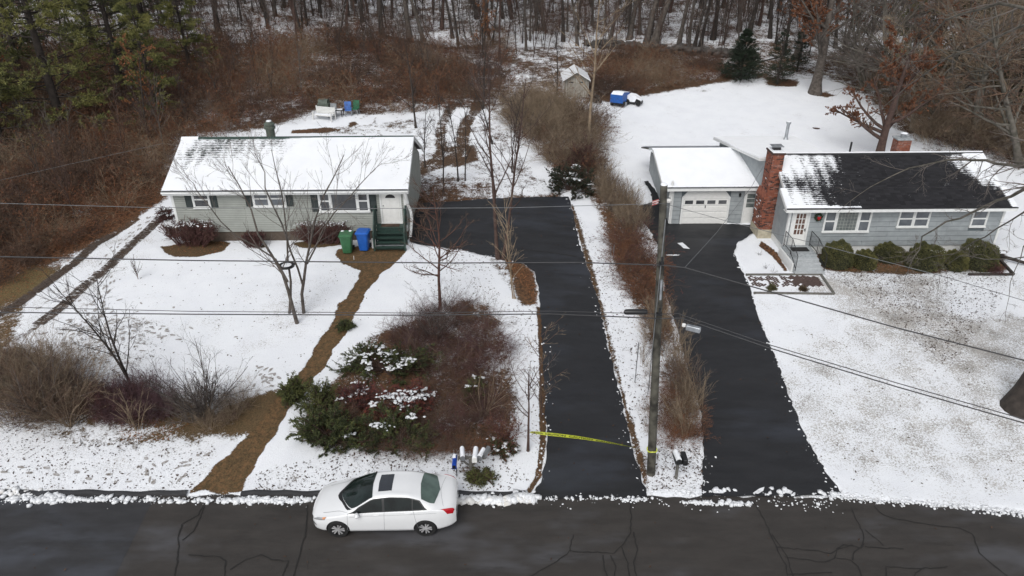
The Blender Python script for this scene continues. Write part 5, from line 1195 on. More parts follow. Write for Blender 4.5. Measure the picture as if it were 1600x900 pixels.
# caution tape
ta = G(825, 700); t0 = PY(826, 675, ta.y-.02); t1 = pole_at(703)+Vector((-.13, -.1, 0))
TP = thing('barrier_tape', 'yellow caution tape stretched across the left driveway to the utility pole', 'tape', tuple(t0))
mid1 = PY(850, 677.5, t0.y-.05); mid2 = PY(975, 696, (t0.y*.25+t1.y*.75)-.1)
def bez(t):
    P = [t0, mid1, PY(910, 684.5, (t0.y+t1.y)/2-.07), mid2, t1]; x = t*(len(P)-1); k = min(int(x), len(P)-2); f = x-k
    g4 = lambda i: P[max(0, min(len(P)-1, i))]
    a, b, c, d = g4(k-1), g4(k), g4(k+1), g4(k+2); return .5*((2*b)+(c-a)*f+(2*a-5*b+4*c-d)*f*f+(3*b-a-3*c+d)*f**3)
n = 80; V = []; F_ = []
def hw(t): return .085*(sst(0, .10, t)*.9+.14)*(1-.45*float(sst(.72, 1, t)))
def tdir(t): tw = .9+.35*sin(t*5); return Vector((0, -cos(tw)*.75, sin(tw)))
for i in range(n+1):
    t = i/n; c_ = bez(t)-t0; h_ = float(hw(t)); V += [c_-tdir(t)*h_, c_+tdir(t)*h_]
    if i: k = 2*i; F_.append((k-2, k, k+1, k-1))
o = link('ribbon', np_mesh('ribbon', V, F_, mats=('tape_yellow',), smooth=True), TP)
fc = bpy.data.curves.new('txt', 'FONT'); fc.body = 'CAUTION  CAUTION  CAUTION  CAUTION  CAUTION'; fc.size = 1; fc.offset = .03; fc.align_x = 'LEFT'
fo = bpy.data.objects.new('txt', fc); COL.objects.link(fo); bpy.context.view_layer.update(); tm = bpy.data.meshes.new_from_object(fo.evaluated_get(bpy.context.evaluated_depsgraph_get())); bpy.data.objects.remove(fo, do_unlink=True)
co = np.zeros(len(tm.vertices)*3); tm.vertices.foreach_get('co', co); co = co.reshape(-1, 3); W_ = co[:, 0].max(); ym = .34
for v in tm.vertices:
    t = .10+.78*v.co.x/W_; c_ = bez(t)-t0; d_ = tdir(t); nr = (bez(t+.01)-bez(t-.01)).normalized().cross(d_); nr = nr if nr.y < 0 else -nr
    v.co = c_+d_*((v.co.y-ym)*1.7*float(hw(t)))+nr*.004
tm.materials.append(MAT['ink']); tm.update(); tm.name = 'lettering'; link('lettering', tm, TP)

# ------------------------------------------------------------------ mailboxes
def mailbox(par, name, loc, rz, mt, L_=.50, w_=.085, h_=.12, snow=True, flag=False):
    Mx = Matrix.Translation(loc) @ Matrix.Rotation(rz, 4, 'Z'); prof = [(-w_, 0), (w_, 0), (w_, h_)]+[(w_*cos(a), h_+w_*sin(a)) for a in np.linspace(0.2, pi-.2, 8)]+[(-w_, h_)]
    m_ = MB(); m_.prism(prof, -L_/2, L_/2, mt, 'y', Mx); o = m_.build(name, par)
    pr2 = [(a*1.06, b*1.02-.002) for a, b in prof]; MB().prism(pr2, -L_/2-.018, -L_/2-.001, mt, 'y', Mx).build('box_door', o)
    if snow:
        sp = [(w_*1.03*cos(a), h_+.01+(w_+.045)*sin(a)) for a in np.linspace(.12, pi-.12, 9)]; MB().prism(sp, -L_/2+.01, L_/2-.01, 'snow', 'y', Mx).build('snow_cap', o)
    return o
b = G(736, 744); ML = thing('mailbox_cluster', 'four grey and white mailboxes capped with snow on one wooden post', 'mailboxes', tuple(b))
MB().bevbox(-.05, .05, -.05, .05, -.1, .78, .008, 'wood_grey').build('post', ML); MB().bevbox(-.42, .52, -.06, .06, .78, .84, .008, 'wood_grey').build('crossbar', ML)
for s in (-1, 1): MB().prism([(0, .45), (s*.30, .77), (s*.36, .77), (s*.0, .38)], -.03, .03, 'wood_grey').build('brace', ML)
mailbox(ML, 'mailbox', (-.26, .05, .842), R(6), 'grey_metal', .46, .075); mailbox(ML, 'mailbox', (.17, .0, .842), R(-3), 'white_plastic', .52, .08); mailbox(ML, 'mailbox', (.38, .02, .842), R(-20), 'grey_metal', .40, .075); mailbox(ML, 'mailbox', (.52, .16, .842), R(-26), 'grey_metal', .40, .075, .11, False)
b = G(714, 745); NB = thing('newspaper_box', 'bright blue newspaper tube on a thin black post left of the mailboxes', 'newspaper box', tuple(b))
MB().bevbox(-.015, .015, -.015, .015, -.1, .92, .003, 'black_metal').build('post', NB)
m_ = MB(); m_.prism([(-.11, .66), (.03, .66), (.03, .84), (-.04, .93), (-.11, .84)], -.36, .12, 'blue_box'); x = m_.build('tube', NB); MB().box(-.095, .015, -.365, -.355, .68, .82, 'black_plastic').build('opening', x); MB().bevbox(-.10, -.0, -.1, .1, .885, .935, .02, 'snow').build('snow_cap', x)
b = G(1056, 748); BM = thing('mailbox_pair', 'black mailbox and black newspaper tube on one grey post beside the pole', 'mailboxes', tuple(b))
MB().bevbox(-.045, .045, -.045, .045, -.1, .80, .008, 'wood_grey').build('post', BM); MB().bevbox(-.14, .22, -.2, .2, .80, .83, .005, 'black_metal').build('shelf', BM)
mailbox(BM, 'mailbox', (-.05, 0, .832), R(5), 'black_metal', .46, .09); o = MB().bevbox(.10, .26, -.26, .22, .78, 1.02, .02, 'black_plastic').build('newspaper_tube', BM)

# ------------------------------------------------------------------ bins and small things
def bin_(label, u, v, mt, rz, snow):
    b = G(u, v); t = thing('wheeled_bin', label, 'bin', tuple(b), rz)
    V = []; rings = [(.22, .26, .06), (.30, .34, .95), (.33, .37, .97), (.33, .37, 1.02)]
    m_ = MB()
    def ring(hx, hy, z, c=.05): return [(-hx+c, -hy, z), (hx-c, -hy, z), (hx, -hy+c, z), (hx, hy-c, z), (hx-c, hy, z), (-hx+c, hy, z), (-hx, hy-c, z), (-hx, -hy+c, z)]
    for r_ in rings: V += ring(*r_)
    Fs = [(k*8+i, k*8+(i+1) % 8, k*8+8+(i+1) % 8, k*8+8+i) for k in range(3) for i in range(8)]+[tuple(reversed(range(8))), tuple(range(24, 32))]
    m_.add(V, Fs, mt); m_.build('body', t)
    lid = MB(); V = ring(.35, .39, 1.021)+ring(.35, .39, 1.055)+ring(.27, .30, 1.11); lid.add(V, [(k*8+i, k*8+(i+1) % 8, k*8+8+(i+1) % 8, k*8+8+i) for k in range(2) for i in range(8)]+[tuple(reversed(range(8))), tuple(range(16, 24))], mt); l = lid.build('lid', t)
    MB().tube([(-.26, .42, .98), (.26, .42, .98)], .02, 6, mt).build('handle', t)
    if snow:
        for s in (-1, 1): o = lumps('snow_lump', [(s*.2, .22, 1.10)], [(.12, .09, .04)], 'snow', 3, None, parent=l)
    for s in (-1, 1): MB().lathe([(.13, -.03), (.13, .03)], 14, (0, 0), 'rubber', Matrix.Translation((s*.26, .32, .13)) @ Matrix.Rotation(pi/2, 4, 'Y')).build('wheel', t)
    MB().tube([(-.26, .32, .13), (.26, .32, .13)], .015, 6, 'black_metal').build('axle', t)
    return t
bin_('dark green wheeled bin with two snow lumps on its lid', 544, 394, 'bin_green', R(3), True); bin_('bright blue wheeled recycling bin beside the green porch steps', 570, 390, 'bin_blue', R(-3), False)
b = G(584, 388); o = MB().bevbox(-.09, .11, -.04, .04, 0, .55, .02, 'white_plastic').build('white_board'); o.location = b; o.rotation_euler = (R(-10), 0, R(6)); tag(o, 'short white board leaning between the blue bin and green steps', 'board')
b = G(553, 406); o = MB().tube([(0, 0, -.05), (.01, 0, .22)], .015, 6, 'white_plastic').build('garden_stake'); o.location = b; tag(o, 'short white stake in the bare grass below the blue bin', 'stake')
b = G(433, 374); SH = thing('garden_shrine', 'small pale arched shell with a pink figure inside against the green house', 'shrine', tuple(b), R(8))
m_ = MB(); V = []; F_ = []; na = 12
for k in range(na+1):
    a = pi*k/na
    for z in (0, .25, .5): V.append((.24*cos(a), .20*sin(a), z))
    V += [(.24*cos(a)*.85, .2*sin(a)*.85, .66), (.24*cos(a)*.45, .2*sin(a)*.45, .76)]
for k in range(na):
    for j in range(4): q = k*5+j; F_.append((q, q+1, q+6, q+5))
m_.add(V, F_, 'grey_stone'); sh_ = shade_auto(m_.build('shell', SH), 50); mo = sh_.modifiers.new('s', 'SOLIDIFY'); mo.thickness = .025
mat('figure', (.42, .26, .23), .7, var=.15)
MB().lathe([(.11, .02), (.10, .2), (.075, .38), (.03, .46), (.05, .50), (.052, .55), (.02, .60)], 12, (0, -.03), 'figure').build('figure', SH, True); MB().bevbox(-.27, .27, -.14, .22, -.04, .02, .01, 'grey_stone').build('base', SH)
# bird feeder tray in the small tree
p = PY(448, 417, G(462, 500).y+.2); FD = thing('hanging_feeder', 'flat dark round feeder tray hanging among the branches of the front lawn tree', 'bird feeder', tuple(p))
MB().lathe([(.05, .0), (.34, .02), (.37, .09), (.34, .07), (.05, .03)], 18, (0, 0), 'black_plastic').build('tray', FD, True); MB().tube([(0, 0, .02), (0, 0, .6)], .008, 5, 'black_metal').build('hanger', FD)
m_ = MB(); m_.lathe([(.10, .035), (.22, .09), (.08, .12)], 12, (0, 0), 'snow'); m_.build('snow', FD)
# plastic bench and chairs behind the left house
def legs(par, hx, hy, h_, mt, w_=.025, splay=.04):
    for sx in (-1, 1):
        for sy in (-1, 1): MB().prism([(-w_, 0), (w_, 0), (w_*1.3, h_), (-w_*1.3, h_)], -w_, w_, mt, 'y', Matrix.Translation((sx*hx, sy*hy, 0))).build('leg', par)
b = G(507, 188); BE = thing('garden_bench', 'white plastic garden bench standing in the snow behind the green house', 'bench', tuple(b), R(-20)); bw = .78
MB().bevbox(-bw, bw, -.26, .24, .38, .43, .015, 'white_plastic').build('seat', BE)
for i in range(5): MB().box(-bw, bw, .245+.018*i, .275+.018*i, .46+.095*i, .54+.095*i, 'white_plastic').build('slat', BE)
for s in (-1, 1):
    MB().bevbox(s*bw-.03, s*bw+.03, -.28, .26, .60, .64, .01, 'white_plastic').build('armrest', BE); MB().prism([(-.30, 0), (-.22, 0), (-.18, .62), (-.28, .62)], s*bw-.028, s*bw+.028, 'white_plastic', 'x').build('leg', BE); MB().prism([(.26, 0), (.34, 0), (.36, .98), (.28, .98)], s*bw-.029, s*bw+.029, 'white_plastic', 'x').build('leg', BE)
MB().bevbox(-bw+.1, bw-.1, -.2, .18, .43, .46, .015, 'snow').build('snow', BE)
def chair(label, u, v, rz, mt, snow=True):
    b = G(u, v); t = thing('garden_chair', label, 'chair', tuple(b), rz); MB().bevbox(-.25, .25, -.24, .22, .42, .46, .012, mt).build('seat', t)
    MB().prism([(.22, .44), (.26, .44), (.36, 1.0), (.33, 1.0)], -.25, .25, mt, 'x').build('backrest', t); legs(t, .21, .2, .42, 'grey_plastic' if mt != 'grey_plastic' else mt)
    for s in (-1, 1): MB().bevbox(s*.25-.02, s*.25+.02, -.22, .27, .62, .65, .008, mt).build('armrest', t)
    if snow: MB().bevbox(-.2, .2, -.2, .16, .46, .49, .014, 'snow').build('snow', t)
chair('pale grey plastic chair beside the white garden bench', 520, 184, R(-15), 'grey_plastic'); chair('blue folding chair behind the green house, left of the green one', 545, 181, R(10), 'chair_blue', False); chair('green folding chair behind the green house, right of the blue one', 556, 179, R(-10), 'chair_green', False)
b = G(530, 182); TB = thing('garden_table', 'low dark table dusted with snow between the grey and blue chairs', 'table', tuple(b), R(-8)); MB().bevbox(-.35, .35, -.25, .25, .48, .52, .01, 'black_plastic').build('table_top', TB); legs(TB, .3, .2, .48, 'black_plastic', .02); MB().bevbox(-.2, .3, -.15, .2, .52, .55, .015, 'snow').build('snow', TB)
b = G(508, 176); GR = thing('covered_grill', 'grey green covered barbecue grill behind the white garden bench', 'grill', tuple(b), R(-10)); m_ = MB(); m_.bevbox(-.45, .45, -.28, .28, 0, .75, .04, 'vent_green').build('cover', GR); MB().prism([(-.27, .752), (.27, .752), (.2, .98), (0, 1.05), (-.2, .98)], -.36, .36, 'vent_green', 'x').build('hood', GR)
# garden shed
b = G(900, 152); SD = Root('garden_shed', 'small pale gabled garden shed with patchy snow roof at the brushy yard corner', 'shed', tuple(b)); hw_ = .98; wz = 1.40; pk = 2.0; bx, by, bz = b
m_ = MB(); m_.prism([(bx-hw_, bz-.3), (bx+hw_, bz-.3), (bx+hw_, bz+wz), (bx, bz+pk), (bx-hw_, bz+wz)], by, by+2.6, 'shed_wall' if 'shed_wall' in MAT else 'white_door', 'y'); SD.part(m_, 'wall')
mat('shed_board', (.33, .31, .27), .8, col2=(.24, .22, .19), scale=4)
for i in range(10):
    xa = bx-hw_+2*hw_*i/10; xb = xa+2*hw_/10-.015; f = lambda x: bz+wz+(pk-wz)*(1-abs(x-bx)/hw_); SD.part(MB().prism([(xa, bz), (xb, bz), (xb, f(xb)-.03), (xa, f(xa)-.03)], by-.03, by-.001, 'shed_board'), 'plank')
for s in (-1, 1): SD.part(MB().prism([(s*hw_*1.12+bx, bz+wz-.13), (s*hw_*1.12+bx, bz+wz-.03), (bx, bz+pk+.06), (bx, bz+pk-.03)], by-.25, by+2.8, 'snow_rough'), 'roof_slope'); SD.part(MB().prism([(s*hw_*1.13+bx, bz+wz-.18), (s*hw_*1.13+bx, bz+wz-.11), (bx, bz+pk-.02), (bx, bz+pk-.10)], by-.27, by-.2, 'wood_grey'), 'rake_board')
for s in (-1, 1): SD.part(MB().box(bx+s*.42-.2, bx+s*.42+.2, by-.045, by-.031, bz+1.15, bz+1.23, 'window_glass'), 'vent_slot')
SD.part(MB().box(bx-.55, bx+.55, by-.05, by-.032, bz+.05, bz+1.1, 'shed_board'), 'door')
UVS = .82
# covered utility vehicles in the right yard
b = G(969, 163); UV = thing('covered_vehicle', 'boxy yard vehicle under a blue tarpaulin topped with snow in the right yard', 'vehicle', tuple(b), R(62))
UV.scale = (.82, .82, .74); m_ = MB(); m_.prism([(-1.15, .42), (1.0, .42), (1.05, .95), (.75, 1.15), (-.6, 1.42), (-1.15, 1.25)], -.62, .62, 'blue_tarp'); shade_auto(m_.build('tarpaulin', UV), 30)
m_ = MB(); m_.prism([(1.0, .955), (.75, 1.155), (-.6, 1.425), (-1.12, 1.26), (-1.0, 1.35), (-.6, 1.50), (.75, 1.22)], -.55, .55, 'snow'); m_.build('snow', UV); MB().bevbox(-1.0, .95, -.55, .55, .22, .42, .03, 'black_plastic').build('chassis', UV)
for x in (-.75, .75):
    for s in (-1, 1): MB().lathe([(.15, -.11), (.27, -.1), (.29, 0), (.27, .1), (.15, .11)], 16, (0, 0), 'rubber', Matrix.Translation((x, s*.55, .28)) @ Matrix.Rotation(pi/2, 4, 'X')).build('wheel', UV)
b = G(989, 163); TM = thing('lawn_tractor', 'small lawn tractor buried in snow right of the blue tarpaulin', 'tractor', tuple(b), R(-25))
TM.scale = (.85, .85, .8); m_ = MB(); m_.prism([(-.8, .32), (.75, .32), (.85, .55), (.45, .80), (.1, .98), (-.35, 1.02), (-.75, .72)], -.38, .38, 'snow'); shade_auto(m_.build('snow_cover', TM), 40); MB().bevbox(-.8, .8, -.34, .34, .18, .34, .03, 'black_plastic').build('chassis', TM)
MB().prism([(.25, .33), (.78, .33), (.80, .5), (.4, .66)], -.40, .40, 'black_plastic').build('bonnet', TM)
for x, r_ in ((-.5, .30), (.6, .2)):
    for s in (-1, 1): MB().lathe([(r_*.5, -.09), (r_*.95, -.09), (r_, 0), (r_*.95, .09), (r_*.5, .09)], 16, (0, 0), 'rubber', Matrix.Translation((x, s*.45, r_)) @ Matrix.Rotation(pi/2, 4, 'X')).build('wheel', TM)
b = G(974, 166); o = MB().bevbox(-.2, .25, -.15, .15, 0, .32, .04, 'grey_plastic').build('crate'); o.location = b; o.rotation_euler[2] = R(20); tag(o, 'small grey crate in the snow in front of the blue tarpaulin', 'crate')
b = G(1276, 202); lumps('rock', [(0, 0, .05)], [(.30, .12, .10)], 'brick_dark', 9, None).location = b; bpy.data.objects['rock'].location = b; tag(bpy.data.objects['rock'], 'small dark stone lying alone on the snow behind the flue', 'stone')
# tiny flag on the garage corner
p = PY(1027, 321, GY-1.0); FL = thing('small_flag', 'small faded red and white striped flag at the garage corner behind the pole', 'flag', (GXf-.15, GY-.2, p.z-.4)); P0 = p-Vector(FL.location)
MB().tube([(0, .1, -.1), (P0.x, P0.y, P0.z+.35)], .014, 6, 'white_plastic').build('staff', FL)
for i in range(5):
    m_ = MB(); a = P0+Vector((-.28+.0*i, -.02, .28-.06*i)); m_.add([a, a+Vector((.34, .02, .10)), a+Vector((.32, .02, .045)), a+Vector((-.02, 0, -.055)), a+Vector((0, .008, 0)), a+Vector((.34, .028, .10)), a+Vector((.32, .028, .045)), a+Vector((-.02, .008, -.055))], [(0, 1, 2, 3), (4, 7, 6, 5), (0, 4, 5, 1), (1, 5, 6, 2), (2, 6, 7, 3), (3, 7, 4, 0)], 'pink_stripe' if i % 2 == 0 else 'white_plastic'); m_.build('stripe', FL)
# thin stakes on the strip between the driveways
for u, v, h_, lb in ((992, 598, 1.9, 'thin dark metal stake standing in the snowy strip left of the pole'), (953, 406, .8, 'short thin stake at the hedgerow edge, left one of a pair'), (958, 405, .8, 'short thin stake at the hedgerow edge, right one of a pair')):
    b = G(u, v); o = MB().tube([(0, 0, -.1), (.01, 0, h_)], .018, 6, 'grey_metal').build('metal_stake'); o.location = b; tag(o, lb, 'stake')
# paved walk, edging timbers
wp = gw([(1166, 431.5), (1280, 431.5), (1293, 450), (1172, 450)]); wc = wp.mean(0); WK = thing('paved_walk', 'short herringbone brick walk with snow in its joints below the grey steps', 'walkway', (wc[0], wc[1], T(*wc)))
V = []; F_ = []; rk = random.Random(4); g0 = wp.min(0); g1 = wp.max(0); L_, Wd = .205, .10
mb = MB(); k = 0
for i in range(-40, 60):
    for j in range(-60, 60):
        for h_ in (0, 1):  # herringbone pair turned 45 degrees
            a = (2*i*Wd+j*Wd+(Wd if h_ else 0)*0, j*Wd-0*i); x0_, y0_ = (i*2*L_+j*Wd, j*Wd) if False else (i*(L_+Wd)*1.0+j*Wd, -i*0+j*Wd-i*(L_-Wd)*1.0)
            if h_: bx0, by0, bw_, bh_ = x0_+0, y0_+Wd, Wd, L_
            else: bx0, by0, bw_, bh_ = x0_, y0_, L_, Wd
            c_ = (bx0+bw_/2, by0+bh_/2); q = (c_[0]*.7071-c_[1]*.7071+wc[0], c_[0]*.7071+c_[1]*.7071+wc[1])
            if not (g0[0]-.1 < q[0] < g1[0]+.1 and g0[1]-.1 < q[1] < g1[1]+.1): continue
            if sdist(np.array([q]), wp)[0] > -.09: continue
            bare = (q[0]-g0[0])/(g1[0]-g0[0])+rk.gauss(0, .07)
            if bare < .62 and rk.random() < .30: continue
            s = .82 if bare < .6 else .97; zz = T(*q)-T(*wc)+.045; pts = []
            for dx_, dy_ in ((-1, -1), (1, -1), (1, 1), (-1, 1)):
                ax, ay = dx_*bw_/2*s, dy_*bh_/2*s; pts.append((q[0]-wc[0]+ax*.7071-ay*.7071, q[1]-wc[1]+ax*.7071+ay*.7071))
            mb.add([(x, y, zz-.05) for x, y in pts]+[(x, y, zz+.012+rk.uniform(0, .004)) for x, y in pts], [(4, 5, 6, 7), (0, 1, 5, 4), (1, 2, 6, 5), (2, 3, 7, 6), (3, 0, 4, 7)], 'paver')
pv = mb.build('pavers', WK); pv['kind'] = 'stuff'
def edging(name, label, pix, w_, h_, mt, cat='edging'):
    P = [G(u, v) for u, v in pix]; t = thing(name, label, cat, tuple(P[0]))
    for a, b in zip(P, P[1:]):
        d = b-a; an_ = atan2(d.y, d.x); l_ = d.length; Mx = Matrix.Translation(a-P[0]) @ Matrix.Rotation(an_, 4, 'Z') @ Matrix.Rotation(-math.asin(d.z/l_), 4, 'Y'); MB().bevbox(0, l_-.01, -w_/2, w_/2, -.05, h_, .012, mt, Mx).build('timber', t)
edging('walk_edging', 'grey timber edging round the brick walk and its strip of snow', [(1165, 431), (1282, 430.5), (1303, 461), (1177, 459.5)], .12, .11, 'wood_grey')
edging('bed_edging', 'dark timber edging at the right end of the round bush bed', [(1512, 431), (1583, 431), (1562, 408), (1540, 404)], .12, .14, 'bark_dark')
p = G(1563, 400); o = MB().bevbox(-.22, .22, -.06, .06, 0, .12, .03, 'snow').build('snow_block'); o.location = p+Vector((0, 0, .14)); tag(o, 'small white snow topped block at the right house corner', 'block')
# ------------------------------------------------------------------ vegetation generators
def nrmz(a): return a/np.maximum(1e-9, np.linalg.norm(a, axis=-1, keepdims=True))
def stems(rng, base, dirs, lens, K, ra, rb, bend=.25, up=.15, jit=.06):
    n = len(base); lens = np.broadcast_to(lens, (n,)); d = nrmz(np.asarray(dirs, float)); P = np.zeros((n, K, 3)); P[:, 0] = base; b = rng.normal(0, bend, (n, 3))/K
    for k in range(1, K):
        d = nrmz(d+b+np.array([0, 0, up/K])+rng.normal(0, jit, (n, 3))); P[:, k] = P[:, k-1]+d*(lens/(K-1))[:, None]
    ra = np.broadcast_to(ra, (n,)); rb = np.broadcast_to(rb, (n,)); t = np.linspace(0, 1, K)
    return P, ra[:, None]*(1-t)+rb[:, None]*t
def kids(rng, P, Rr, per, tmin, tmax, ang, lenr, K, rr_=.6, rmin=.004, bend=.3, up=.25, jit=.08, tap=.5):
    n, K0, _ = P.shape; t = rng.uniform(tmin, tmax, (n, per)); f = t*(K0-1); i = np.minimum(f.astype(int), K0-2); u = f-i; ii = np.arange(n)[:, None]
    base = P[ii, i]*(1-u)[..., None]+P[ii, i+1]*u[..., None]; tan_ = nrmz(P[ii, i+1]-P[ii, i]); r = Rr[ii, i]*(1-u)+Rr[ii, i+1]*u
    rnd = rng.normal(0, 1, (n, per, 3)); side = nrmz(np.cross(tan_, rnd)); a = rng.normal(ang, .18, (n, per))[..., None]
    d = tan_*np.cos(a)+side*np.sin(a); L_ = np.linalg.norm(P[:, -1]-P[:, 0], axis=1)[:, None]*lenr*(1-tap*(t-tmin))*rng.uniform(.6, 1.15, (n, per))
    r0 = np.maximum(r*rr_, rmin)
    return stems(rng, base.reshape(-1, 3), d.reshape(-1, 3), L_.ravel(), K, r0.ravel(), np.maximum(r0.ravel()*.3, rmin*.6), bend, up, jit)
def tubes(P, Rr, S=3):
    n, K, _ = P.shape; T_ = np.zeros_like(P); T_[:, 1:-1] = P[:, 2:]-P[:, :-2]; T_[:, 0] = P[:, 1]-P[:, 0]; T_[:, -1] = P[:, -1]-P[:, -2]; T_ = nrmz(T_)
    ref = np.where(np.abs(T_[..., 2:3]) < .9, np.array([0, 0, 1.]), np.array([1., 0, 0])); e1 = nrmz(np.cross(T_, ref)); e2 = np.cross(T_, e1)
    a = np.arange(S)*2*pi/S; V = P[:, :, None]+(e1[:, :, None]*np.cos(a)[:, None]+e2[:, :, None]*np.sin(a)[:, None])*Rr[:, :, None, None]
    idx = np.arange(n*K*S).reshape(n, K, S); j2 = (np.arange(S)+1) % S
    F_ = np.stack([idx[:, :-1], idx[:, :-1][:, :, j2], idx[:, 1:][:, :, j2], idx[:, 1:]], -1).reshape(-1, 4); return V.reshape(-1, 3), F_
def blades(rng, C, D, L_, W_, spread=.5):
    """thin leaf quads: centres C, main direction D"""
    n = len(C); d = nrmz(np.asarray(D)+rng.normal(0, spread, (n, 3))); s = nrmz(np.cross(d, rng.normal(0, 1, (n, 3)))); L_ = np.broadcast_to(L_, (n,))[:, None]*rng.uniform(.6, 1.2, (n, 1)); W_ = np.broadcast_to(W_, (n,))[:, None]
    V = np.stack([C, C+d*L_*.5+s*W_, C+d*L_, C+d*L_*.5-s*W_], 1).reshape(-1, 3); return V, np.arange(4*n).reshape(-1, 4)
class VM:
    def __init__(s): s.V = []; s.F = []; s.M = []; s.n = 0; s.mats = []
    def add(s, vf, mt):
        V, F_ = vf
        if mt not in s.mats: s.mats.append(mt)
        s.V.append(V); s.F.append(F_+s.n); s.M.append(np.full(len(F_), s.mats.index(mt))); s.n += len(V); return s
    def mesh(s, name, smooth=True): return np_mesh(name, np.concatenate(s.V), np.concatenate(s.F), mats=s.mats, mi=np.concatenate(s.M), smooth=smooth)
def along_pts(rng, P, n, tmin=.2):
    i = rng.integers(0, len(P), n); K = P.shape[1]; f = rng.uniform(tmin, .999, n)*(K-1); k = f.astype(int); u = (f-k)[:, None]; a = P[i, k]; b = P[i, np.minimum(k+1, K-1)]; return a*(1-u)+b*u, nrmz(b-a+1e-6)
def rgen(seed): return np.random.default_rng(seed)
def up_dirs(rng, n, spread): return nrmz(np.column_stack([rng.normal(0, spread, n), rng.normal(0, spread, n), np.ones(n)]))
def tree_meshes(seed, h, r, bark, twig, n1=14, n2=7, n3=5, tmin=.3, ang=.75, lean=(0, 0), leaf=None, nleaf=0, lsize=.10, bend=.15, l1=.42, up=.5, S0=9, tw=.006, l2=.42, l3=.42, nst=1, stspread=.0):
    """returns trunk mesh and crown mesh"""
    g_ = rgen(seed); d0 = np.column_stack([lean[0]+g_.normal(0, .03+stspread, nst), lean[1]+g_.normal(0, .03+stspread*.6, nst), np.ones(nst)]); b0 = np.column_stack([g_.normal(0, stspread, nst), g_.normal(0, stspread*.5, nst), np.full(nst, -.15)])
    P0, R0 = stems(g_, b0, d0, h*g_.uniform(.85, 1, nst), 12, r*g_.uniform(.75, 1, nst), r*.18, bend, .05, .03)
    R0[:, 0] *= 1.5; R0[:, 1] *= 1.08
    P1, R1 = kids(g_, P0, R0, n1, tmin, .97, ang, l1, 6, .55, .012, .3, up, .09); P2, R2 = kids(g_, P1, R1, n2, .2, .98, .7, l2, 5, .55, tw, .3, up*.6, .1); 
    t = VM().add(tubes(P0, R0, S0), bark).mesh('trunk'); c = VM().add(tubes(P1, R1, 5), bark).add(tubes(P2, R2, 3), twig)
    last = P2
    if n3: P3, R3 = kids(g_, P2, R2, n3, .15, .98, .6, l3, 4, .6, tw*.8, .3, up*.3, .12); c.add(tubes(P3, R3, 3), twig); last = P3
    if leaf:
        q, d = along_pts(g_, last, nleaf); d[:, 2] -= .5; c.add(blades(g_, q, d, lsize, lsize*.3, .7), leaf)
    return t, c.mesh('crown')
def plant_tree(name, label, cat, meshes, loc, rz=0, sc=1, group=None, rot=(0, 0)):
    o = thing(name, label, cat, tuple(loc), rz, group); o.rotation_euler = (rot[0], rot[1], rz); o.scale = (sc, sc, sc)
    link('trunk', meshes[0], o); link('crown', meshes[1], o); return o
def shrub_mesh(seed, n, h, spread, rad, mts, r=.012, n2=5, n3=4, base_r=.15, leaf=None, nleaf=0, ls=.05, arch=-.2, K=7, l2=.5, l3=.4, tw=.0035, ang=.55):
    g_ = rgen(seed); a = g_.uniform(0, 6.28, n); q = base_r*np.sqrt(g_.uniform(0, 1, n)); b = np.column_stack([q*np.cos(a)*rad[0], q*np.sin(a)*rad[1], np.full(n, -.03)])
    d = np.column_stack([np.cos(a)*spread*g_.uniform(.1, 1, n)*rad[0], np.sin(a)*spread*g_.uniform(.1, 1, n)*rad[1], np.ones(n)])
    P0, R0 = stems(g_, b, d, h*g_.uniform(.55, 1.1, n), K, r*g_.uniform(.6, 1, n), r*.3, .35, arch, .08); m_ = VM().add(tubes(P0, R0, 4), mts[0])
    P1, R1 = kids(g_, P0, R0, n2, .2, .98, ang, l2, 5, .6, tw, .4, .2, .1); m_.add(tubes(P1, R1, 3), mts[1]); last = P1
    if n3: P2, R2 = kids(g_, P1, R1, n3, .2, .98, ang, l3, 4, .6, tw*.8, .4, .1, .12); m_.add(tubes(P2, R2, 3), mts[-1]); last = P2
    if leaf: c, d = along_pts(g_, last, nleaf); m_.add(blades(g_, c, d, ls, ls*.32, .8), leaf)
    return m_.mesh('shrub')
def one(name, label, cat, me, loc, rz=0, sc=(1, 1, 1), group=None, kind=None):
    o = link(name, me); o.location = loc; o.rotation_euler = (0, 0, rz); o.scale = sc if hasattr(sc, '__len__') else (sc,)*3; return tag(o, label, cat, group, kind)
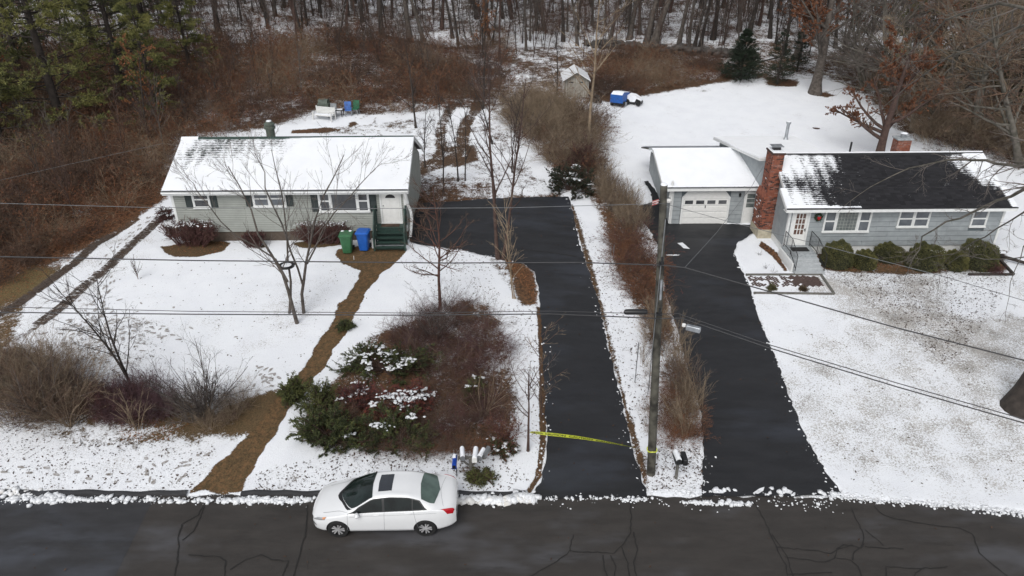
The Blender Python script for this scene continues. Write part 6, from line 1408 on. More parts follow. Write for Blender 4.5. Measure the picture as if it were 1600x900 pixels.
def gn_scatter(name, pts, scl, sources, seed=0, tilt=.15, zone=0):
    """a mass nobody could count: points carrying random copies of a few shrub meshes"""
    me = bpy.data.meshes.new(name); me.vertices.add(len(pts)); me.vertices.foreach_set('co', np.asarray(pts, np.float32).ravel()); me.attributes.new('scl', 'FLOAT', 'POINT').data.foreach_set('value', np.asarray(scl, np.float32))
    g_ = rgen(seed); me.attributes.new('rot', 'FLOAT_VECTOR', 'POINT').data.foreach_set('vector', np.column_stack([g_.normal(0, tilt, len(pts)), g_.normal(0, tilt, len(pts)), g_.uniform(0, 6.28, len(pts))]).astype(np.float32).ravel())
    ns_ = len(sources)
    ix = [int((rgen(seed*7919+i).random() if not zone else min(.999, max(0, .5+mnoise.noise(Vector((p[0]*zone, p[1]*zone, seed)))*.9+rgen(seed*7919+i).normal(0, .16))))*ns_) for i, p in enumerate(pts)]
    me.attributes.new('pick', 'INT', 'POINT').data.foreach_set('value', np.array(ix, np.int32)); o = link(name, me); c = bpy.data.collections.new(name+'_sources')
    for k, m_ in enumerate(sources): c.objects.link(bpy.data.objects.new('%s_source_%02d' % (name, k), m_))
    ng = bpy.data.node_groups.new(name, 'GeometryNodeTree'); ng.interface.new_socket('Geometry', in_out='INPUT', socket_type='NodeSocketGeometry'); ng.interface.new_socket('Geometry', in_out='OUTPUT', socket_type='NodeSocketGeometry')
    N = ng.nodes; gi = N.new('NodeGroupInput'); go_ = N.new('NodeGroupOutput'); ip = N.new('GeometryNodeInstanceOnPoints'); ci = N.new('GeometryNodeCollectionInfo'); ci.inputs['Collection'].default_value = c; ci.inputs['Separate Children'].default_value = True; ci.inputs['Reset Children'].default_value = True
    ip.inputs['Pick Instance'].default_value = True; rv = N.new('GeometryNodeInputNamedAttribute'); rv.data_type = 'INT'; rv.inputs[0].default_value = 'pick'
    a1 = N.new('GeometryNodeInputNamedAttribute'); a1.data_type = 'FLOAT'; a1.inputs[0].default_value = 'scl'; a2 = N.new('GeometryNodeInputNamedAttribute'); a2.data_type = 'FLOAT_VECTOR'; a2.inputs[0].default_value = 'rot'
    er = N.new('FunctionNodeEulerToRotation'); ng.links.new(a2.outputs['Attribute'], er.inputs[0]); L_ = ng.links.new
    L_(gi.outputs[0], ip.inputs['Points']); L_(ci.outputs[0], ip.inputs['Instance']); L_(rv.outputs['Attribute'], ip.inputs['Instance Index']); L_(er.outputs[0], ip.inputs['Rotation']); L_(a1.outputs['Attribute'], ip.inputs['Scale']); L_(ip.outputs[0], go_.inputs[0])
    md = o.modifiers.new('scatter', 'NODES'); md.node_group = ng; return tag(o, kind='stuff')
def fill(pix, n, seed, keep=None, edge=.2):
    g_ = rgen(seed); W = gw(pix); lo = W.min(0); hi = W.max(0); out = np.zeros((0, 2))
    while len(out) < n:
        q = lo+(hi-lo)*g_.random((n*3, 2)); q = q[sdist(q, W) < -edge]
        if keep is not None: q = q[keep(q)]
        out = np.concatenate([out, q])
    out = out[:n]; return np.column_stack([out, Tn(out[:, 0], out[:, 1])])

# ------------------------------------------------------------------ brush masses
bramA = [shrub_mesh(s_, n_, h_, sp_, (1, 1), (m0, m0, m1), r__, 5, 3, .5, arch=ar_, tw=.0055, leaf=lf, nleaf=nl_, ls=.10) for s_, n_, h_, sp_, m0, m1, r__, ar_, lf, nl_ in (
    (1, 12, 2.0, .9, 'twig_dark', 'twig_brown', .012, -1.6, 'leaf_brown', 120), (2, 12, 2.0, .9, 'twig_brown', 'twig_maroon', .012, -1.3, 'leaf_maroon', 60), (3, 14, 2.4, .6, 'twig_brown', 'twig_brown', .013, -1.0, 'leaf_brown', 90),
    (4, 12, 2.1, .9, 'twig_rust', 'twig_rust', .012, -1.6, 'leaf_rust', 160), (5, 11, 2.2, 1.0, 'twig_tan', 'twig_brown', .014, -1.8, 'leaf_orange', 60), (9, 12, 2.2, .9, 'twig_tan', 'twig_tan', .013, -1.4, 'leaf_rust', 50))]
sapl = [tree_meshes(200+i, 5.5, .035, bk, tw, 12, 4, 2, .2, .5, tw=.006, S0=5) for i, (bk, tw) in enumerate((('bark_dark', 'twig_dark'), ('bark_grey', 'twig_grey'), ('bark_brown', 'twig_brown')))]
def joined(nm, tc):
    V = []; F_ = []; Mi = []; mats = []; n = 0
    for me in tc:
        co = np.zeros(len(me.vertices)*3, np.float32); me.vertices.foreach_get('co', co); lp = np.zeros(len(me.loops), np.int32); me.loops.foreach_get('vertex_index', lp); mi = np.zeros(len(me.polygons), np.int32); me.polygons.foreach_get('material_index', mi)
        loc = []
        for m_ in me.materials:
            if m_.name not in mats: mats.append(m_.name)
            loc.append(mats.index(m_.name))
        V.append(co.reshape(-1, 3)); F_.append(lp.reshape(-1, 4)+n); Mi.append(np.array(loc)[mi]); n += len(me.vertices)
    return np_mesh(nm, np.concatenate(V), np.concatenate(F_), mats=mats, mi=np.concatenate(Mi), smooth=True)
saplM = [joined('sapling', t) for t in sapl]
bramG = [shrub_mesh(s, 20, 2.3, .7, (1, 1), ('twig_tan', 'twig_tan', m_), .010, 6, 3, .5, arch=-1.0, tw=.005) for s, m_ in ((6, 'twig_tan'), (7, 'twig_grey'), (8, 'twig_brown'))]
keepH = lambda q: ~((q[:, 0] > -19.2) & (q[:, 0] < -4.6) & (q[:, 1] > 33.8) & (q[:, 1] < 43.8))
LEFTBR = [(-300, 470), (-100, 440), (0, 452), (90, 405), (160, 365), (215, 335), (262, 300), (300, 250), (400, 205), (440, 196), (475, 186), (500, 172), (560, 180), (620, 180), (700, 175), (760, 165), (740, 120), (600, 60), (330, 62), (100, 75), (-300, 80)]
gapk = lambda q: keepH(q) & np.array([mnoise.noise(Vector((a*.22, b*.22, 5))) < .30 for a, b in q])
p = fill(LEFTBR, 1750, 1, gapk); gn_scatter('brush', p, (rgen(2).uniform(.5, 1.15, len(p))+.35*sst(45, 62, p[:, 1])*rgen(3).random(len(p)))*(1-.35*sst(-2.2, -.2, sdist(p[:, :2], gw(LEFTBR)))), bramA, 3, .25, .13)
p = fill([(-300, 470), (-100, 440), (0, 448), (90, 402), (160, 362), (215, 333), (262, 298), (285, 230), (262, 190), (100, 180), (-300, 200)], 620, 61, keepH); gn_scatter('brambles', p, rgen(62).uniform(.6, 1.1, len(p))*(1-.4*sst(-2.2, -.2, sdist(p[:, :2], gw(LEFTBR)))), [bramA[2], bramA[3], bramA[4], bramA[5]], 63, .25, .2)
p = fill(LEFTBR, 170, 51, keepH, 1.5); gn_scatter('sapling_growth', p, rgen(52).uniform(.5, 1.1, len(p)), saplM, 53, .12)
MID = [(790, 205), (800, 160), (850, 166), (885, 176), (930, 184), (935, 205), (925, 290), (880, 270), (850, 262), (835, 232)]
p = fill(MID, 150, 4); gn_scatter('thicket', p, rgen(5).uniform(.6, 1.2, len(p)), bramG+bramA[1:5], 6, .2, .2)
p = fill([(560, 75), (800, 60), (800, 170), (760, 165), (700, 172), (640, 160)], 330, 7); gn_scatter('hillside_brush', p, rgen(8).uniform(.4, .95, len(p)), bramA, 9, .2, .2)
BACKBR = [(925, 150), (950, 160), (1010, 145), (1080, 133), (1140, 122), (1125, 100), (1060, 88), (960, 85), (925, 95)]
p = fill(BACKBR, 420, 10); gn_scatter('brush_bank', p, rgen(11).uniform(.4, .8, len(p)), bramA, 12, .2, .2)
p = fill([(1290, 122), (1345, 150), (1400, 195), (1500, 222), (1640, 262), (1800, 260), (1800, 100), (1500, 90), (1290, 95)], 420, 13, edge=.8); gn_scatter('woodland_brush', p, rgen(14).uniform(.4, .9, len(p)), bramA+bramG, 15)
p = fill([(-200, 60), (1800, 60), (1800, 4), (-200, 4)], 1100, 16); gn_scatter('forest_undergrowth', p, rgen(17).uniform(.25, .75, len(p)), bramA[:4], 18, .2, .1)
p = fill([(250, 85), (1500, 85), (1700, 30), (1800, -4), (-100, -4), (200, 60)], 620, 54); gn_scatter('forest_saplings', p, rgen(55).uniform(.5, 1.6, len(p)), saplM, 56, .10)
# hedgerow between the driveways: tall pale upright stems over rusty brambles
upr = [shrub_mesh(s, 15, 2.2, .34, (1, 1), ('twig_tan', 'twig_tan'), .012, 5, 2, .35, arch=-.5, tw=.004, ang=.35, l2=.4) for s in (21, 22)]+[shrub_mesh(23, 15, 1.9, .4, (1, 1), ('twig_grey', 'twig_brown'), .012, 5, 2, .35, arch=-.4, tw=.004, ang=.35)]
rst = [shrub_mesh(s, 12, 1.3, .9, (1, 1), ('twig_brown', 'twig_rust'), .008, 5, 3, .4, arch=-1.6, tw=.004, leaf='leaf_rust', nleaf=140, ls=.06) for s in (24, 25)]
p = fill([(935, 250), (955, 290), (990, 320), (1008, 350), (1000, 380), (960, 345), (930, 300)], 95, 20, edge=.05); gn_scatter('hedgerow_stems', p, rgen(21).uniform(.5, .85, len(p)), upr, 22, .08)
p = fill([(960, 340), (1000, 370), (1028, 400), (1030, 440), (1036, 480), (1025, 500), (990, 480), (968, 440), (955, 400)], 95, 23, edge=.05); gn_scatter('hedgerow_brambles', p, rgen(24).uniform(.5, .95, len(p)), rst+rst+bramA[1:2], 25)
p = fill([(1025, 480), (1048, 510), (1070, 570), (1095, 640), (1096, 690), (1060, 690), (1052, 620), (1035, 560), (1015, 500)], 62, 26, edge=.05); gn_scatter('hedgerow_stems', p, rgen(27).uniform(.4, .78, len(p)), upr+rst[:1], 28, .22)
p = fill([(1028, 600), (1060, 610), (1095, 650), (1097, 700), (1060, 705), (1030, 700), (1024, 660)], 70, 29, edge=.05); gn_scatter('hedgerow_brambles', p, rgen(30).uniform(.35, .7, len(p)), rst, 31)
p = fill([(1000, 480), (1018, 500), (1020, 600), (1020, 690), (1008, 650), (1003, 560)], 22, 32, edge=.02); gn_scatter('hedgerow_sprigs', p, rgen(33).uniform(.25, .6, len(p)), upr+rst, 34)

# ------------------------------------------------------------------ conifers
def pine_mesh(seed, h, r, rad, nm='needle_pine', zmin=.06, nl=84, needle=.26, dens=1.0, droop=-.1):
    g_ = rgen(seed); P0, R0 = stems(g_, np.array([[0, 0, -.2]]), np.array([[.02, 0, 1.]]), h, 14, r, r*.12, .05, 0, .01); R0[:, 0] *= 1.4
    t = g_.uniform(zmin, .98, nl); a = np.arange(nl)*2.4+g_.normal(0, .3, nl); f = t*13; k = np.minimum(f.astype(int), 12); u = (f-k)[:, None]; b = P0[0, k]*(1-u)+P0[0, k+1]*u
    L_ = rad*np.clip(1.15-t**1.6, .12, 1)*g_.uniform(.55, 1.1, nl); d = np.column_stack([np.cos(a), np.sin(a), g_.normal(.12, .12, nl)])
    P1, R1 = stems(g_, b, d, L_, 7, .035+.02*L_/rad, .01, .2, droop, .06); P2, R2 = kids(g_, P1, R1, 9, .25, .99, .75, .42, 4, .5, .007, .25, .1, .08)
    P2[..., 2] = P2[..., 2]*.65+P2[:, :1, 2]*.35
    c = VM().add(tubes(P1, R1, 4), 'bark_dark').add(tubes(P2, R2, 3), 'bark_dark'); q, d2 = along_pts(g_, P2, int(20000*dens), .25); d2[:, 2] += .35
    c.add(blades(g_, q, d2, needle, needle*.075, .6), nm); q, d2 = along_pts(g_, P1, int(1500*dens), .5); d2[:, 2] += .4; c.add(blades(g_, q, d2, needle, needle*.075, .6), nm)
    return VM().add(tubes(P0, R0, 9), 'bark_dark').mesh('trunk'), c.mesh('crown')
pineA = pine_mesh(41, 17, .34, 4.6, dens=1.7); pineB = pine_mesh(42, 15, .28, 3.9, 'needle_pine_dark', .1, dens=1.5); pineC = pine_mesh(43, 12, .2, 3.2, 'needle_pine', .08, dens=1.3)
PL = ['dark pine high on the slope at the far left photo edge', 'dark pine standing between the two brightest left hand pines', 'small pine farthest right of the left hand pines', 'pine cut by the left photo edge beside the beech', 'tall pine behind the largest bright green pine', 'pine highest up at the top left photo corner', 'dark pine at the top edge behind the small right hand pine']
PG = 'pines in the woods left of the green house'
for i, (u, v, m_, s, lb) in enumerate(((100, 205, pineA, 1.0, 'largest bright green pine standing left behind the green house'), (35, 130, pineB, 1.0, None), (195, 150, pineB, .95, None), (250, 190, pineC, .8, 'short bright pine nearest the green house roof'), (300, 120, pineC, .75, None), (-50, 200, pineA, .9, None), (150, 90, pineA, .9, None), (-30, 90, pineB, 1.1, None), (230, 60, pineB, .85, None), (10, 235, pineC, .9, 'low pine at the left edge of the photo above the brambles'))):
    plant_tree('pine_tree', lb or PL.pop(0), 'tree', m_, G(u, v), i*1.3, s, PG)
PR = 'pines behind the bare trees on the right'
for i, (u, v, m_, s) in enumerate(((1500, 130, pineB, .8), (1590, 165, pineB, .9), (1660, 240, pineA, .7), (1420, 105, pineC, .8), (1560, 95, pineB, .8), (1680, 170, pineA, .8))):
    plant_tree('pine_tree', ['first dark pine from the left behind the tangled trees', 'dark pine seen above the right end of the dark roof', 'pine at the right photo edge nearest the blue grey house', 'smallest dark pine behind the rust leaved oak', 'dark pine highest at the top right of the photo', 'pine cut off by the right photo edge above the nearest pine'][i], 'tree', m_, G(u, v), i*1.9, s, PR)
def spruce(seed, h, rad, nm='needle_spruce', nl=230, dens=1.):
    g_ = rgen(seed); P0, R0 = stems(g_, np.array([[0, 0, -.1]]), np.array([[0, 0, 1.]]), h, 10, .12, .015, .0, 0, .004)
    t = g_.uniform(.03, .99, nl); a = np.arange(nl)*2.4; b = np.column_stack([np.zeros(nl), np.zeros(nl), t*h]); L_ = rad*(1-t)**.8*g_.uniform(.75, 1.1, nl)+.12; d = np.column_stack([np.cos(a), np.sin(a), g_.normal(-.02, .1, nl)])
    P1, R1 = stems(g_, b, d, L_, 6, .02, .006, .1, .5, .03); P2, R2 = kids(g_, P1, R1, 6, .2, .98, .6, .35, 3, .5, .006, .1, .1, .05); c = VM().add(tubes(P1, R1, 3), 'bark_dark')
    q, d2 = along_pts(g_, P2, int(16000*dens), .0); d2[:, 2] += .1; c.add(blades(g_, q, d2, .16, .014, .5), nm); q, d2 = along_pts(g_, P1, int(6000*dens), .1); c.add(blades(g_, q, d2, .16, .014, .5), nm)
    return VM().add(tubes(P0, R0, 7), 'bark_dark').mesh('trunk'), c.mesh('crown')
b = G(1157, 126); sc_ = (PY(1157, 46, b.y).z-b.z)/5.2
plant_tree('spruce_tree', 'dense dark green conical spruce at the far edge of the right yard', 'tree', spruce(51, 5.2, 2.5, dens=2.2), b, 0, sc_)
hem = spruce(52, 4.5, 1.6, 'needle_spruce', 90, .3)
for u, v, s, lb in ((1214, 132, .95, 'thin open young hemlock just right of the dark spruce'), (1245, 112, .8, 'sparse young hemlock behind the leaf mound right of the spruce')): plant_tree('hemlock_sapling', lb, 'tree', hem, G(u, v), u, s)

# ------------------------------------------------------------------ forest on the hillside
fv = [tree_meshes(60+i, 15, .22, bk, tw, 12, 6, 3, .35, .6, tw=.010) for i, (bk, tw) in enumerate((('bark_dark', 'twig_dark'), ('bark_grey', 'twig_grey'), ('bark_dark', 'twig_brown'), ('bark_brown', 'twig_dark'), ('bark_dark', 'twig_grey'), ('bark_grey', 'twig_dark')))]
fl_ = [tree_meshes(68, 14, .22, 'bark_dark', 'twig_dark', 12, 6, 3, .15, .8, leaf='leaf_rust', nleaf=2600, lsize=.22), tree_meshes(69, 9, .10, 'bark_dark', 'twig_dark', 14, 5, 3, .12, .9, leaf='leaf_orange', nleaf=1500, lsize=.17)]
FG = 'bare trees on the snowy wooded hillside'
named = [(343, 58, 1.7), (468, 50, 1.5), (540, 48, .9), (566, 35, 1.2), (597, 57, 1.2), (640, 62, 1.2), (662, 65, .9), (690, 46, 1.1), (707, 60, .8), (716, 70, .6), (745, 30, 1.2), (472, 45, .5), (838, 48, 1.1), (850, 48, 1.2), (880, 65, .9), (902, 72, .9), (953, 66, 1.0), (983, 62, 1.1), (999, 54, .8), (1010, 68, 1.3), (1021, 72, 1.7), (1046, 20, .8), (1060, 74, .9), (1076, 77, .9), (1084, 78, .8), (1094, 74, .9), (1114, 62, 1.2), (1130, 70, .5), (1155, 48, 1.3), (1170, 52, 1.0), (1186, 40, .9), (1203, 60, .8), (1243, 92, 1.3), (1255, 60, .9), (1290, 70, 1.0), (1320, 80, .9), (500, 20, .9), (418, 45, .7), (430, 25, .9), (612, 30, .8), (800, 30, 1.0), (780, 95, .6), (765, 62, .8), (822, 80, .7), (925, 40, .8)]
FL_ = {(343, 58): 'big trunk by the pale fallen logs above the green house roof', (468, 50): 'thick grey trunk at the brush edge above the middle of the green house roof', (1021, 72): 'thickest trunk above the stone wall right of the blue tarpaulin',
       (1155, 48): 'straight trunk rising directly behind the dark spruce', (1243, 92): 'dark trunk at the yard edge left of the thick oak', (640, 62): 'trunk at the left end of the dark hillside log', (745, 30): 'trunk high above where the tyre tracks enter the wood',
       (902, 72): 'slanting trunk just above the garden shed roof', (216, 437): ''}
rf = random.Random(77); spots = [(u, v, s, True) for u, v, s in named]
while len(spots) < 285:
    u = rf.uniform(-150, 1750); v = rf.choice((rf.uniform(-2, 30), rf.uniform(-6, 14), rf.uniform(5, 75))); spots.append((u, v, rf.uniform(.35, 1.0)*(1.0 if v < 30 else .6), False))
for i, (u, v, s, nmd) in enumerate(spots):
    if not nmd and 250 < u < 420 and v > 40: continue
    b = G(u, max(v, -8)); k = rf.randrange(6); o = thing('forest_tree', FL_.get((u, v)) or 'bare leafless forest tree on the snowy hillside behind the houses', 'tree', tuple(b), rf.uniform(0, 6.28), FG); hz = rf.uniform(.75, 1.15); o.scale = (s, s, hz if s > .5 else hz*.7)
    o.rotation_euler = (rf.gauss(0, .05), rf.gauss(0, .06), rf.uniform(0, 6.28)); link('trunk', fv[k][0], o); link('crown', fv[k][1], o)
for i, (u, v, s) in enumerate(((770, 70, .5), (545, 25, .6), (1305, 75, .8), (800, 20, .6), (1225, 85, .7), (100, 60, .6), (1345, 105, .75), (1430, 175, .65), (1500, 185, .7))): plant_tree('leafy_forest_tree', 'rust leaved forest tree %s' % ['above the tyre tracks at the wood edge', 'at the top edge above the green house roof', 'behind the thick oak of the right yard', 'at the top edge in the middle of the photo', 'left of the thick oak of the right yard', 'among the left hand pines', 'right of the thick oak of the right yard', 'left among the tangled trees', 'right among the tangled trees'][i], 'tree', fl_[0], G(u, v), i, s, 'hillside trees with rust leaves')
for i, (u, v, s, lb) in enumerate(((232, 215, .8, 'small beech with orange leaves left of the green house roof'), (20, 215, .7, 'small beech with orange leaves at the left photo edge'), (755, 90, .7, 'small red leaved tree at the wood edge above the tracks'))): plant_tree('beech_sapling', lb, 'tree', fl_[1], G(u, v), i*2, s)
# leaning dark trunk at far left
o = plant_tree('leaning_tree', 'dark leaning trunk at the left photo edge in front of the pines', 'tree', fv[0], G(38, 185), 0, .9); o.rotation_euler = (0, R(-16), 0)

# ------------------------------------------------------------------ right side trees
oakR = tree_meshes(81, 13, .48, 'bark_grey', 'twig_grey', 22, 9, 4, .22, .95, leaf='leaf_rust', nleaf=15000, lsize=.20, l1=.5, S0=12, tw=.008)
plant_tree('oak_tree', 'thick grey oak trunk with rust leaves at the far corner of the right yard', 'tree', oakR, G(1273, 146), .6, .95)
oakR2 = tree_meshes(82, 12, .42, 'bark_brown', 'twig_brown', 20, 8, 4, .18, .95, leaf='leaf_rust', nleaf=11000, lsize=.18, l1=.45, S0=12, tw=.007)
plant_tree('oak_tree', 'reddish trunk with rust leaves rising just behind the right house roof', 'tree', oakR2, G(1372, 252), 1.4, .72)
tg = [tree_meshes(83+i, 12, .26, 'bark_mossy', ('twig_grey', 'twig_brown', 'twig_tan')[i], 20, 9, 6, .12, 1.0, leaf=None, l1=.6, tw=.009, up=.2, l2=.5, l3=.5, lean=((-.25, 0), (-.4, -.1), (.2, 0))[i], nst=(2, 1, 2)[i], stspread=.1) for i in range(3)]
TGR = 'tangled grey bare trees beyond the right yard'
for i, (u, v, k, s) in enumerate(((1400, 165, 0, .85), (1455, 200, 1, .9), (1520, 225, 2, .9), (1600, 255, 1, .95), (1560, 190, 0, .9), (1680, 270, 1, 1.0), (1500, 150, 2, 1), (1640, 180, 1, 1.1), (1425, 205, 2, .7), (1350, 140, 0, .7), (1570, 120, 2, 1.0), (1460, 110, 0, 1.0))):
    plant_tree('tangled_tree', 'mossy grey tangled tree, %s beyond the right yard' % ['leftmost of the tangled trees', 'second tangled tree from the left', 'over the dark roof right end', 'nearest the right photo edge', 'behind the leaning one', 'cut off by the right photo edge', 'rearmost of the tangled trees', 'farthest right in the rear row', 'first in the front row', 'between the oak and the leaning tree', 'highest at the top right', 'last of the rear row'][i], 'tree', tg[k], G(u, v), i*.9*(i % 3), s, TGR)
p = fill([(1440, 200), (1600, 235), (1640, 262), (1500, 240), (1430, 222)], 60, 33); gn_scatter('brush_edge', p, rgen(34).uniform(.7, 1.2, len(p)), bramG+bramA[:2], 35)
# near tree at the right edge with long limbs over the lawn and house
nb = G(1592, 640); NT_ = thing('roadside_tree', 'large dark trunk at the right photo edge with long bare limbs over the lawn', 'tree', tuple(nb))
g_ = rgen(91); P0, R0 = stems(g_, np.array([[0, 0, -.3]]), np.array([[.22, .05, 1.]]), 12, 12, .52, .2, .1, 0, .02); R0[:, 0] *= 1.45; R0[:, 1] *= 1.1
link('trunk', VM().add(tubes(P0, R0, 14), 'bark_dark').mesh('trunk'), NT_)
def limb(pix, ys, r0_, r1_, seed, n2=16, n3=7, l2=.16, name='limb', n4=3):
    P = [PY(u, v, y)-nb for (u, v), y in zip(pix, ys)]; k = len(P)
    dense = []
    for a, b in zip(P, P[1:]): dense += [a.lerp(b, j/3) for j in range(3)]
    dense.append(P[-1]); g2 = rgen(seed); Q = np.array([[tuple(p) for p in dense]]); Q[:, 1:] += g2.normal(0, .035, Q[:, 1:].shape); Rr = np.linspace(r0_*.62, r1_*.7, Q.shape[1])[None]
    P1, R1 = kids(g2, Q, Rr, n2, .12, .99, .8, l2, 6, .45, .007, .5, -.35, .13); P2, R2 = kids(g2, P1, R1, n3, .15, .98, .65, .5, 5, .6, .005, .4, -.2, .13); m_ = VM().add(tubes(Q, Rr, 6), 'bark_mossy').add(tubes(P1, R1, 4), 'twig_grey').add(tubes(P2, R2, 3), 'twig_grey')
    if n4: P3, R3 = kids(g2, P2, R2, n4, .2, .98, .6, .45, 4, .7, .0035, .4, -.1, .12); m_.add(tubes(P3, R3, 3), 'twig_grey')
    link(name, m_.mesh(name), NT_)
limb([(1690, 240), (1620, 290), (1560, 312), (1500, 340), (1440, 368), (1420, 420), (1413, 440)], [22, 23.5, 25, 26.5, 28, 28.5, 28.6], .12, .012, 92, 14, 5, .12)
limb([(1720, 180), (1640, 225), (1600, 262), (1540, 250), (1480, 250), (1420, 262), (1360, 290), (1310, 330)], [22, 23, 24.5, 26, 27.5, 29, 30, 31], .13, .012, 93, 22, 8, .17)
limb([(1700, 330), (1600, 330), (1540, 370), (1490, 395), (1440, 405), (1400, 400)], [21, 23, 26, 28, 29.5, 30.2], .06, .008, 94, 12, 6, .16)
limb([(1700, 360), (1640, 360), (1600, 385), (1580, 440), (1568, 510)], [20.5, 21.5, 22.5, 23, 23.3], .05, .006, 95, 8, 4, .16)
limb([(1700, 380), (1640, 400), (1560, 405), (1500, 400), (1470, 420), (1462, 480)], [21, 22, 25, 27, 28.2, 28.3], .05, .006, 96, 10, 5, .16)
limb([(1720, 60), (1640, 20), (1560, 5), (1480, 30), (1420, 80), (1370, 110)], [22, 24, 27, 30, 33, 35], .13, .015, 97, 18, 8, .14)
limb([(1720, 40), (1600, 40), (1480, 90), (1400, 150), (1340, 200)], [24, 28, 33, 38, 41], .10, .012, 98, 18, 8, .14)

# ------------------------------------------------------------------ yard trees
b = G(462, 503); LT = thing('lawn_tree', 'leafless three stemmed tree on the left front lawn before the green house', 'tree', tuple(b)); g_ = rgen(101)
bases = [G(464, 506)-b, G(475, 490)-b, G(452, 494)-b]
def stem_px(pix, y, r0_, r1_, ofs): return np.array([[tuple(PY(u, v, y+dy)-b) for (u, v), dy in zip(pix, ofs)]]), np.linspace(r0_, r1_, len(pix))[None]
yb = G(464, 506).y; yc = G(475, 490).y; Q = []
Q.append(stem_px([(465, 508), (460, 485), (450, 455), (440, 430), (425, 400), (405, 365), (395, 330), (375, 290), (355, 260)], yb, .12, .02, [0, 0, .1, .2, .3, .4, .5, .6, .8])); Q.append(stem_px([(475, 492), (473, 460), (473, 440), (480, 410), (485, 380), (492, 345), (505, 310), (520, 275), (540, 240)], yc, .10, .018, [0, 0, 0, -.1, -.2, -.3, -.4, -.4, -.5]))
Q.append(stem_px([(452, 494), (453, 465), (452, 440), (450, 405), (448, 375), (446, 340), (440, 300), (430, 260), (425, 235)], yc, .08, .014, [0, 0, 0, .1, .1, .1, .2, .3, .3])); Q.append(stem_px([(473, 445), (466, 420), (455, 390), (440, 350), (425, 320), (415, 290), (412, 270), (405, 250), (400, 238)], yc, .06, .012, [0, -.1, -.2, -.4, -.5, -.6, -.7, -.8, -.8]))
Q.append(stem_px([(480, 412), (492, 390), (505, 360), (522, 335), (545, 310), (560, 290), (575, 275), (590, 262), (600, 255)], yc, .05, .010, [-.1, -.3, -.5, -.6, -.8, -.9, -1, -1, -1.1])); Q.append(stem_px([(450, 440), (430, 405), (400, 385), (370, 370), (345, 345), (325, 320), (310, 300), (300, 285), (290, 275)], yb, .05, .010, [0, .1, .1, .2, .3, .3, .4, .4, .4]))
P0 = np.concatenate([q[0] for q in Q]); R0 = np.concatenate([q[1] for q in Q])*.8; P0[:, 1:] += g_.normal(0, .03, P0[:, 1:].shape)
P1, R1 = kids(g_, P0, R0, 10, .3, .99, .6, .36, 6, .4, .007, .3, .5, .08); P2, R2 = kids(g_, P1, R1, 6, .15, .98, .55, .5, 5, .6, .005, .3, .5, .09)
for i in range(3): link('trunk', VM().add(tubes(P0[i:i+1], R0[i:i+1], 8), 'bark_grey').mesh('trunk'), LT)
P3, R3 = kids(g_, P2, R2, 3, .2, .98, .5, .5, 4, .6, .0045, .3, .3, .09)
link('crown', VM().add(tubes(P0[3:], R0[3:], 6), 'bark_grey').add(tubes(P1, R1, 4), 'twig_grey').add(tubes(P2, R2, 3), 'twig_grey').add(tubes(P3, R3, 3), 'twig_grey').mesh('crown'), LT)
def yard(name, label, u, v, vt, seed, r, bark, twig, **kw):
    b = G(u, v); h = PY(u, vt, b.y).z-b.z; return plant_tree(name, label, 'tree', tree_meshes(seed, h*1.02, r, bark, twig, **kw), b, seed*.7, 1)
yard('reddish_tree', 'reddish barked bare tree rising from the back of the shrub island', 688, 484, 275, 111, .10, 'bark_red', 'twig_brown', n1=26, n2=8, n3=4, tmin=.28, ang=1.1, l1=.42, tw=.006)
yard('driveway_tree', 'dark slender forked tree at the near end of the left driveway bend', 783, 405, 90, 112, .11, 'bark_brown', 'twig_dark', n1=16, n2=6, n3=3, tmin=.3, ang=.55, l1=.35, tw=.007, nst=2, stspread=.06)
yard('pale_sapling', 'pair of pale slender saplings at the leaf bed beside the left driveway', 806, 466, 300, 113, .035, 'twig_tan', 'twig_tan', n1=14, n2=5, n3=2, tmin=.2, ang=.5, l1=.3, tw=.005, nst=2, stspread=.06)
yard('street_sapling', 'small bare sapling tied with yellow tape at the driveway mouth', 825, 706, 575, 114, .06, 'bark_brown', 'twig_grey', n1=9, n2=5, n3=3, tmin=.45, ang=.75, l1=.5, tw=.005)
yard('edge_sapling', 'bare sapling leaning over the left edge of the left driveway', 846, 650, 485, 115, .035, 'bark_brown', 'twig_tan', n1=14, n2=5, n3=3, tmin=.15, ang=.85, l1=.4, tw=.004, lean=(.12, 0))
yard('tall_pale_tree', 'tall pale bare tree at the left corner of the right yard', 919, 232, -40, 116, .13, 'twig_tan', 'twig_tan', n1=14, n2=6, n3=3, tmin=.35, ang=.7, l1=.35, tw=.008)
for i, (u, v, vt, r, lb) in enumerate(((716, 284, 150, .06, 'left of two thin dark trees in the snow behind the left driveway'), (727, 283, 160, .05, 'right of two thin dark trees in the snow behind the left driveway'), (693, 305, 130, .06, 'thin dark tree beside the right end of the green house'), (664, 262, 140, .05, 'thin sapling close behind the green house right end'), (650, 200, 60, .08, 'dark tree at the wood edge above the tyre tracks'), (770, 225, 100, .07, 'bare tree right of the curving tyre tracks'), (755, 170, 40, .09, 'bare tree where the tracks enter the wood'), (800, 270, 130, .05, 'thin bare tree at the left edge of the thicket'), (870, 165, 30, .08, 'bare tree in the thicket left of the shed'))):
    yard('thin_tree', lb, u, v, vt, 120+i, r, 'bark_dark', 'twig_dark', n1=14, n2=6, n3=3, tmin=.25, ang=.6, l1=.32, tw=.007)
yard('young_tree', 'tiny bare young tree standing alone on the left lawn near the tracks', 216, 437, 395, 130, .02, 'twig_brown', 'twig_dark', n1=12, n2=4, n3=0, tmin=.15, ang=.5, l1=.5, tw=.004)
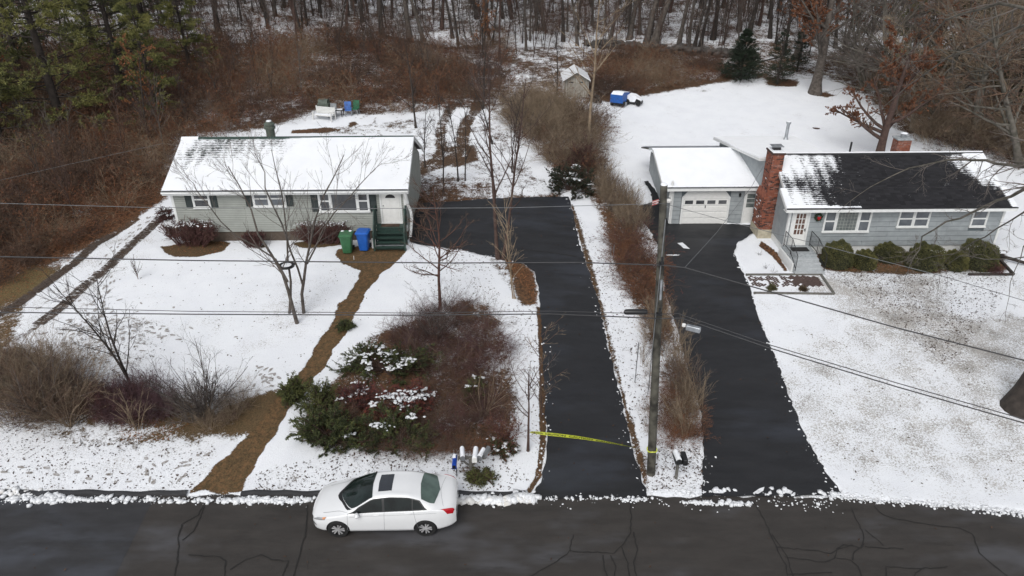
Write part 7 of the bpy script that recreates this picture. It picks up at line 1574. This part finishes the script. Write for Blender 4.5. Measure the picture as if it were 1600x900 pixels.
yard('forked_tree', 'slender forked bare tree behind the purple thicket on the left bank', 213, 612, 420, 131, .06, 'bark_dark', 'twig_dark', n1=14, n2=6, n3=3, tmin=.15, ang=.65, l1=.5, tw=.004, nst=2, stspread=.05)

# ------------------------------------------------------------------ shrubs
def shr(name, label, u, v, seed, h, w_, mts, n=34, **kw):
    kw.setdefault('base_r', .12*w_); return one(name, label, 'shrub', shrub_mesh(seed, n, h, w_, (1, 1), mts, **kw), G(u, v))
shr('leafless_shrub', 'large dark many stemmed leafless shrub left of the bare path', 322, 655, 140, 3.0, .75, ('bark_grey', 'twig_dark', 'twig_dark'), 30, r=.03, n2=7, n3=5, tw=.005)
shr('leafless_shrub', 'broad tangled grey brown leafless shrub at the left photo edge', 70, 655, 141, 2.6, .95, ('twig_grey', 'twig_brown', 'twig_brown'), 60, r=.022, n2=7, n3=5, tw=.005)
shr('leafless_shrub', 'grey arching leafless shrub second from the left photo edge', 20, 610, 142, 2.2, .9, ('twig_grey', 'twig_maroon', 'twig_brown'), 44, r=.02, n2=7, n3=5, tw=.005)
shr('leafless_shrub', 'pale twiggy shrub beside the purple thicket on the left bank', 215, 672, 143, 1.6, .6, ('twig_tan', 'twig_tan'), 14, r=.018, n2=5, n3=2)
shr('leafless_shrub', 'grey leafless shrub at the foot of the big dark stemmed shrub', 300, 658, 144, 1.6, .95, ('twig_grey', 'twig_grey'), 36, r=.014, n2=6, n3=4)
shr('leafless_shrub', 'olive brown leafless shrub between the left edge shrub and the thicket', 110, 665, 145, 1.9, .9, ('twig_tan', 'twig_brown'), 40, r=.014, n2=6, n3=4)
purp = [shrub_mesh(s, 20, 1.2, .6, (1, 1), (m_, m_), .007, 6, 4, .4, arch=-.8, tw=.004) for s, m_ in ((150, 'twig_purple'), (151, 'twig_maroon'), (152, 'twig_purple'))]
p = fill([(150, 655), (165, 615), (225, 608), (262, 620), (270, 650), (230, 668), (180, 668)], 75, 36, edge=.05); gn_scatter('purple_thicket', p, rgen(37).uniform(.6, .95, len(p)), purp, 38, .1)
p = fill([(-40, 650), (0, 560), (60, 560), (130, 600), (150, 650), (100, 670), (20, 668)], 60, 39, edge=.05); gn_scatter('bank_undergrowth', p, rgen(40).uniform(.6, 1.1, len(p)), bramG[:2]+purp[:1], 41, .2)
p = fill([(280, 650), (300, 625), (400, 620), (395, 650), (350, 672), (290, 672)], 26, 42, edge=.05); gn_scatter('bank_undergrowth', p, rgen(43).uniform(.25, .5, len(p)), bramG+purp[:1], 44, .2)
# island
dk = [shrub_mesh(s, 15, 2.0, .95, (1, 1), (m2_, m_), .010, 7, 4, .5, arch=-1.1, tw=.004) for s, m_, m2_ in ((160, 'twig_maroon', 'twig_maroon'), (161, 'twig_brown', 'twig_grey'), (162, 'twig_purple', 'twig_tan'), (163, 'twig_maroon', 'twig_brown'))]
p = fill([(600, 560), (640, 500), (720, 480), (770, 500), (795, 560), (800, 640), (770, 690), (700, 700), (650, 690), (690, 620)], 140, 45, edge=.1); gn_scatter('bramble_thicket', p, rgen(46).uniform(.35, .8, len(p)), dk, 47, .25)
p = fill([(500, 640), (600, 640), (700, 680), (790, 700), (740, 718), (620, 718), (520, 702), (480, 670)], 130, 48, edge=.05); gn_scatter('island_undergrowth', p, rgen(49).uniform(.3, .55, len(p)), rst+dk[1:2], 50, .2)
shr('leafless_shrub', 'upright grey shrub with a crooked limb at the back of the island', 680, 535, 163, 2.6, .8, ('twig_grey', 'twig_dark'), 30, r=.014, n2=6, n3=4)
shr('leafless_shrub', 'tan leafless shrub at the right side of the island', 755, 650, 164, 2.2, .8, ('twig_tan', 'twig_brown'), 18, r=.014, n2=6, n3=4)
shr('leafless_shrub', 'red brown leafless bush at the island corner behind the mailboxes', 790, 690, 165, 1.3, .9, ('twig_maroon', 'twig_rust'), 34, r=.01, n2=6, n3=4, leaf='leaf_maroon', nleaf=500, ls=.06)
def ever(name, label, u, v, seed, R3, mts, n=16000, ls=.10, snow=0, lump=6, flat=.6, cat='shrub', ragged=.3):
    """layered evergreen mound: sprays of small blades round many short limbs"""
    g_ = rgen(seed); rx, ry, rz = R3; b = G(u, v); t = thing(name, label, cat, tuple(b)); nb_ = 46
    a = g_.uniform(0, 6.28, nb_); el = np.arccos(g_.uniform(.0, 1, nb_)); L_ = g_.uniform(1-ragged, 1.15, nb_); tip = np.column_stack([np.cos(a)*np.sin(el)*rx, np.sin(a)*np.sin(el)*ry, np.cos(el)*rz+.05])*L_[:, None]; st = tip*.08
    P1, R1 = stems(g_, st, tip-st+np.array([0, 0, .1]), np.linalg.norm(tip-st, axis=1), 6, .025, .008, .3, -.2, .08)
    P2, R2 = kids(g_, P1, R1, 9, .35, 1, .75, .40, 4, .5, .006, .3, .1, .1); m_ = VM().add(tubes(P1, R1, 4), 'bark_brown').add(tubes(P2, R2, 3), 'bark_brown'); link('branches', m_.mesh('branches'), t)
    q, d = along_pts(g_, P2, n, .15); d[:, 2] = d[:, 2]*flat; k = g_.random(n) < .72; f = VM().add(blades(g_, q[k], d[k], ls, ls*.13, .45), mts[0]).add(blades(g_, q[~k], d[~k], ls, ls*.13, .45), mts[1]); link('foliage', f.mesh('foliage'), t)
    if snow:
        tips = P2[:, -2]; tips = tips[tips[:, 2] > np.quantile(tips[:, 2], .45)]; pick = tips[g_.integers(0, len(tips), 999)[:lump]]; C = []; S = []
        for c_ in pick:
            for _ in range(int(snow*2.2)): C.append(c_+g_.normal(0, 1, 3)*np.array([.15, .09, .025])+np.array([0, 0, .05])); S.append(np.array([.085, .06, .025])*g_.uniform(.3, 1.3))
        lumps('snow', C, S, 'snow_rough', seed, 'stuff', parent=t)
    return t
ever('yew_shrub', 'long layered dark yew with snow patches at the back of the island', 600, 580, 170, (2.1, 1.1, 1.15), ('needle_yew', 'needle_yew_bright'), 22000, snow=7, lump=16)
ever('yew_shrub', 'large dark green yew at the left front corner of the island', 520, 690, 171, (1.45, 1.0, 1.5), ('needle_yew', 'needle_yew_bright'), 22000, .11)
ever('yew_shrub', 'low spreading yew along the front of the island', 620, 690, 172, (1.7, .9, .95), ('needle_yew', 'needle_yew_bright'), 20000, snow=5, lump=5)
ever('yew_shrub', 'small tilted yew overhanging the bare path', 462, 625, 173, (.6, .5, 1.0), ('needle_yew_bright', 'needle_yew'), 7000)
ever('yew_shrub', 'yellow green yew clump behind the left front yew', 500, 640, 174, (.8, .7, 1.2), ('needle_yew_bright', 'needle_yew'), 9000)
ever('yew_shrub', 'small yew tuft beside the middle of the bare path', 540, 515, 175, (.45, .3, .4), ('needle_yew', 'needle_yew_bright'), 3000)
ever('yew_shrub', 'small bright yew in the right half of the island', 740, 625, 176, (.55, .5, .8), ('needle_yew_bright', 'needle_yew'), 5000, snow=3, lump=3)
ever('juniper_shrub', 'low green shrub with rusty edges under the mailboxes', 750, 752, 177, (.55, .4, .35), ('needle_yew_bright', 'leaf_brown'), 4000)
ever('yew_shrub', 'small green shrub right of the mailboxes', 785, 705, 178, (.5, .5, .5), ('needle_yew', 'leaf_red'), 3500, snow=3, lump=4)
ever('red_leaf_shrub', 'deep red leaved shrub with snow patches in the middle of the island', 625, 640, 179, (1.7, 1.3, .95), ('leaf_red', 'leaf_maroon'), 12000, .10, snow=8, lump=16)
ever('red_leaf_shrub', 'smaller red brown shrub left of the snow patched red one', 560, 632, 180, (.95, .7, .7), ('leaf_maroon', 'leaf_red'), 6000, .09, snow=4, lump=4)
ever('rhododendron', 'broad dark evergreen dusted with snow at the top of the left driveway', 893, 298, 181, (1.75, 1.4, 1.5), ('needle_spruce', 'leaf_brown'), 15000, .13, snow=8, lump=9)
ever('rhododendron', 'dark reddish evergreen mound behind the snow dusted one', 912, 262, 182, (1.6, 1.4, 1.5), ('leaf_maroon', 'leaf_brown'), 12000, .12)
def hedge(label, u, v, R3, seed, snow=True, cat='hedge'):
    g_ = rgen(seed); rx, ry, h = R3; b = G(u, v); t = thing('clipped_hedge', label, cat, tuple(b)); n = 130; x = g_.uniform(-rx, rx, n)*.8; y = g_.uniform(-ry, ry, n)*.7
    P0, R0 = stems(g_, np.column_stack([x*.55, y*.5, np.zeros(n)]), np.column_stack([x*.5, y*.5, np.ones(n)]), h*g_.uniform(.75, 1.0, n), 6, .014, .006, .2, 0, .06); P1, R1 = kids(g_, P0, R0, 8, .25, 1, .6, .42, 4, .6, .005, .3, .3, .1)
    P2, R2 = kids(g_, P1, R1, 4, .2, 1, .6, .5, 3, .6, .004, .3, .2, .1); link('branches', VM().add(tubes(P0, R0, 4), 'twig_maroon').add(tubes(P1, R1, 3), 'twig_maroon').add(tubes(P2, R2, 3), 'twig_brown').mesh('branches'), t)
    q, d = along_pts(g_, P1, 9000, .3); link('foliage', VM().add(blades(g_, q, d, .055, .016, .8), 'leaf_maroon').mesh('foliage'), t)
    if snow:
        k = 150; C = np.column_stack([g_.uniform(-rx, rx, k)*.85, g_.uniform(-ry, ry, k)*.6+.1, np.full(k, h*.93)+g_.normal(0, .04, k)]); C[:, 0] *= g_.uniform(.7, 1, k); lumps('snow', C, np.column_stack([g_.uniform(.02, .07, k), g_.uniform(.02, .05, k), g_.uniform(.015, .03, k)]), 'snow_rough', seed, 'stuff', parent=t)
hedge('rounded maroon hedge dotted with snow at the green house left corner', 301, 383, (1.75, .85, 1.35), 190); hedge('maroon hedge under the picture window behind the green bin', 506, 380, (1.75, .7, 1.25), 191)
hedge('small sparse maroon bush under the double window of the green house', 398, 386, (.7, .45, .75), 192, False)
ever('corner_bush', 'small dark bush with snow behind the green house left corner', 262, 345, 193, (.55, .6, .7), ('leaf_maroon', 'leaf_brown'), 3000, .08, snow=4, lump=3)
def ball(label, u, v, r_, seed, mts, sq=1.12):
    g_ = rgen(seed); b = G(u, v); t = thing('round_bush', label, 'bush', tuple(b), 0, 'clipped round bushes along the right house front'); n = int(14000*max(.5, r_)); d = nrmz(g_.normal(0, 1, (n, 3))); d[:, 2] = np.abs(d[:, 2]*1.2-.15); d = nrmz(d); d[:, 2] = np.abs(d[:, 2])**.75*.92
    lum = 1+.05*np.sin(d[:, 0]*7+seed)+.05*np.sin(d[:, 1]*6+d[:, 2]*5)+.09*np.sin(d[:, 0]*2.3+seed*1.7)+.05*np.sin(d[:, 0]*15+d[:, 2]*13+seed); q = d*(r_*lum*g_.uniform(.80, 1.02, n)**.6)[:, None]*np.array([1, .9, sq*1.25]); q[:, 2] += .05; dd = d+np.array([0, -.1, .7]); k = g_.random(n) < .7
    link('foliage', VM().add(blades(g_, q[k], dd[k], .06, .016, .7), mts[0]).add(blades(g_, q[~k], dd[~k], .06, .016, .7), mts[1]).mesh('foliage'), t)
    v_, f_ = ico(); m_ = MB(); 
    import bmesh
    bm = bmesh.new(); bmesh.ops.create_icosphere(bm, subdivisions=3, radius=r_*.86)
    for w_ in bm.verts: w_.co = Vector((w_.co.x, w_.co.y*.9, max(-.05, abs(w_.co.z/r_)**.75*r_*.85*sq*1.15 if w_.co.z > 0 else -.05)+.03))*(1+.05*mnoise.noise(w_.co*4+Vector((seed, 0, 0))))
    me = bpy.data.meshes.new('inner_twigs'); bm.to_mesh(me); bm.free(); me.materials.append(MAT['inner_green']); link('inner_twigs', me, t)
for i, (lb, u, v, r_, k) in enumerate((('largest clipped green bush right beside the front steps of the right house', 1304, 413, .86, 0), ('low olive clipped bush second from the front steps', 1350, 417, .62, 1), ('clipped bush under the left part of the double window', 1386, 406, .70, 0), ('big clipped bush below the right end of the double window', 1438, 416, .92, 0), ('low olive clipped bush between the two biggest right hand bushes', 1489, 419, .62, 1), ('wide clipped bush under the small right window', 1527, 415, .98, 0))): ball(lb, u, v, r_, 200+i, (('box_green', 'box_olive'), ('box_olive', 'box_green'))[k])
shr('maroon_bush', 'small maroon leafless bush at the right end of the bush bed', 1552, 428, 210, .6, .9, ('twig_maroon', 'twig_maroon'), 40, r=.006, n2=6, n3=3, leaf='leaf_maroon', nleaf=600, ls=.05)
for u, v, lb in ((1186, 400, 'small dead stalk left in the snow bed by the chimney'), (1196, 421, 'small bare stalk cluster in the snow bed above the walk'), (1208, 427, 'thin bare stalk in the snow bed beside the grey steps')): shr('dead_stalks', lb, u, v, int(u), .4, .5, ('twig_dark', 'twig_dark'), 8, r=.004, n2=3, n3=0)
ever('grass_tuft', 'small dry green tuft at the left end of the brick walk', 1205, 454, 211, (.22, .18, .25), ('grass_tuft', 'needle_yew'), 700, .12); ever('grass_tuft', 'small dark dry tuft in the snow strip below the walk', 1255, 455, 212, (.2, .15, .18), ('leaf_brown', 'grass_tuft'), 500, .12)
# island extras: snow lying on litter
# logs, rocks and a stone wall in the woods
def log(label, pix, r, mt, off=.15):
    P = [G(u, v) for u, v in pix]; b0 = P[0]; m_ = MB(); m_.tube([p-b0+Vector((0, 0, off+.05*(i % 2))) for i, p in enumerate(P)], [r*(1-.35*i/len(P)) for i in range(len(P))], 8, mt); o = m_.build('fallen_log', smooth=True); o.location = b0; tag(o, label, 'log')
mat('log_pale', (.33, .30, .27), .9, col2=(.18, .16, .14), scale=5)
log('long pale fallen log left of the large hillside trunk', [(300, 44), (322, 50), (345, 60), (362, 68)], .14, 'log_pale', .5); log('shorter pale fallen log below the long one on the hillside', [(312, 52), (330, 62), (338, 65)], .12, 'log_pale', .4)
log('dark fallen log across the hillside in the middle', [(600, 62), (630, 68), (665, 74), (700, 82)], .16, 'bark_dark', .3); log('dark fallen trunk lying left of the blue tarpaulin', [(926, 150), (934, 157), (938, 163)], .16, 'bark_dark', .2); log('second dark log lying left of the blue tarpaulin', [(922, 158), (932, 163)], .14, 'bark_dark', .15)
log('thin dark pole fallen right of the dark spruce', [(1170, 112), (1200, 105), (1225, 98)], .07, 'bark_dark', .6); log('fallen snowy branch lying at the right end of the bush bed', [(1556, 404), (1580, 412), (1605, 418)], .10, 'bark_dark', .2)
C = []; S = []; rw = random.Random(5)
for _ in range(420):
    t = rw.random(); u = 925+t*250; v = 72+20*t-8*sin(t*3)*0; p = G(u, v); s = rw.uniform(.15, .38); C.append((p.x+rw.gauss(0, .3), p.y+rw.gauss(0, .3), T(p.x, p.y)+rw.uniform(0, .55))); S.append((s*1.3, s, s*.7))
ws = thing('stone_wall', 'low tumbled grey stone wall along the wood edge behind the right yard', 'wall', tuple(G(1050, 80))); o = lumps('stones', np.array(C)-np.array(ws.location), S, 'rock' if 'rock' in MAT else 'grey_stone', 7, 'stuff', False, parent=ws)
mat('field_stone', (.085, .075, .068), .9, col2=(.045, .04, .036), scale=3); o.data.materials[0] = MAT['field_stone']
